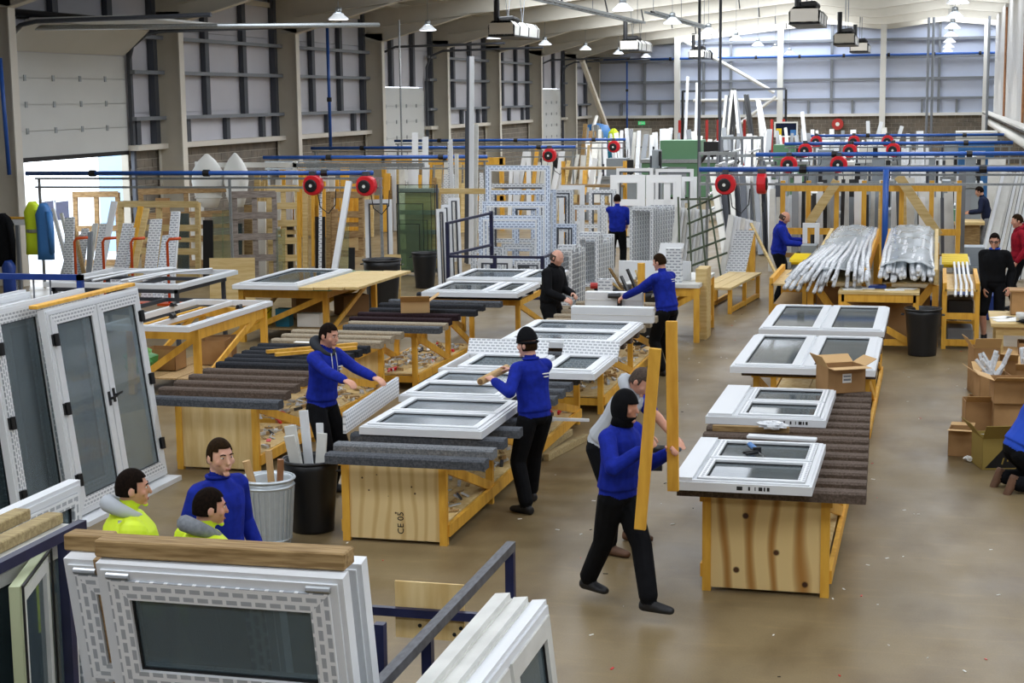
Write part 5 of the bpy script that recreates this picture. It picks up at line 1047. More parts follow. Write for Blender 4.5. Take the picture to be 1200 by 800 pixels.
for i, px in enumerate((92, 125, 158, 200)):
    c = atY(px, 320, 29.7); t = thing('red_stand', ('leftmost', 'second', 'third', 'rightmost')[i]+' red tubular stand holding the leaning lengths', 'stand', (c.x, 29.6, 0))
    G().tube([(0, 0, 0), (0, 0, 1.25), (.05, 0, 1.32), (.3, 0, 1.34)], .03, 6).build('upright', M['orange_plastic'], t, True); G().box(-.2, .35, -.15, .15, 0, .05).build('foot', M['orange_plastic'], t)
# frames and glass in the middle left
def frame(label, px0, py0, px1, py1, y, fw=.07, m=('film_blue_x', 'film_blue_z'), mull=(), lean=.05, name='open_frame', d=.07, panes=None, dark=False, yaw=0):
    x0, x1, z0, z1 = FR(px0, py0, px1, py1, y); w_, h = x1-x0, z1-z0; t = thing(name, label, 'frame', (x0, y, z0), rot=(-lean, 0, yaw))
    G().rframe(0, w_, 0, h, fw, -d, 0, 0, 1).build('frame_members', [M[m[0]], M[m[1]]], t)
    G().rframe(fw*.9, w_-fw*.9, fw*.9, h-fw*.9, fw*.35, -d-.012, -.01).build('rebate', M['dark_steel' if dark else 'white_upvc'], t)
    for (k, f) in mull: (G().box(w_*f-fw/2, w_*f+fw/2, -d+.004, -.004, fw, h-fw) if k == 'v' else G().box(fw, w_-fw, -d+.004, -.004, h*f-fw/2, h*f+fw/2)).build('mullion', M[m[0] if k == 'h' else m[1]], t)
    if panes: G().box(fw, w_-fw, -d*.5, -d*.5+.008, fw, h-fw).build('pane', M[panes], t)
    return t
WW = ('white_upvc', 'white_upvc'); FF = ('film_far_x', 'film_far_z')
frame('tall white door frame with dark inner edges standing by the pallets', 427, 234, 460, 345, 32.6, .09, WW, dark=True, yaw=.25)
tag(G().bar((-11.98, 31.2, 0), (-11.75, 31.9, 2.35), .12, .08, up=(0,1,0)).build('plastic_profile', M['white_upvc']), 'long white profile standing alone left of the tall black bin', 'profile')
gr = thing('glass_rack', 'dark steel rack filled with upright sheets of glass', 'rack', (-10.9, 35.5, 0)); x0, x1, z0, z1 = FR(466, 216, 514, 330, 35.5); 
for x in (x0+10.9, x1+10.9): mk('post', M['dark_steel'], gr, lambda g: g.box(x-.02, x+.02, -.02, .02, 0, z1))
for z in (.12, .55, 1.0, 1.45, 1.95): mk('shelf_rail', M['grey_plastic'], gr, lambda g: g.box(x0+10.9, x1+10.9, .1, .16, z-.05, z+.05))
for k in range(5):
    p0_, p1_ = (0, .02, .05, .0, .03)[k], (z1, z1*.92, z1*.62, z1*.8, z1*.58)[k]
    g_ = mk('glass_sheet', M['pane_green'], gr, lambda g: g.box(x0+10.9+p0_+.02, x1+10.9-.08*k-.03, -.05-.05*k, -.042-.05*k, .12, p1_)); 
    mk('sheet_edge', M['black_rubber'], g_, lambda g: g.rframe(x0+10.9+p0_+.02, x1+10.9-.08*k-.03, .12, p1_, .012, -.052-.05*k, -.040-.05*k))
mk('back_board', M['light_timber'], gr, lambda g: g.box(x0+10.9+.1, x1+10.9, .2, .23, .1, z1*.95)); tag(G().bar((x0+.3, 35.9, 1.92), (x1+1.4, 35.9, 1.92), .1, .12).build('timber_length', M['light_timber']), 'pale timber rail running behind the glass rack', 'timber')
for i, (a, b, c, d, y) in enumerate(((512, 245, 525, 338, 32.2), (518, 240, 530, 338, 32.5), (526, 232, 541, 330, 32.9))): frame(('first', 'second', 'third')[i]+' white sash frame leaning between the glass rack and the blue trolley', a, b, c, d, y, .07, WW, lean=.08, dark=True, yaw=.5)
bt = thing('frame_trolley', 'blue steel stillage with rails in front of the blue-filmed frames', 'trolley', (-9.2, 31.2, 0)); x0, x1, _, zt_ = FR(524, 254, 636, 330, 30.6)
for (x, y, z) in ((x0, -.6, 1.62), (x0+.35, 1.4, 1.7), (x1, -.6, .98), (x1, 1.4, .98), ((x0+x1)/2, -.6, .95)): mk('post', M['navy_paint'], bt, lambda g: g.box(x+9.2-.035, x+9.2+.035, y-.03, y+.03, 0, z))
for (a, b) in (((x0, -.6, .95), (x1, -.6, .95)), ((x0, -.6, 1.6), (x0+.35, 1.4, 1.66)), ((x0, -.6, .98), (x0+.35, 1.4, 1.0)), ((x1, -.6, .95), (x1, 1.4, .95)), ((x0, -.6, .15), (x1, -.6, .15)), ((x0, -.6, .15), (x0+.35, 1.4, .15))): mk('rail', M['navy_paint'], bt, lambda g: g.bar((a[0]+9.2, a[1], a[2]), (b[0]+9.2, b[1], b[2]), .05, .05))
# stack of blue-white filmed frames
frame('tallest blue-filmed frame with one cross bar, top of the stack', 568, 194, 645, 330, 34.6, .10, mull=[('h', .77), ('h', .53)])
frame('wide blue-filmed frame a step lower and in front of the tallest', 565, 236, 644, 345, 33.9, .10, mull=[('h', .72)])
frame('white-filmed frame with double glazing bead in the middle of the stack', 561, 252, 635, 345, 33.2, .10, mull=[('h', .40)]); frame('low white frame behind the blue rail, left half', 560, 303, 601, 362, 31.9, .09, WW, dark=True); frame('low white frame behind the blue rail, right half', 603, 305, 636, 362, 31.9, .09, FF, dark=True)
frame('tall slim filmed frame standing at the right of the blue-filmed stack', 628, 222, 652, 340, 35.2, .08, mull=[('h', .6)]); 
for i, (a, b, c, d, y, mu) in enumerate(((640, 222, 672, 325, 37.2, 1), (646, 226, 668, 322, 37.6, 0), (655, 217, 685, 300, 39.5, 1), (668, 240, 706, 320, 38.2, 1))):
    frame(('dark-edged filmed frame right of the blue stack', 'second dark-edged filmed frame nested in the first', 'white frame behind the dark-edged pair', 'white frame with crossbar left of the man seen from behind')[i], a, b, c, d, y, .09, FF if i != 2 else WW, [('h', .5)] if mu else (), dark=i < 2)
for i, (a, b, c, d, y, mu, m) in enumerate(((572, 262, 640, 350, 36.2, [('h', .5), ('v', .5)], 0), (575, 215, 640, 330, 36.8, [('h', .35)], 1), (588, 285, 628, 350, 35.6, [('h', .5)], 1), (600, 240, 650, 340, 37.2, [('v', .5)], 0), (552, 290, 590, 365, 34.4, [('h', .55)], 1), (648, 262, 676, 345, 35.6, [('h', .4)], 0), (676, 240, 712, 330, 40.2, [('h', .6)], 1), (690, 222, 722, 320, 41.0, [('v', .5)], 1))):
    frame(('four-light', 'tall white', 'small white', 'two-light blue-filmed', 'white low left', 'narrow filmed', 'white half-height', 'two-light white')[i]+' frame standing inside the blue-filmed stack', a, b, c, d, y, .10, ('film_blue_x', 'film_blue_z') if m == 0 else FF, mu, dark=(i % 2 == 1))
# rows of filmed profiles packed upright on trolleys (every member a thing)
def pack(group, label, px0, py0, px1, py1, y, n, wpx, m, step=.12, name='window_casing', jig=6):
    for i in range(n):
        f = i/(n-1) if n > 1 else 0; px = px0+(px1-px0)*f; yy = y+step*i; x0, x1, z0, z1 = FR(px, py0+random.uniform(-jig, jig), px+wpx, py1, yy); t = G().rframe(0, x1-x0, 0, z1-z0, min(.075, (x1-x0)*.24), -.06, 0, 0, 1).build(name, [M[m[0]], M[m[1]]]); t.location = (x0, yy, z0); t.rotation_euler = (-.03, 0, 0); tag(t, label, 'frame', group)
pack('low frames packed right of the bald man', 'filmed white frame packed in the low row right of the balding man', 650, 292, 664, 365, 30.8, 8, 22, FF); pack('frames packed before the standing man', 'filmed white frame packed in the row before the man seen from behind', 676, 277, 694, 345, 34.0, 8, 26, FF)
pack('frames packed right of the standing man', 'filmed white frame packed upright right of the man seen from behind', 738, 243, 762, 345, 36.4, 9, 28, FF, jig=3)
frame('pale grey double door frame, left leaf, behind the man seen from behind', 715, 205, 756, 300, 43.2, .17, WW, [('h', .62)], d=.09); frame('pale grey double door frame, right leaf, behind the man seen from behind', 757, 205, 798, 300, 43.2, .17, WW, [('h', .62), ('v', .6)], d=.09)
frame('white frame with crossbars right of the pale grey double doors', 797, 207, 816, 290, 43.6, .10, WW, [('h', .65), ('h', .35)]); frame('white frame with dark inner edge above the pale grey doors, left', 722, 197, 765, 300, 45.2, .10, WW, dark=True); frame('white frame with dark inner edge above the pale grey doors, right', 768, 198, 812, 300, 45.2, .10, WW, dark=True)
for i in range(9): prof('white frame edge-on in the leaning stack left of the green rack', (783+i*4.5, 345), (795+i*4.2, 243+i*.4), 33.8+.1*i, .11, .05, 'white_upvc' if i % 2 else 'old_upvc', .5, 'edge-on frames left of the green rack', 'leaning_frame', 'frame')
for i in range(8): prof('white frame edge-on in the leaning stack behind the wooden bench', (843+i*4.2, 342), (857+i*4.4, 252+i*1.2), 35.2+.1*i, .12, .05, 'white_upvc' if i % 3 else 'old_upvc', .6, 'edge-on frames behind the wooden bench', 'leaning_frame', 'frame')
for i in range(4): prof('short white frame edge-on in the low front row of the stack by the wooden bench', (848+i*6, 338), (866+i*5, 270), 34.2, .12, .05, 'film_far_x', .5, 'short frames by the wooden bench', 'leaning_frame', 'frame')
for i in range(5): prof('stubby white frame lying at the foot of the leaning stack', (770+i*5, 330), (778+i*5, 285), 33.0, .14, .05, 'white_upvc', .3, 'stubby frames at the foot of the stack', 'leaning_frame', 'frame')
ga = thing('glazing_trolley', 'olive green steel trolley with slanting side arms', 'trolley', (-4.9, 34.2, 0))
x0, x1, z0, z1 = FR(813, 240, 848, 335, 33.5)
for (bx_, tx_, y) in ((0, -.05, -.7), (.25, .16, -.7), (.55, .38, -.6), (.85, .55, -.5)): mk('upright', M['olive_steel'], ga, lambda g: g.bar((bx_-.2, y, .1), (tx_-.2, y, 1.95), .035, .035))
for z in (.5, .8, 1.1, 1.4, 1.7): mk('side_arm', M['olive_steel'], ga, lambda g: g.bar((-.05, -.72, z), (.75-z*.12, -.1, z+.25), .04, .04))
for z in (.15, 1.9): mk('cross_rail', M['olive_steel'], ga, lambda g: g.bar((-.2, -.7, z), (.65-z*.15, -.55, z), .04, .04))
wb_ = thing('wooden_bench', 'low pale wooden bench standing at the aisle edge', 'bench', (-3.8, 31.3, 0), -.1); 
for k in range(3): mk('seat_board', M['light_timber'], wb_, lambda g: g.box(-.33+.22*k, -.12+.22*k, -1.4, 1.4, .46, .5))
for y in (-1.25, 0, 1.25):
    for x in (-.28, .28): mk('leg', M['yellow_timber'], wb_, lambda g: g.box(x-.035, x+.035, y-.035, y+.035, 0, .46))
for x in (-.28, .28): mk('foot_rail', M['yellow_timber'], wb_, lambda g: g.box(x-.03, x+.03, -1.3, 1.3, .02, .1))
sheet('thick pale plywood slab standing on end beside the man drilling', 820, 311, 833, 385, 27.2, 'light_timber', .5, 0, 'plywood_slab', bevel=.01)
for i, (px, t_, b_) in enumerate(((882, 268, 325), (876, 270, 322))): sheet(('right', 'left')[i]+' yellow plank on end beyond the wooden bench', px-3, t_, px+3, b_, 36.0, 'yellow_timber', .3, 0, 'plank', 'plank')
tag(G().bar(atY(880, 262, 35.0), V((-2.95, 33.5, .02)), .05, .05).build('prop', M['light_timber']), 'thin prop slanting to the floor beside the bald man at the machine', 'prop')
# around the far end of the middle row
def hollow(label, x0, x1, y, z0, h, d=.14, m='white_upvc'):
    t = thing('box_section', label, 'profile', (x0, y, z0)); G().box(0, x1-x0, 0, d, 0, h).build('shell', M[m], t, bevel=.008); G().box(-.002, .004, .02, d-.02, .02, h-.02).build('open_end', M['black_rubber'], t); G().box(.0, x1-x0, -.004, 0, h*.48, h*.52).build('groove', M['old_upvc'], t)
hollow('white box section lying across the middle row, nearer of two', -4.85, -3.7, 21.85, .93, .22); hollow('white box section lying across the middle row, farther of two', -4.98, -4.12, 23.4, .93, .24)
bt_ = bin_('offcut bin full of dark and white ends at the end of the middle row', -4.6, 25.8, .95, .38, .45, 'black_plastic', 'offcut_bin')
random.seed(5)
for i in range(16):
    x, y = -4.6+random.uniform(-.3, .3), 25.8+random.uniform(-.3, .3); tag(G().bar((x, y, .8), (x+random.uniform(-.4, .4), y+random.uniform(-.3, .3), random.uniform(1.05, 1.3)), random.uniform(.04, .09), .03).build('offcut', M[random.choice(['white_upvc', 'old_upvc', 'dusty_timber', 'black_plastic', 'light_timber'])]), 'offcut sticking out of the bin at the end of the middle row', 'offcut', 'offcuts in the middle row bin')
tag(G().lathe([(.06, 0), (.06, .62)], 12).build('yellow_post', M['yellow_timber'], loc=(-4.42, 25.0, .82)), 'round yellow post standing by the offcut bin', 'post')
sheet('white filmed box section standing upright behind the man drilling', 782, 290, 800, 334, 26.7, 'film_far_x', .14, 0, 'box_section', 'profile'); sheet('long white trim lying behind the offcut bin', 726, 305, 810, 332, 27.0, 'white_upvc', .06, 0, 'white_trim', 'trim'); sheet('small filmed white block on the middle row bench', 702, 326, 718, 350, 24.3, 'film_far_x', .1, 0, 'filmed_block', 'profile')
dr = thing('power_drill', 'red and black drill standing on the far middle row bench', 'drill', (-5.02, 24.5, .93)); mk('motor_housing', M['red_paint'], dr, lambda g: g.tube([(-.1, 0, .2), (.12, 0, .2)], .05, 10)); mk('grip', M['black_plastic'], dr, lambda g: g.box(-.04, .03, -.03, .03, 0, .18))
d2 = thing('power_drill', 'black drill in the hands of the man drilling at the middle row', 'drill', (-4.5, 23.35, 1.12)); mk('motor_housing', M['black_plastic'], d2, lambda g: g.tube([(-.12, 0, 0), (.06, 0, 0)], [.035, .045], 10)); mk('grip', M['black_plastic'], d2, lambda g: g.box(.02, .08, -.03, .03, -.2, 0))
trestle('timber trestle table at the far end of the middle row', -4.9, -3.75, 26.4, 28.2, .9, .05, 'old_upvc')
# tall profiles standing behind
for i, (bx_, tx, t_, w_, m) in enumerate(((552, 553, 66, .10, 'white_upvc'), (548, 549, 66, .07, 'dark_steel'), (549, 550, 130, .09, 'white_upvc'), (546, 547, 130, .06, 'dark_steel'), (556, 558, 146, .11, 'old_upvc'), (532, 528, 163, .08, 'white_upvc'), (536, 535, 180, .08, 'old_upvc'), (528, 526, 166, .05, 'film_far_x'))):
    prof('tall white or dark profile standing on end left of the blue-filmed frames', (bx_, 300), (tx, t_), 38+.1*i, w_*1.05, .06, m, .2, 'tall profiles left of the blue frames')
for i, (px, t_) in enumerate(((485, 155), (488, 155), (497, 160), (500, 160))): prof('slim white profile pair standing above the left air pipes', (px, 260), (px, t_), 43, .09, .06, 'white_upvc', .1, 'slim profiles above the left air pipes')
for i in range(26):
    px = 452+i*4.6+random.uniform(-1, 1); prof('timber or plastic length standing in the racks behind the glass rack', (px, 285), (px+random.uniform(-3, 3), random.uniform(182, 215)), 47+.25*(i % 4), random.uniform(.10, .2), .06, random.choice(['white_upvc', 'light_timber', 'yellow_timber', 'old_upvc', 'film_far_x', 'dusty_timber']), .3, 'lengths standing behind the glass rack')
for i in range(22):
    px = 300+i*6.4+random.uniform(-2, 2); prof('timber or plastic length standing in the racks beyond the pallets', (px, 285), (px+random.uniform(-2, 2), random.uniform(190, 225)), 45+.25*(i % 4), random.uniform(.12, .3), .06, random.choice(['yellow_timber', 'light_timber', 'white_upvc', 'yellow_timber', 'old_upvc']), .3, 'lengths standing beyond the pallets')
yb = thing('timber_rack', 'yellow topped rack beyond the pallets and air pipes', 'rack', (-16.2, 48.5, 0)); mk('beam', M['yellow_timber'], yb, lambda g: g.box(-2.6, 3.4, -.06, .06, 2.0, 2.22)); mk('beam', M['yellow_timber'], yb, lambda g: g.box(-2.6, 3.4, -.06, .06, .9, 1.05))
for x in (-2.5, -.5, 1.5, 3.3): mk('post', M['yellow_timber'], yb, lambda g: g.box(x-.06, x+.06, -.06, .06, 0, 2.2))
for i in range(20):
    px = 600+i*5.2+random.uniform(-1.5, 1.5); prof('white or timber length leaning in the racks left of the exit door', (px+random.uniform(-8, 2), 250), (px+random.uniform(-1, 6), random.uniform(168, 205)), 52+.3*(i % 4), random.uniform(.08, .2), .06, random.choice(['white_upvc', 'light_timber', 'old_upvc', 'white_upvc', 'yellow_timber']), .5, 'lengths leaning left of the exit door')
rkb = thing('shelf_rack', 'timber shelf rack loaded with boxes behind the dark-edged frames', 'rack', (-9.5, 46.0, 0))
for x in (-.9, .9): mk('post', M['yellow_timber'], rkb, lambda g: g.box(x-.05, x+.05, -.05, .05, 0, 2.2))
for z in (.5, 1.0, 1.5, 2.0): mk('shelf', M['dusty_timber'], rkb, lambda g: g.box(-.9, .9, -.3, .3, z-.03, z+.03))
for i in range(14): c = (-9.5-.75+.22*(i % 7), 45.85, (.53 if i < 7 else 1.03)); tag(G().box(-.09, .09, -.12, .12, 0, random.uniform(.15, .35)).build('small_box', M[random.choice(['cardboard', 'paper', 'light_timber', 'grey_plastic'])], loc=c), 'small box or block on the timber shelf rack behind the frames', 'box', 'small boxes on the timber shelf rack')
# ============================================================ right side and far end
# --- yellow timber rack across the right
x0, x1, _, zt = FR(917, 207, 1125, 300, 36.5); W = x1-x0
yr = thing('timber_rack', 'large yellow timber rack with diagonal braces spanning the right side', 'rack', (x0, 36.5, 0))
for px in (917, 947, 980, 1012, 1034, 1056, 1091, 1123): x = atY(px, 260, 36.5).x-x0; mk('post', M['yellow_timber'], yr, lambda g: g.box(x-.05, x+.05, -.05, .05, 0, 2.13))
for z in (1.97, 1.02): mk('rail', M['yellow_timber'], yr, lambda g: g.box(0, W, -.06, -.02, z-.07, z+.07))
mk('rail', M['dusty_timber'], yr, lambda g: g.box(0, W, .3, .36, .4, .5))
for a, b in (((981, 212), (948, 262)), ((1053, 206), (1100, 276))): 
    A, Bq = atY(*a, 36.35), atY(*b, 36.35); mk('diagonal_brace', M['light_timber'], yr, lambda g: g.bar((A.x-x0, -.15, A.z), (Bq.x-x0, -.15, Bq.z), .2, .05, up=(0, 1, 0)))
random.seed(21)
for i in range(44):
    px = 905+i*5.0+random.uniform(-1.5, 1.5); prof('profile length standing in the bays behind the yellow timber rack', (px, 300), (px+random.uniform(-2, 3), random.uniform(203, 232)), 37.4+.2*(i % 5), random.uniform(.06, .2), .06, random.choice(['white_upvc', 'dark_steel', 'black_plastic', 'old_upvc', 'film_far_x', 'grey_plastic', 'white_upvc', 'light_timber', 'old_upvc']), .25, 'lengths behind the yellow timber rack')
def machine(label, px0, py0, px1, py1, y, depth, m, bits=(), name='machine', base=True):
    x0, x1, z0, z1 = FR(px0, py0, px1, py1, y); w_ = x1-x0; t = thing(name, label, 'machine', ((x0+x1)/2, y, 0)); z0 = 0 if base else z0
    if base:
        mk('cabinet', M[m], t, lambda g: g.box(-w_/2, w_/2, 0, depth, .08, z1*.62)); mk('plinth', M['black_rubber'], t, lambda g: g.box(-w_/2+.03, w_/2-.03, .03, depth-.03, 0, .08))
        mk('bed', M['galvanised'], t, lambda g: g.box(-w_/2-.05, w_/2+.05, -.05, depth+.05, z1*.62, z1*.68)); mk('head', M[m], t, lambda g: g.box(-w_*.28, w_*.22, .1, depth*.8, z1*.68, z1)); mk('clamp', M['dark_steel'], t, lambda g: g.tube([(-w_*.36, .1, z1*.66), (-w_*.36, .1, z1*.9)], .04, 8)); mk('clamp', M['dark_steel'], t, lambda g: g.tube([(w_*.36, .1, z1*.66), (w_*.36, .1, z1*.85)], .04, 8))
        mk('control_panel', M['black_plastic'], t, lambda g: g.box(w_*.26, w_*.44, -.06, .06, z1*.72, z1*.98)); mk('door', M['grey_plastic'], t, lambda g: g.box(-w_*.4, w_*.05, -.015, 0, .16, z1*.55))
    return t
machine('grey welding machine behind the roller conveyor on the left', 930, 288, 966, 330, 31.2, .7, 'machine_grey'); machine('grey saw bench behind the right-hand profile stand', 1120, 290, 1166, 340, 31.6, .8, 'machine_grey')
frame('small white sample frame standing on the grey welding machine', 941, 261, 960, 292, 31.9, .07, WW, lean=0)
for i, (a, b, c, d, y, m) in enumerate(((935, 226, 985, 290, 41.0, 'white_paint'), (1000, 222, 1045, 280, 42.5, 'machine_grey'), (1062, 218, 1085, 270, 40.5, 'white_paint'), (1100, 212, 1118, 262, 41.5, 'machine_grey'), (880, 205, 905, 262, 44.5, 'machine_grey'))):
    machine(('white profile machine left behind the yellow rack', 'grey profile machine in the middle behind the yellow rack', 'white cabinet machine right of the blue upright pipe', 'grey machine behind the right end of the yellow rack', 'grey machine beyond the prop and the bald man')[i], a, b, c, d, y, 1.0, m)
for i in range(9):
    c = at(915+i*24, 285, .9); 
# wrapped bundles on sloped timber troughs
tf = thing('bundle_stand', 'yellow timber stand with sloping troughs carrying the wrapped bundles', 'stand', (-.95, 29.2, 0)); YT = M['yellow_timber']
for x in (-.98, -.12, .12, .98):
    mk('leg', YT, tf, lambda g: g.box(x-.05, x+.05, -2.6, -2.5, 0, .98)); mk('leg', YT, tf, lambda g: g.box(x-.05, x+.05, 2.5, 2.6, 0, 1.2)); mk('trough_side', YT if abs(x) < .5 else M['light_timber'], tf, lambda g: g.bar((x, -2.7, 1.12), (x, 2.9, 1.32), .06, .24))
for s_ in (-1, 1): mk('trough_bed', M['plywood'], tf, lambda g: g.add([(s_*.14, -2.6, 1.02), (s_*.95, -2.6, 1.02), (s_*.95, 2.8, 1.2), (s_*.14, 2.8, 1.2), (s_*.14, -2.6, 1.0), (s_*.95, -2.6, 1.0), (s_*.95, 2.8, 1.18), (s_*.14, 2.8, 1.18)], [(0,1,2,3),(7,6,5,4),(0,4,5,1),(1,5,6,2),(2,6,7,3),(3,7,4,0)]))
for s_ in (-1, 1): mk('brace', YT, tf, lambda g: g.bar((s_*.95, -2.55, 1.0), (s_*.3, -2.55, .1), .05, .12))
mk('carton_wall', M['cardboard'], tf, lambda g: g.box(-.9, .9, -2.3, -2.25, .05, .9))
random.seed(9)
for s_ in (-1, 1):
    for k in range(34):
        col, row = k % 12, k//12; u = col/11.0; x = -.95+s_*(.16+.74*u)+random.uniform(-.02, .02); z = .07+.055*row; w0 = random.uniform(-.018, .018)
        if s_ < 0: fan = -.42*u+(.10 if u < .3 else 0); tip = -2.8-.4*random.random()-.3*u; drop = .20*random.random()+.10*u
        else: fan = random.uniform(-.05, .08); tip = -2.8-.2*random.random(); drop = .03+.06*random.random()
        pts = [(x+fan, 29.2+tip, 1.10+z-drop), (x+fan*.6+w0, 29.2-2.4, 1.12+z+random.uniform(0, .05)), (x+fan*.2-w0, 29.2-1.3, 1.16+z+random.uniform(-.01, .07)), (x+w0, 29.2+.2, 1.20+z+random.uniform(-.01, .07)), (x-w0*.5, 29.2+1.6, 1.24+z+random.uniform(-.01, .05)), (x, 29.2+2.7+.3*random.random(), 1.27+z)]
        r_ = random.uniform(.026, .042); o = G().tube(pts, [r_*.9, r_, r_*1.05, r_*1.05, r_, r_*.8], 6).build('wrapped_profile', M['plastic_wrap'], None, True); tag(o, 'clear-wrapped white profile lying in the %s trough of the yellow stand' % ('left' if s_ < 0 else 'right'), 'profile', 'wrapped profiles in the %s trough' % ('left' if s_ < 0 else 'right'))
for s_ in (-1, 1):
    g = G(); vs = []; fs = []; nu, nv = 9, 22
    for j in range(nv+1):
        for i in range(nu+1):
            u, v = i/nu, j/nv; vs.append((-.95+s_*(.12+.82*u)+(-.42*u*(1-v)**2 if s_ < 0 else 0), 29.2-2.75+5.4*v, 1.36+.16*v-.10*(2*u-1)**4-.14*(1-v)**3*(s_ < 0)+random.uniform(-.022, .022)))
    for j in range(nv):
        for i in range(nu): a = j*(nu+1)+i; fs.append((a, a+1, a+nu+2, a+nu+1))
    o = g.add(vs, fs).build('wrapping_film', M['clear_bag'], None, True); md_ = o.modifiers.new('thickness', 'SOLIDIFY'); md_.thickness = .004; tag(o, 'crinkled clear film draped over the %s trough of wrapped profiles' % ('left' if s_ < 0 else 'right'), 'film')
# papers table
pt = thing('packing_table', 'yellow timber table covered with papers below the wrapped bundles', 'table', (-.83, 26.3, 0)); mk('table_top', M['light_timber'], pt, lambda g: g.box(-.62, .62, -.4, .4, .9, .94)); 
for x in (-.57, .57):
    for y in (-.35, .35): mk('leg', YT, pt, lambda g: g.box(x-.045, x+.045, y-.04, y+.04, 0, .9))
mk('rail', YT, pt, lambda g: g.box(-.57, .57, -.39, -.35, .78, .9)); mk('rail', YT, pt, lambda g: g.box(-.57, .57, -.39, -.35, .1, .2)); mk('brace', YT, pt, lambda g: g.bar((-.55, -.4, .75), (.5, -.4, .15), .03, .1)); mk('side_panel', M['cardboard'], pt, lambda g: g.box(-.5, .5, .3, .33, .1, .8))
for i, (x, y, r) in enumerate(((-1.25, 26.2, .2), (-1.05, 26.35, -.1), (-.6, 26.2, .1), (-.42, 26.4, -.3), (-1.2, 26.5, .5))): tag(G().box(-.15, .15, -.105, .105, 0, .008).build('paper_stack', M['paper'], loc=(x, y, .942), rot=(0, 0, r)), 'loose white papers spread on the yellow packing table', 'paper', 'papers on the packing table')
tag(G().box(-.14, .14, -.1, .1, 0, .05).build('ring_binder', M['blue_paint'], loc=(-.87, 26.45, .942), bevel=.008), 'blue ring binder lying among the papers', 'binder')
# conveyors
def stand(label, x, y0, y1, w_, zt, x2=None):
    t = thing('profile_stand', label, 'stand', (x, (y0+y1)/2, 0)); hy = (y1-y0)/2
    for sx in (-1, 1):
        for sy in (-1, 1): mk('leg', YT, t, lambda g: g.box(sx*w_/2-.035, sx*w_/2+.035, sy*hy-.04, sy*hy+.04, 0, zt))
        mk('side_board', YT, t, lambda g: g.box(sx*w_/2-.03, sx*w_/2+.03, -hy-.05, hy+.05, zt-.05, zt+.1))
    for z in (.1, zt*.55): 
        for sy in (-1, 1): mk('cross_rail', YT, t, lambda g: g.box(-w_/2, w_/2, sy*hy-.03, sy*hy+.03, z-.05, z+.05))
        if z > .2: mk('mid_shelf', M['raw_timber'], t, lambda g: g.box(-w_/2, w_/2, -hy, hy, z-.02, z))
    mk('bed_board', M['plywood'], t, lambda g: g.box(-w_/2, w_/2, -hy-.05, hy+.05, zt-.03, zt)); return t
stand('yellow timber chute at the end of the left roller conveyor', -2.36, 27.4, 29.6, .55, .88); stand('narrow yellow timber stand with white strips draped over it, right', .42, 26.4, 28.6, .5, .95)
for i in range(4): tag(G().tube([(.33+.07*i, 28.9, 1.12), (.34+.07*i, 27.6, 1.03), (.34+.08*i, 26.5, 1.02), (.33+.085*i, 26.25, .86)], .022, 6).build('white_strip', M['white_upvc']), 'flexible white strip draped over the narrow yellow stand', 'strip', 'strips over the narrow yellow stand')
tag(G().box(-.2, .2, -.35, .35, 0, .22).build('storage_box', M['black_plastic'], loc=(.42, 27.0, .53), bevel=.02), 'black box on the middle shelf of the narrow yellow stand', 'box'); tag(G().box(-.2, .2, -.3, .3, 0, .28).build('storage_box', M['grey_plastic'], loc=(.42, 26.9, .02), bevel=.02), 'grey crate on the floor inside the narrow yellow stand', 'crate')
def rollers(label, x, y0, y1, w_, z, n):
    t = thing('roller_conveyor', label, 'conveyor', (x, (y0+y1)/2, 0)); hy = (y1-y0)/2
    for sx in (-1, 1): mk('side_channel', M['machine_grey'], t, lambda g: g.box(sx*w_/2-.03, sx*w_/2+.03, -hy, hy, z-.12, z)); 
    for sx in (-1, 1):
        for sy in (-1, 1): mk('leg', M['machine_grey'], t, lambda g: g.box(sx*w_/2-.03, sx*w_/2+.03, sy*hy*.9-.03, sy*hy*.9+.03, 0, z-.1))
    for k in range(n): mk('roller', M['yellow_plastic'], t, lambda g: g.tube([(-w_/2, -hy+.1+(2*hy-.2)*k/(n-1), z), (w_/2, -hy+.1+(2*hy-.2)*k/(n-1), z)], .06, 8))
rollers('yellow roller conveyor feeding the timber chute', -2.3, 29.8, 31.0, .5, 1.0, 6); rollers('yellow roller conveyor behind the narrow yellow stand', .35, 28.9, 30.4, .45, 1.08, 5)
for i in range(3): tag(G().box(-.35, .35, -.3, .3, 0, .45).build('storage_box', M['blue_paint'], loc=((-1.75, .05, .75)[i], (28.0, 29.3, 30.2)[i], 0), bevel=.02), ('dark blue crate under the left wrapped bundles', 'dark blue crate under the right wrapped bundles', 'dark blue crate behind the narrow yellow stand')[i], 'crate')
# right edge: cluttered table and cartons
ct2 = thing('work_table', 'pale timber table with a carton, papers and a mug at the right edge', 'table', (1.5, 23.9, 0)); mk('table_top', M['light_timber'], ct2, lambda g: g.box(-.72, .9, -.7, .7, .8, .85))
for x in (-.6, .8):
    for y in (-.6, .6): mk('leg', M['light_timber'], ct2, lambda g: g.box(x-.05, x+.05, y-.05, y+.05, 0, .8))
mk('rail', M['light_timber'], ct2, lambda g: g.box(-.6, .8, -.64, -.6, .68, .8)); mk('lower_shelf', M['dusty_timber'], ct2, lambda g: g.box(-.6, .8, -.55, .6, .25, .28))
carton('closed brown carton with white label on the cluttered table', 1.45, 24.3, .855, .75, .35, .33, 0, (0, 0, 0, 0), shipping=False); tag(G().box(-.4, .4, -.2, .2, 0, .02).build('cardboard_sheet', M['cardboard'], loc=(1.45, 24.3, 1.19)), 'flat white-edged cardboard sheet on top of the closed carton', 'cardboard')
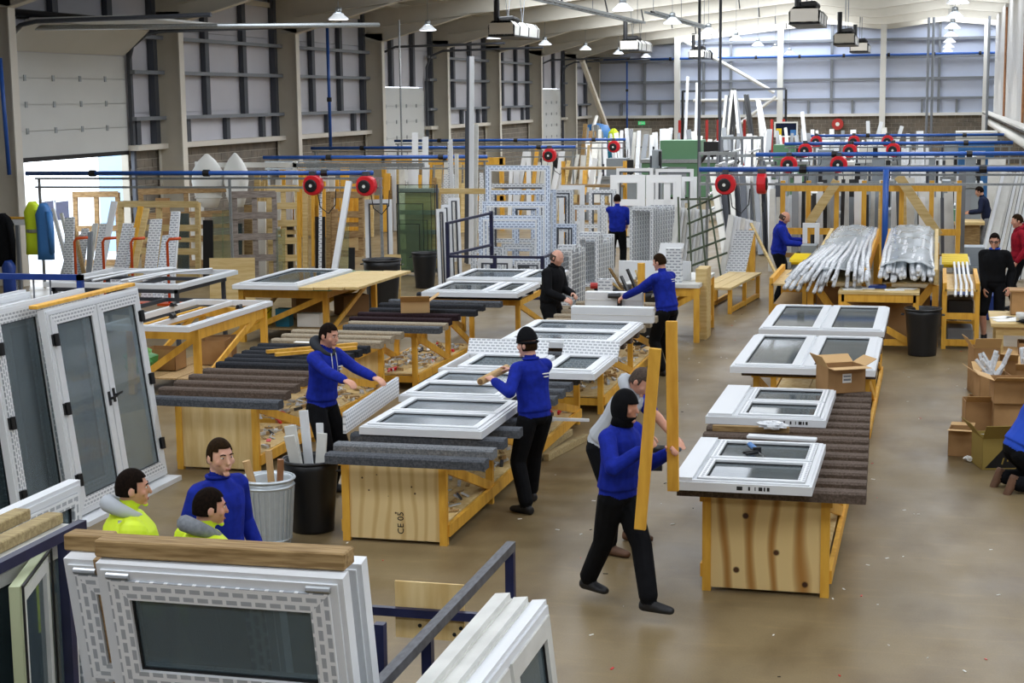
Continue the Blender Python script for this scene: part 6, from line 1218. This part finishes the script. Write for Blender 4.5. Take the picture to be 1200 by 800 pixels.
for i, (x, y, r) in enumerate(((.98, 23.5, .3), (1.15, 23.75, -.2), (.95, 23.8, .8), (1.3, 23.6, .2))): tag(G().box(-.15, .15, -.105, .105, 0, .012).build('paper_stack', M['paper'], loc=(x, y, .852), rot=(0, 0, r)), 'untidy papers on the cluttered right-hand table', 'paper', 'papers on the cluttered table')
mg = thing('mug', 'pale grey mug standing on the cluttered table', 'mug', (1.17, 23.4, .866)); G().lathe([(.055, 0), (.06, .12), (.052, .12), (.048, .01)], 14).build('cup', M['old_upvc'], mg, True); mk('handle', M['old_upvc'], mg, lambda g: g.tube([(.055, 0, .1), (.1, 0, .08), (.1, 0, .04), (.055, 0, .02)], .009, 6))
gv = G(); crumple(gv, (1.25, 23.28, .858), .12, .08, .05, 30); tag(gv.build('work_gloves', M['black_cloth']), 'black work gloves lying crumpled on the cluttered table', 'gloves')
def fill_rods(group, label, x, y, z, n, sp_=.13, L=.34, m='plastic_wrap'):
    for i in range(n): tag(G().tube([(x+random.uniform(-sp_, sp_), y+random.uniform(-sp_, sp_), z), (x+random.uniform(-sp_*1.7, sp_*1.7), y+random.uniform(-sp_, sp_), z+L*random.uniform(.7, 1.2))], random.uniform(.018, .03), 6).build('wrapped_part', M[m]), label, 'part', group)
random.seed(31)
carton('open brown carton with raised flaps, on top of the carton stack at right', .92, 18.9, .56, .52, .4, .26, .1, (1, 0, 1, 1), ang=.35); carton('closed brown carton holding up the open one at right', .98, 19.0, .0, .62, .5, .55, .05, (0, 0, 0, 0))
carton('tall brown carton left in the stack, front flap down', .52, 19.15, 0, .30, .34, .52, .1, (2, 0, 0, 1), ang=.3); carton('small dark brown carton on the floor, leftmost of the pile', .34, 18.55, 0, .26, .26, .30, -.1, (1, 1, 0, 0), ang=.1)
ob_ = carton('olive carton with black lettering standing open before the kneeling man', .72, 18.05, 0, .46, .42, .34, .25, (1, 0, 1, 1), m='cardboard_olive', ang=.9)
mk('black_print', M['black_plastic'], ob_, lambda g: g.add([(-.20, -.2115, .02), (.20, -.2115, .02), (.20, -.2115, .26), (.02, -.2115, .26)], [(0, 1, 2, 3)])); mk('printed_letters', M['cardboard_olive'], ob_, lambda g: [g.bar((-.02+.06*i, -.213, .06+.03*i), (.0+.06*i, -.213, .13+.03*i), .015, .003, up=(0, 1, 0)) for i in range(4)])
carton('open carton full of wrapped parts behind the stack, left', .72, 20.4, .32, .38, .35, .3, .2, (0, 1, 1, 0)); carton('open carton full of wrapped parts behind the stack, right', 1.22, 20.6, .36, .42, .35, .3, -.1, (1, 1, 0, 1)); carton('brown carton under the left carton of wrapped parts', .72, 20.4, 0, .5, .5, .315, .1, (0, 0, 0, 0)); carton('brown carton under the right carton of wrapped parts', 1.24, 20.6, 0, .5, .5, .355, 0, (0, 0, 0, 0))
fill_rods('wrapped parts in the left carton', 'film-wrapped part poking out of the left carton behind the stack', .72, 20.4, .5, 10); fill_rods('wrapped parts in the right carton', 'film-wrapped part poking out of the right carton behind the stack', 1.22, 20.6, .55, 12)
carton('tall narrow brown carton with torn top behind the wrapped parts', .68, 22.6, 0, .35, .35, .62, .2, (1, 0, 1, 0), ang=1.0); carton('brown carton open beside the torn tall one', 1.0, 23.0, 0, .45, .4, .4, -.2, (1, 1, 0, 1)); carton('squat brown carton under the cluttered table', 1.4, 23.4, .285, .5, .4, .3, 0, (0, 0, 0, 0))
gg = G(); crumple(gg, (.47, 19.75, .02), .1, .2, .35, 60); tag(gg.build('plastic_bag', M['plastic_wrap']), 'crumpled clear wrapping spilling beside the tall brown carton', 'bag'); gg = G(); crumple(gg, (.42, 18.2, .0), .05, .05, .06, 26); tag(gg.build('paper_scrap', M['paper']), 'crumpled white paper on the floor by the olive carton', 'paper')
gg = G(); crumple(gg, (.72, 18.1, .3), .15, .12, .06, 30); tag(gg.build('plastic_bag', M['plastic_wrap']), 'clear bag inside the olive carton', 'bag')
# leaning white frames at the right edge
for i in range(15): prof('tall white frame edge-on, leaning at the right edge behind the red hooded top', (1154+i*4.6, 292), (1176+i*4.2, 202+random.uniform(-1, 1)), 35.5+.1*i, .26 if i == 1 else .06, .06, 'old_upvc' if i % 2 else 'white_upvc', .5, 'frames leaning at the right edge', 'leaning_frame', 'frame')
for i in range(6): prof('dark gasketed frame edge among the white frames leaning at the right edge', (1160+i*10.2, 292), (1181+i*9.4, 203), 36.2+.1*i, .08, .05, 'dark_steel', .5, 'dark frame edges at the right edge', 'leaning_frame', 'frame')
sheet('broad pale board standing at the right edge beyond the leaning frames', 1158, 185, 1176, 260, 43.5, 'old_upvc', .2, 0)
tb2 = thing('workbench', 'timber workbench where the man in the navy jacket bends', 'workbench', (.55, 41.2, 0)); mk('bench_top', M['light_timber'], tb2, lambda g: g.box(-.7, .6, -.5, .5, .85, .92)); mk('carcass', M['dusty_timber'], tb2, lambda g: g.box(-.6, .5, -.4, .4, 0, .85)); mk('vice', M['machine_green'], tb2, lambda g: g.box(-.3, .1, -.3, .1, .92, 1.2))
sp2 = tag(G().box(-.08, .08, -.08, .08, 0, 2.3).build('steel_post', M['grey_steel'], loc=(.55, 37.4, 0)), 'grey steel post at the right end of the yellow timber rack', 'post')
# profiles in the racks between green trolley and yellow rack
for i in range(26): prof('white or grey length leaning in the racks beyond the wooden bench', (846+i*2.8+random.uniform(-2, 2), 270), (838+i*3.2+random.uniform(-4, 4), random.uniform(188, 215)), 41.5+.2*(i % 5), random.uniform(.08, .16), .06, random.choice(['white_upvc', 'old_upvc', 'dark_steel', 'grey_plastic', 'white_upvc']), .8, 'lengths leaning beyond the wooden bench')
# --- far machines and racks
machine('green profile saw with a black hose at the far end', 752, 165, 848, 196, 64, 2.0, 'machine_green'); machine('green machine right of the grey pigeonhole racks', 895, 170, 945, 198, 66, 1.5, 'machine_green'); machine('grey control cabinet left of the green saw', 760, 176, 776, 198, 60, 1.0, 'machine_grey')
tag(G().tube([(-8.7, 61.8, 1.5), (-8.4, 61.8, 1.85), (-7.6, 61.8, 1.9), (-7.2, 61.8, 1.5)], .08, 8).build('black_hose', M['black_rubber']), 'black hose looping over the green saw', 'hose')
for q, (px0, px1, py0) in enumerate(((846, 893, 160), (820, 862, 178))):
    x0, x1, z0, z1 = FR(px0, py0, px1, 205, 56-3*q); t = thing('pigeonhole_rack', ('tall grey steel pigeonhole rack below the red rack posts', 'lower grey steel rack stacked with white lengths')[q], 'rack', ((x0+x1)/2, 56-3*q, 0)); w_ = x1-x0
    for k in range(5): x = -w_/2+w_*k/4; mk('post', M['grey_steel'], t, lambda g: g.box(x-.04, x+.04, -.04, .04, 0, z1))
    for k in range(5): z = .2+(z1-.25)*k/4; mk('shelf_beam', M['galvanised'], t, lambda g: g.box(-w_/2, w_/2, -.05, .05, z-.05, z+.05))
    for k in range(18): tag(G().box(-.05, .05, 0, 2.5, 0, .06).build('plastic_profile', M['white_upvc'], loc=((x0+x1)/2-w_/2+.1+w_*.9*random.random(), 56-3*q-.2, .26+(z1-.25)*(k % 4)/4+.08*random.random())), 'white length lying in the %s' % ('tall pigeonhole rack', 'lower grey rack')[q], 'profile', 'lengths in the %s' % ('tall pigeonhole rack', 'lower grey rack')[q])
# tall lengths against the far wall with red posts
fr_ = thing('profile_rack', 'dark steel rack with red uprights before the far wall', 'rack', (-11.0, 90, 0))
for px in (800, 843, 921): x = atY(px, 120, 90).x+11.0; mk('post', M['black_plastic'], fr_, lambda g: g.box(x-.06, x+.06, -.06, .06, 0, 4.3))
mk('top_beam', M['dark_steel'], fr_, lambda g: g.bar(atY(800, 107, 90)-V((-11, 90, 0)), atY(921, 104, 90)-V((-11, 90, 0)), .12, .12))
for px in (797, 829, 842, 857, 873, 905, 919): x = atY(px, 120, 90).x+11.0; mk('red_upright', M['red_paint'], fr_, lambda g: g.box(x-.07, x+.07, -.2, -.08, 0, 2.7))
for i, (b, t_, m) in enumerate(((803, (806, 90), 'white_upvc'), (815, (817, 97), 'white_upvc'), (846, (851, 112), 'old_upvc'), (849, (853, 112), 'dark_steel'), (852, (858, 106), 'old_upvc'), (866, (861, 106), 'white_upvc'), (870, (862, 108), 'grey_plastic'), (856, (859, 104), 'black_plastic'), (860, (861, 104), 'black_plastic'), (880, (873, 111), 'black_plastic'), (883, (876, 111), 'black_plastic'), (895, (887, 116), 'white_upvc'), (899, (890, 118), 'white_upvc'), (892, (888, 118), 'old_upvc'))):
    prof('tall length leaning in the red-posted rack at the far wall', (b, 165), t_, 88+.1*i, .14, .1, m, 1.0, 'tall lengths in the red-posted rack')
for i in range(60):
    px = 690+i*6.1+random.uniform(-2, 2)
    if 1075 < px: continue
    prof('white length standing in the low stillages before the far wall', (px+random.uniform(-3, 3), 178), (px, random.uniform(150, 168)), 74+.5*(i % 5), random.uniform(.10, .28), .1, random.choice(['white_upvc', 'white_upvc', 'old_upvc', 'grey_plastic', 'film_far_x']), .6, 'lengths in the low stillages')
for i, (a, t_) in enumerate((((1050, 170), (1057, 148)), ((1064, 170), (1064, 157)), ((1076, 170), (1076, 154)), ((1080, 170), (1080, 154)), ((1018, 170), (1017, 142)), ((1025, 170), (1033, 143)), ((943, 160), (940, 131)))): prof('single white length standing apart before the far blockwork', a, t_, 72+.3*i, .16, .1, 'white_upvc', .3, 'single lengths before the far blockwork')
for i in range(12): prof('white length standing upright in the stand below the far right pipes', (1058+i*4, 200), (1058+i*4+random.uniform(-1, 1), random.uniform(168, 186)), 55+.2*i, .10, .08, 'white_upvc', .2, 'lengths in the stand below the far right pipes')
sd_ = thing('notice_board', 'white framed board with dark picture hung at the far end', 'board', (-6.9, 78, 2.4)); mk('board_frame', M['white_paint'], sd_, lambda g: g.rframe(-.55, .55, -.36, .36, .07, -.05, 0)); mk('dark_picture', M['navy_cloth'], sd_, lambda g: g.box(-.49, .49, -.03, -.02, -.3, .3)); mk('yellow_patch', M['yellow_plastic'], sd_, lambda g: g.box(-.45, -.2, -.04, -.03, -.28, .05)); mk('blue_patch', M['blue_cover'], sd_, lambda g: g.box(.2, .47, -.04, -.03, -.28, -.02)); mk('support_post', M['white_paint'], sd_, lambda g: g.box(-.05, .05, 0, .1, -2.4, -.3))
bm_ = thing('machine', 'blue and white machine below the clad office block at the far right', 'machine', (1.6, 62, 0)); mk('cabinet', M['blue_cover'], bm_, lambda g: g.box(-.85, .4, 0, 1.4, .1, 2.25)); mk('hood', M['white_paint'], bm_, lambda g: g.box(-.95, .5, -.1, 1.5, 2.25, 2.6)); mk('panel', M['white_paint'], bm_, lambda g: g.box(-.6, .1, -.02, 0, 1.4, 1.9))
for i, (px0, py0, px1, py1, y, m) in enumerate(((1085, 186, 1100, 215, 48, 'machine_grey'), (1104, 180, 1122, 215, 52, 'white_paint'), (1126, 184, 1150, 222, 47, 'machine_grey'), (1130, 190, 1145, 215, 58, 'machine_green'), (975, 190, 1010, 215, 47, 'white_paint'), (1015, 186, 1045, 212, 50, 'machine_grey'), (940, 196, 965, 222, 47, 'machine_grey'), (1000, 172, 1030, 192, 66, 'white_paint'), (950, 176, 985, 196, 58, 'machine_grey'), (1100, 166, 1130, 184, 68, 'machine_grey'), (905, 182, 930, 205, 56, 'machine_green'), (700, 186, 745, 215, 56, 'machine_grey'), (630, 180, 655, 205, 62, 'machine_grey'), (1045, 172, 1058, 190, 70, 'machine_grey'))):
    machine(('grey end-milling machine beside the blue upright pipe', 'white end-milling machine under the second right pipe', 'grey machine left of the broad pale board', 'green machine far behind the bent man', 'white machine under the hanging reels', 'grey machine under the hanging reels', 'grey machine left of the hanging reels', 'white machine below the notice board', 'grey machine under the third pipe', 'grey machine near the blue and white machine', 'green machine below the leftmost third-pipe reel', 'grey machine behind the pale double doors', 'grey machine before the last roller door', 'grey machine in line with the centre wall post')[i], px0, py0, px1, py1, y, 1.2, m)
tk = thing('compressor_tank', 'light blue tank with white pipe near the exit door', 'tank', (-17.4, 85, 0)); G().lathe([(.5, 1.0), (.75, 1.2), (.8, 2.2), (.6, 2.55), (.1, 2.65)], 16).build('tank_body', M['blue_cover'], tk, True); mk('pipe', M['white_paint'], tk, lambda g: g.tube([(0, -.85, 1.1), (0, -.85, 2.5), (0, 0, 3.0)], .1, 8))
for a in (-.5, .5): mk('leg', M['dark_steel'], tk, lambda g: g.box(a-.06, a+.06, -.06, .06, 0, 1.1))
hv = thing('hanging_coat', 'yellow hi-vis coat hanging beside the light blue tank', 'coat', (-16.3, 84, 1.3)); mk('coat_body', M['hivis'], hv, lambda g: g.lathe([(.28, 0), (.32, .5), (.26, .9), (.08, 1.1)], 10, sy=.5))
cbn = thing('cabinet', 'teal cabinet below the hanging hi-vis coat', 'cabinet', (-16.4, 83, 0)); mk('carcass', M['teal'], cbn, lambda g: g.box(-.6, .5, 0, .6, 0, 1.25)); mk('door', M['teal'], cbn, lambda g: g.box(-.55, -.06, -.03, 0, .1, 1.15)); mk('door', M['teal'], cbn, lambda g: g.box(-.04, .45, -.03, 0, .1, 1.15))
for i in range(10): prof('long grey or brown length leaning in the corner by the light blue tank', (682+i*3, 190), (686+i*2, 150+random.uniform(-6, 6)), 80+.3*i, .2, .1, random.choice(['grey_plastic', 'dusty_timber', 'galvanised', 'pallet_timber']), 1.0, 'lengths in the corner by the tank')
gbx = [('cardboard', (-10.6, 21.0, .25), (.5, .35, .3)), ('cardboard', (-10.1, 21.6, .25), (.4, .4, .35)), ('cardboard_in', (-10.3, 22.2, .25), (.5, .3, .3)), ('cardboard', (-10.6, 26.6, .25), (.55, .4, .4)), ('cardboard_in', (-10.0, 27.1, .25), (.5, .4, .35))]
for i, (m, c, s_) in enumerate(gbx): carton(('brown carton on the shelf of the yellow trestle, front', 'brown carton on the shelf of the yellow trestle, right', 'dark carton at the back of the yellow trestle shelf', 'brown carton on the shelf of the green-topped trestle, left', 'dark carton on the shelf of the green-topped trestle, right')[i], *c, *s_, .2*i, (0, 0, 0, 0), m=m)
gg = G(); crumple(gg, (-10.75, 20.55, .25), .22, .15, .35, 90); tag(gg.build('green_bag', M['green_bag']), 'shiny green bag on the shelf of the yellow trestle', 'bag')
yc = thing('yellow_tub', 'yellow tub on the shelf of the green-topped trestle', 'tub', (-11.0, 25.5, .25)); G().lathe([(.13, 0), (.15, .3), (.14, .3), (.12, .02)], 14).build('tub_body', M['yellow_plastic'], yc, True); mk('handle', M['black_rubber'], yc, lambda g: g.tube([(-.15, 0, .28), (-.1, -.13, .2), (.1, -.13, .2), (.15, 0, .28)], .008, 5))
tag(G().box(-.12, .12, -.1, .1, 0, .3).build('small_box', M['teal'], loc=(-10.6, 25.45, .25)), 'teal box beside the yellow tub', 'box'); tag(G().box(-.2, .2, -.1, .1, 0, .22).build('small_box', M['paper'], loc=(-10.15, 25.5, .25)), 'white box right of the teal box', 'box')
# ============================================================ labels that single out each repeat: colour, then place counted from the left
_u = 'first second third fourth fifth sixth seventh eighth ninth tenth eleventh twelfth thirteenth fourteenth fifteenth sixteenth seventeenth eighteenth nineteenth'.split()
def ordinal(n):
    if n < 20: return _u[n-1]
    t, r = divmod(n, 10); return {2: 'twentieth', 3: 'thirtieth', 4: 'fortieth', 5: 'fiftieth', 6: 'sixtieth'}[t] if r == 0 else {2: 'twenty', 3: 'thirty', 4: 'forty', 5: 'fifty', 6: 'sixty'}[t]+'-'+_u[r-1]
HUE = dict(white_upvc='white', old_upvc='off-white', film_far_x='printed-film', film_far_z='printed-film', dark_steel='dark grey', black_plastic='black', grey_plastic='grey', light_timber='pale timber', yellow_timber='yellow timber', dusty_timber='brown timber', raw_timber='brown timber', pallet_timber='brown timber', galvanised='grey metal', plastic_wrap='clear-wrapped', cardboard='brown', paper='white')
NOUN = {   # group: (thing, where, how levels are told apart)
 'edge-on frames left of the green rack': ('edge-on frame', 'in the stack left of the green rack', None), 'edge-on frames behind the wooden bench': ('edge-on frame', 'in the stack behind the wooden bench', None),
 'short frames by the wooden bench': ('short frame', 'in the low row by the wooden bench', None), 'stubby frames at the foot of the stack': ('stubby frame', 'at the foot of the leaning stack', None),
 'frames leaning at the right edge': ('tall edge-on frame', 'leaning at the right edge', None), 'dark frame edges at the right edge': ('tall gasketed frame edge', 'leaning at the right edge', None),
 'offcuts in the middle row bin': ('offcut', 'in the bin ending the middle row', None), 'papers on the packing table': ('paper stack', 'on the yellow packing table', None), 'papers on the cluttered table': ('paper stack', 'on the cluttered right-hand table', None),
 'offcuts in the black bin': ('plastic offcut', 'in the black bin by the knotty panel', None), 'lengths leaning in the red stands': ('length', 'leaning in the red stands', None), 'tall profiles left of the blue frames': ('tall profile', 'standing left of the blue-filmed frames', None),
 'slim profiles above the left air pipes': ('slim profile', 'rising above the left air pipes', None), 'lengths standing behind the glass rack': ('length', 'standing behind the glass rack', None), 'lengths standing beyond the pallets': ('length', 'standing beyond the pallets', None),
 'lengths leaning left of the exit door': ('length', 'leaning left of the exit door', None), 'lengths behind the yellow timber rack': ('length', 'behind the yellow timber rack', None), 'lengths leaning beyond the wooden bench': ('length', 'leaning beyond the wooden bench', None),
 'lengths in the tall pigeonhole rack': ('length', 'of the tall pigeonhole rack', 'shelf'), 'lengths in the lower grey rack': ('length', 'of the lower grey rack', 'shelf'), 'tall lengths in the red-posted rack': ('tall length', 'in the red-posted far rack', None),
 'lengths in the low stillages': ('length', 'in the low stillages before the far wall', None), 'single lengths before the far blockwork': ('lone length', 'before the far blockwork', None), 'lengths in the stand below the far right pipes': ('upright length', 'below the far right pipes', None),
 'lengths in the corner by the tank': ('long length', 'leaning in the corner by the blue tank', None), 'small boxes on the timber shelf rack': ('small box', 'of the timber shelf rack', 'shelf'), 'planed boards on the green-topped trestle': ('planed board', 'on the green-topped trestle', None),
 'loose bars across the wide empty frame': ('loose thin bar', 'across the wide empty frame', None), 'strips over the narrow yellow stand': ('draped strip', 'over the narrow yellow stand', None), 'low frames packed right of the bald man': ('frame', 'packed right of the balding man', None),
 'frames packed before the standing man': ('frame', 'packed before the man seen from behind', None), 'frames packed right of the standing man': ('frame', 'packed right of the man seen from behind', None),
 'wrapped parts in the left carton': ('part', 'in the left carton behind the stack', None), 'wrapped parts in the right carton': ('part', 'in the right carton behind the stack', None),
 'wrapped profiles in the left trough': ('white profile', 'in the left trough', 'layer'), 'wrapped profiles in the right trough': ('white profile', 'in the right trough', 'layer')}
bpy.context.view_layer.update()
sets = {}
for o in COL.objects:
    if o.parent is None and o.get('group') in NOUN: sets.setdefault(o['group'], []).append(o)
for gname, objs in sets.items():
    noun, where, lv = NOUN[gname]; keyed = {}
    objs.sort(key=lambda o: o.name); zs_ = sorted(o.matrix_world.translation.z for o in objs); levels = [zs_[0]]
    for z in zs_:
        if z-levels[-1] > .2: levels.append(z)
    for k, o in enumerate(objs):
        part = o if o.type == 'MESH' else o.children[0]; hue = HUE.get(part.data.materials[0].name, 'white')
        place = where
        if lv == 'layer': place = ('bottom layer ', 'middle layer ', 'top layer ')[k//12]+where
        elif lv == 'shelf': place = '%s shelf up ' % ordinal(1+max(i for i, z in enumerate(levels) if o.matrix_world.translation.z >= z-.19))+where.replace('of the ', 'in ')
        c = part.matrix_world @ (sum((V(q) for q in part.bound_box), V())/8); c = c-V((0, 0, 4)); keyed.setdefault((hue, place), []).append((CR.dot(c)/CF.dot(c), k, o))
    for (hue, place), row in keyed.items():
        row.sort(key=lambda r: r[:2])
        for i, (_, _, o) in enumerate(row):
            o['label'] = ('only %s %s %s' % (hue, noun, place)) if len(row) == 1 else '%s %s %s from the left, %s' % (ordinal(i+1), hue, noun, place)
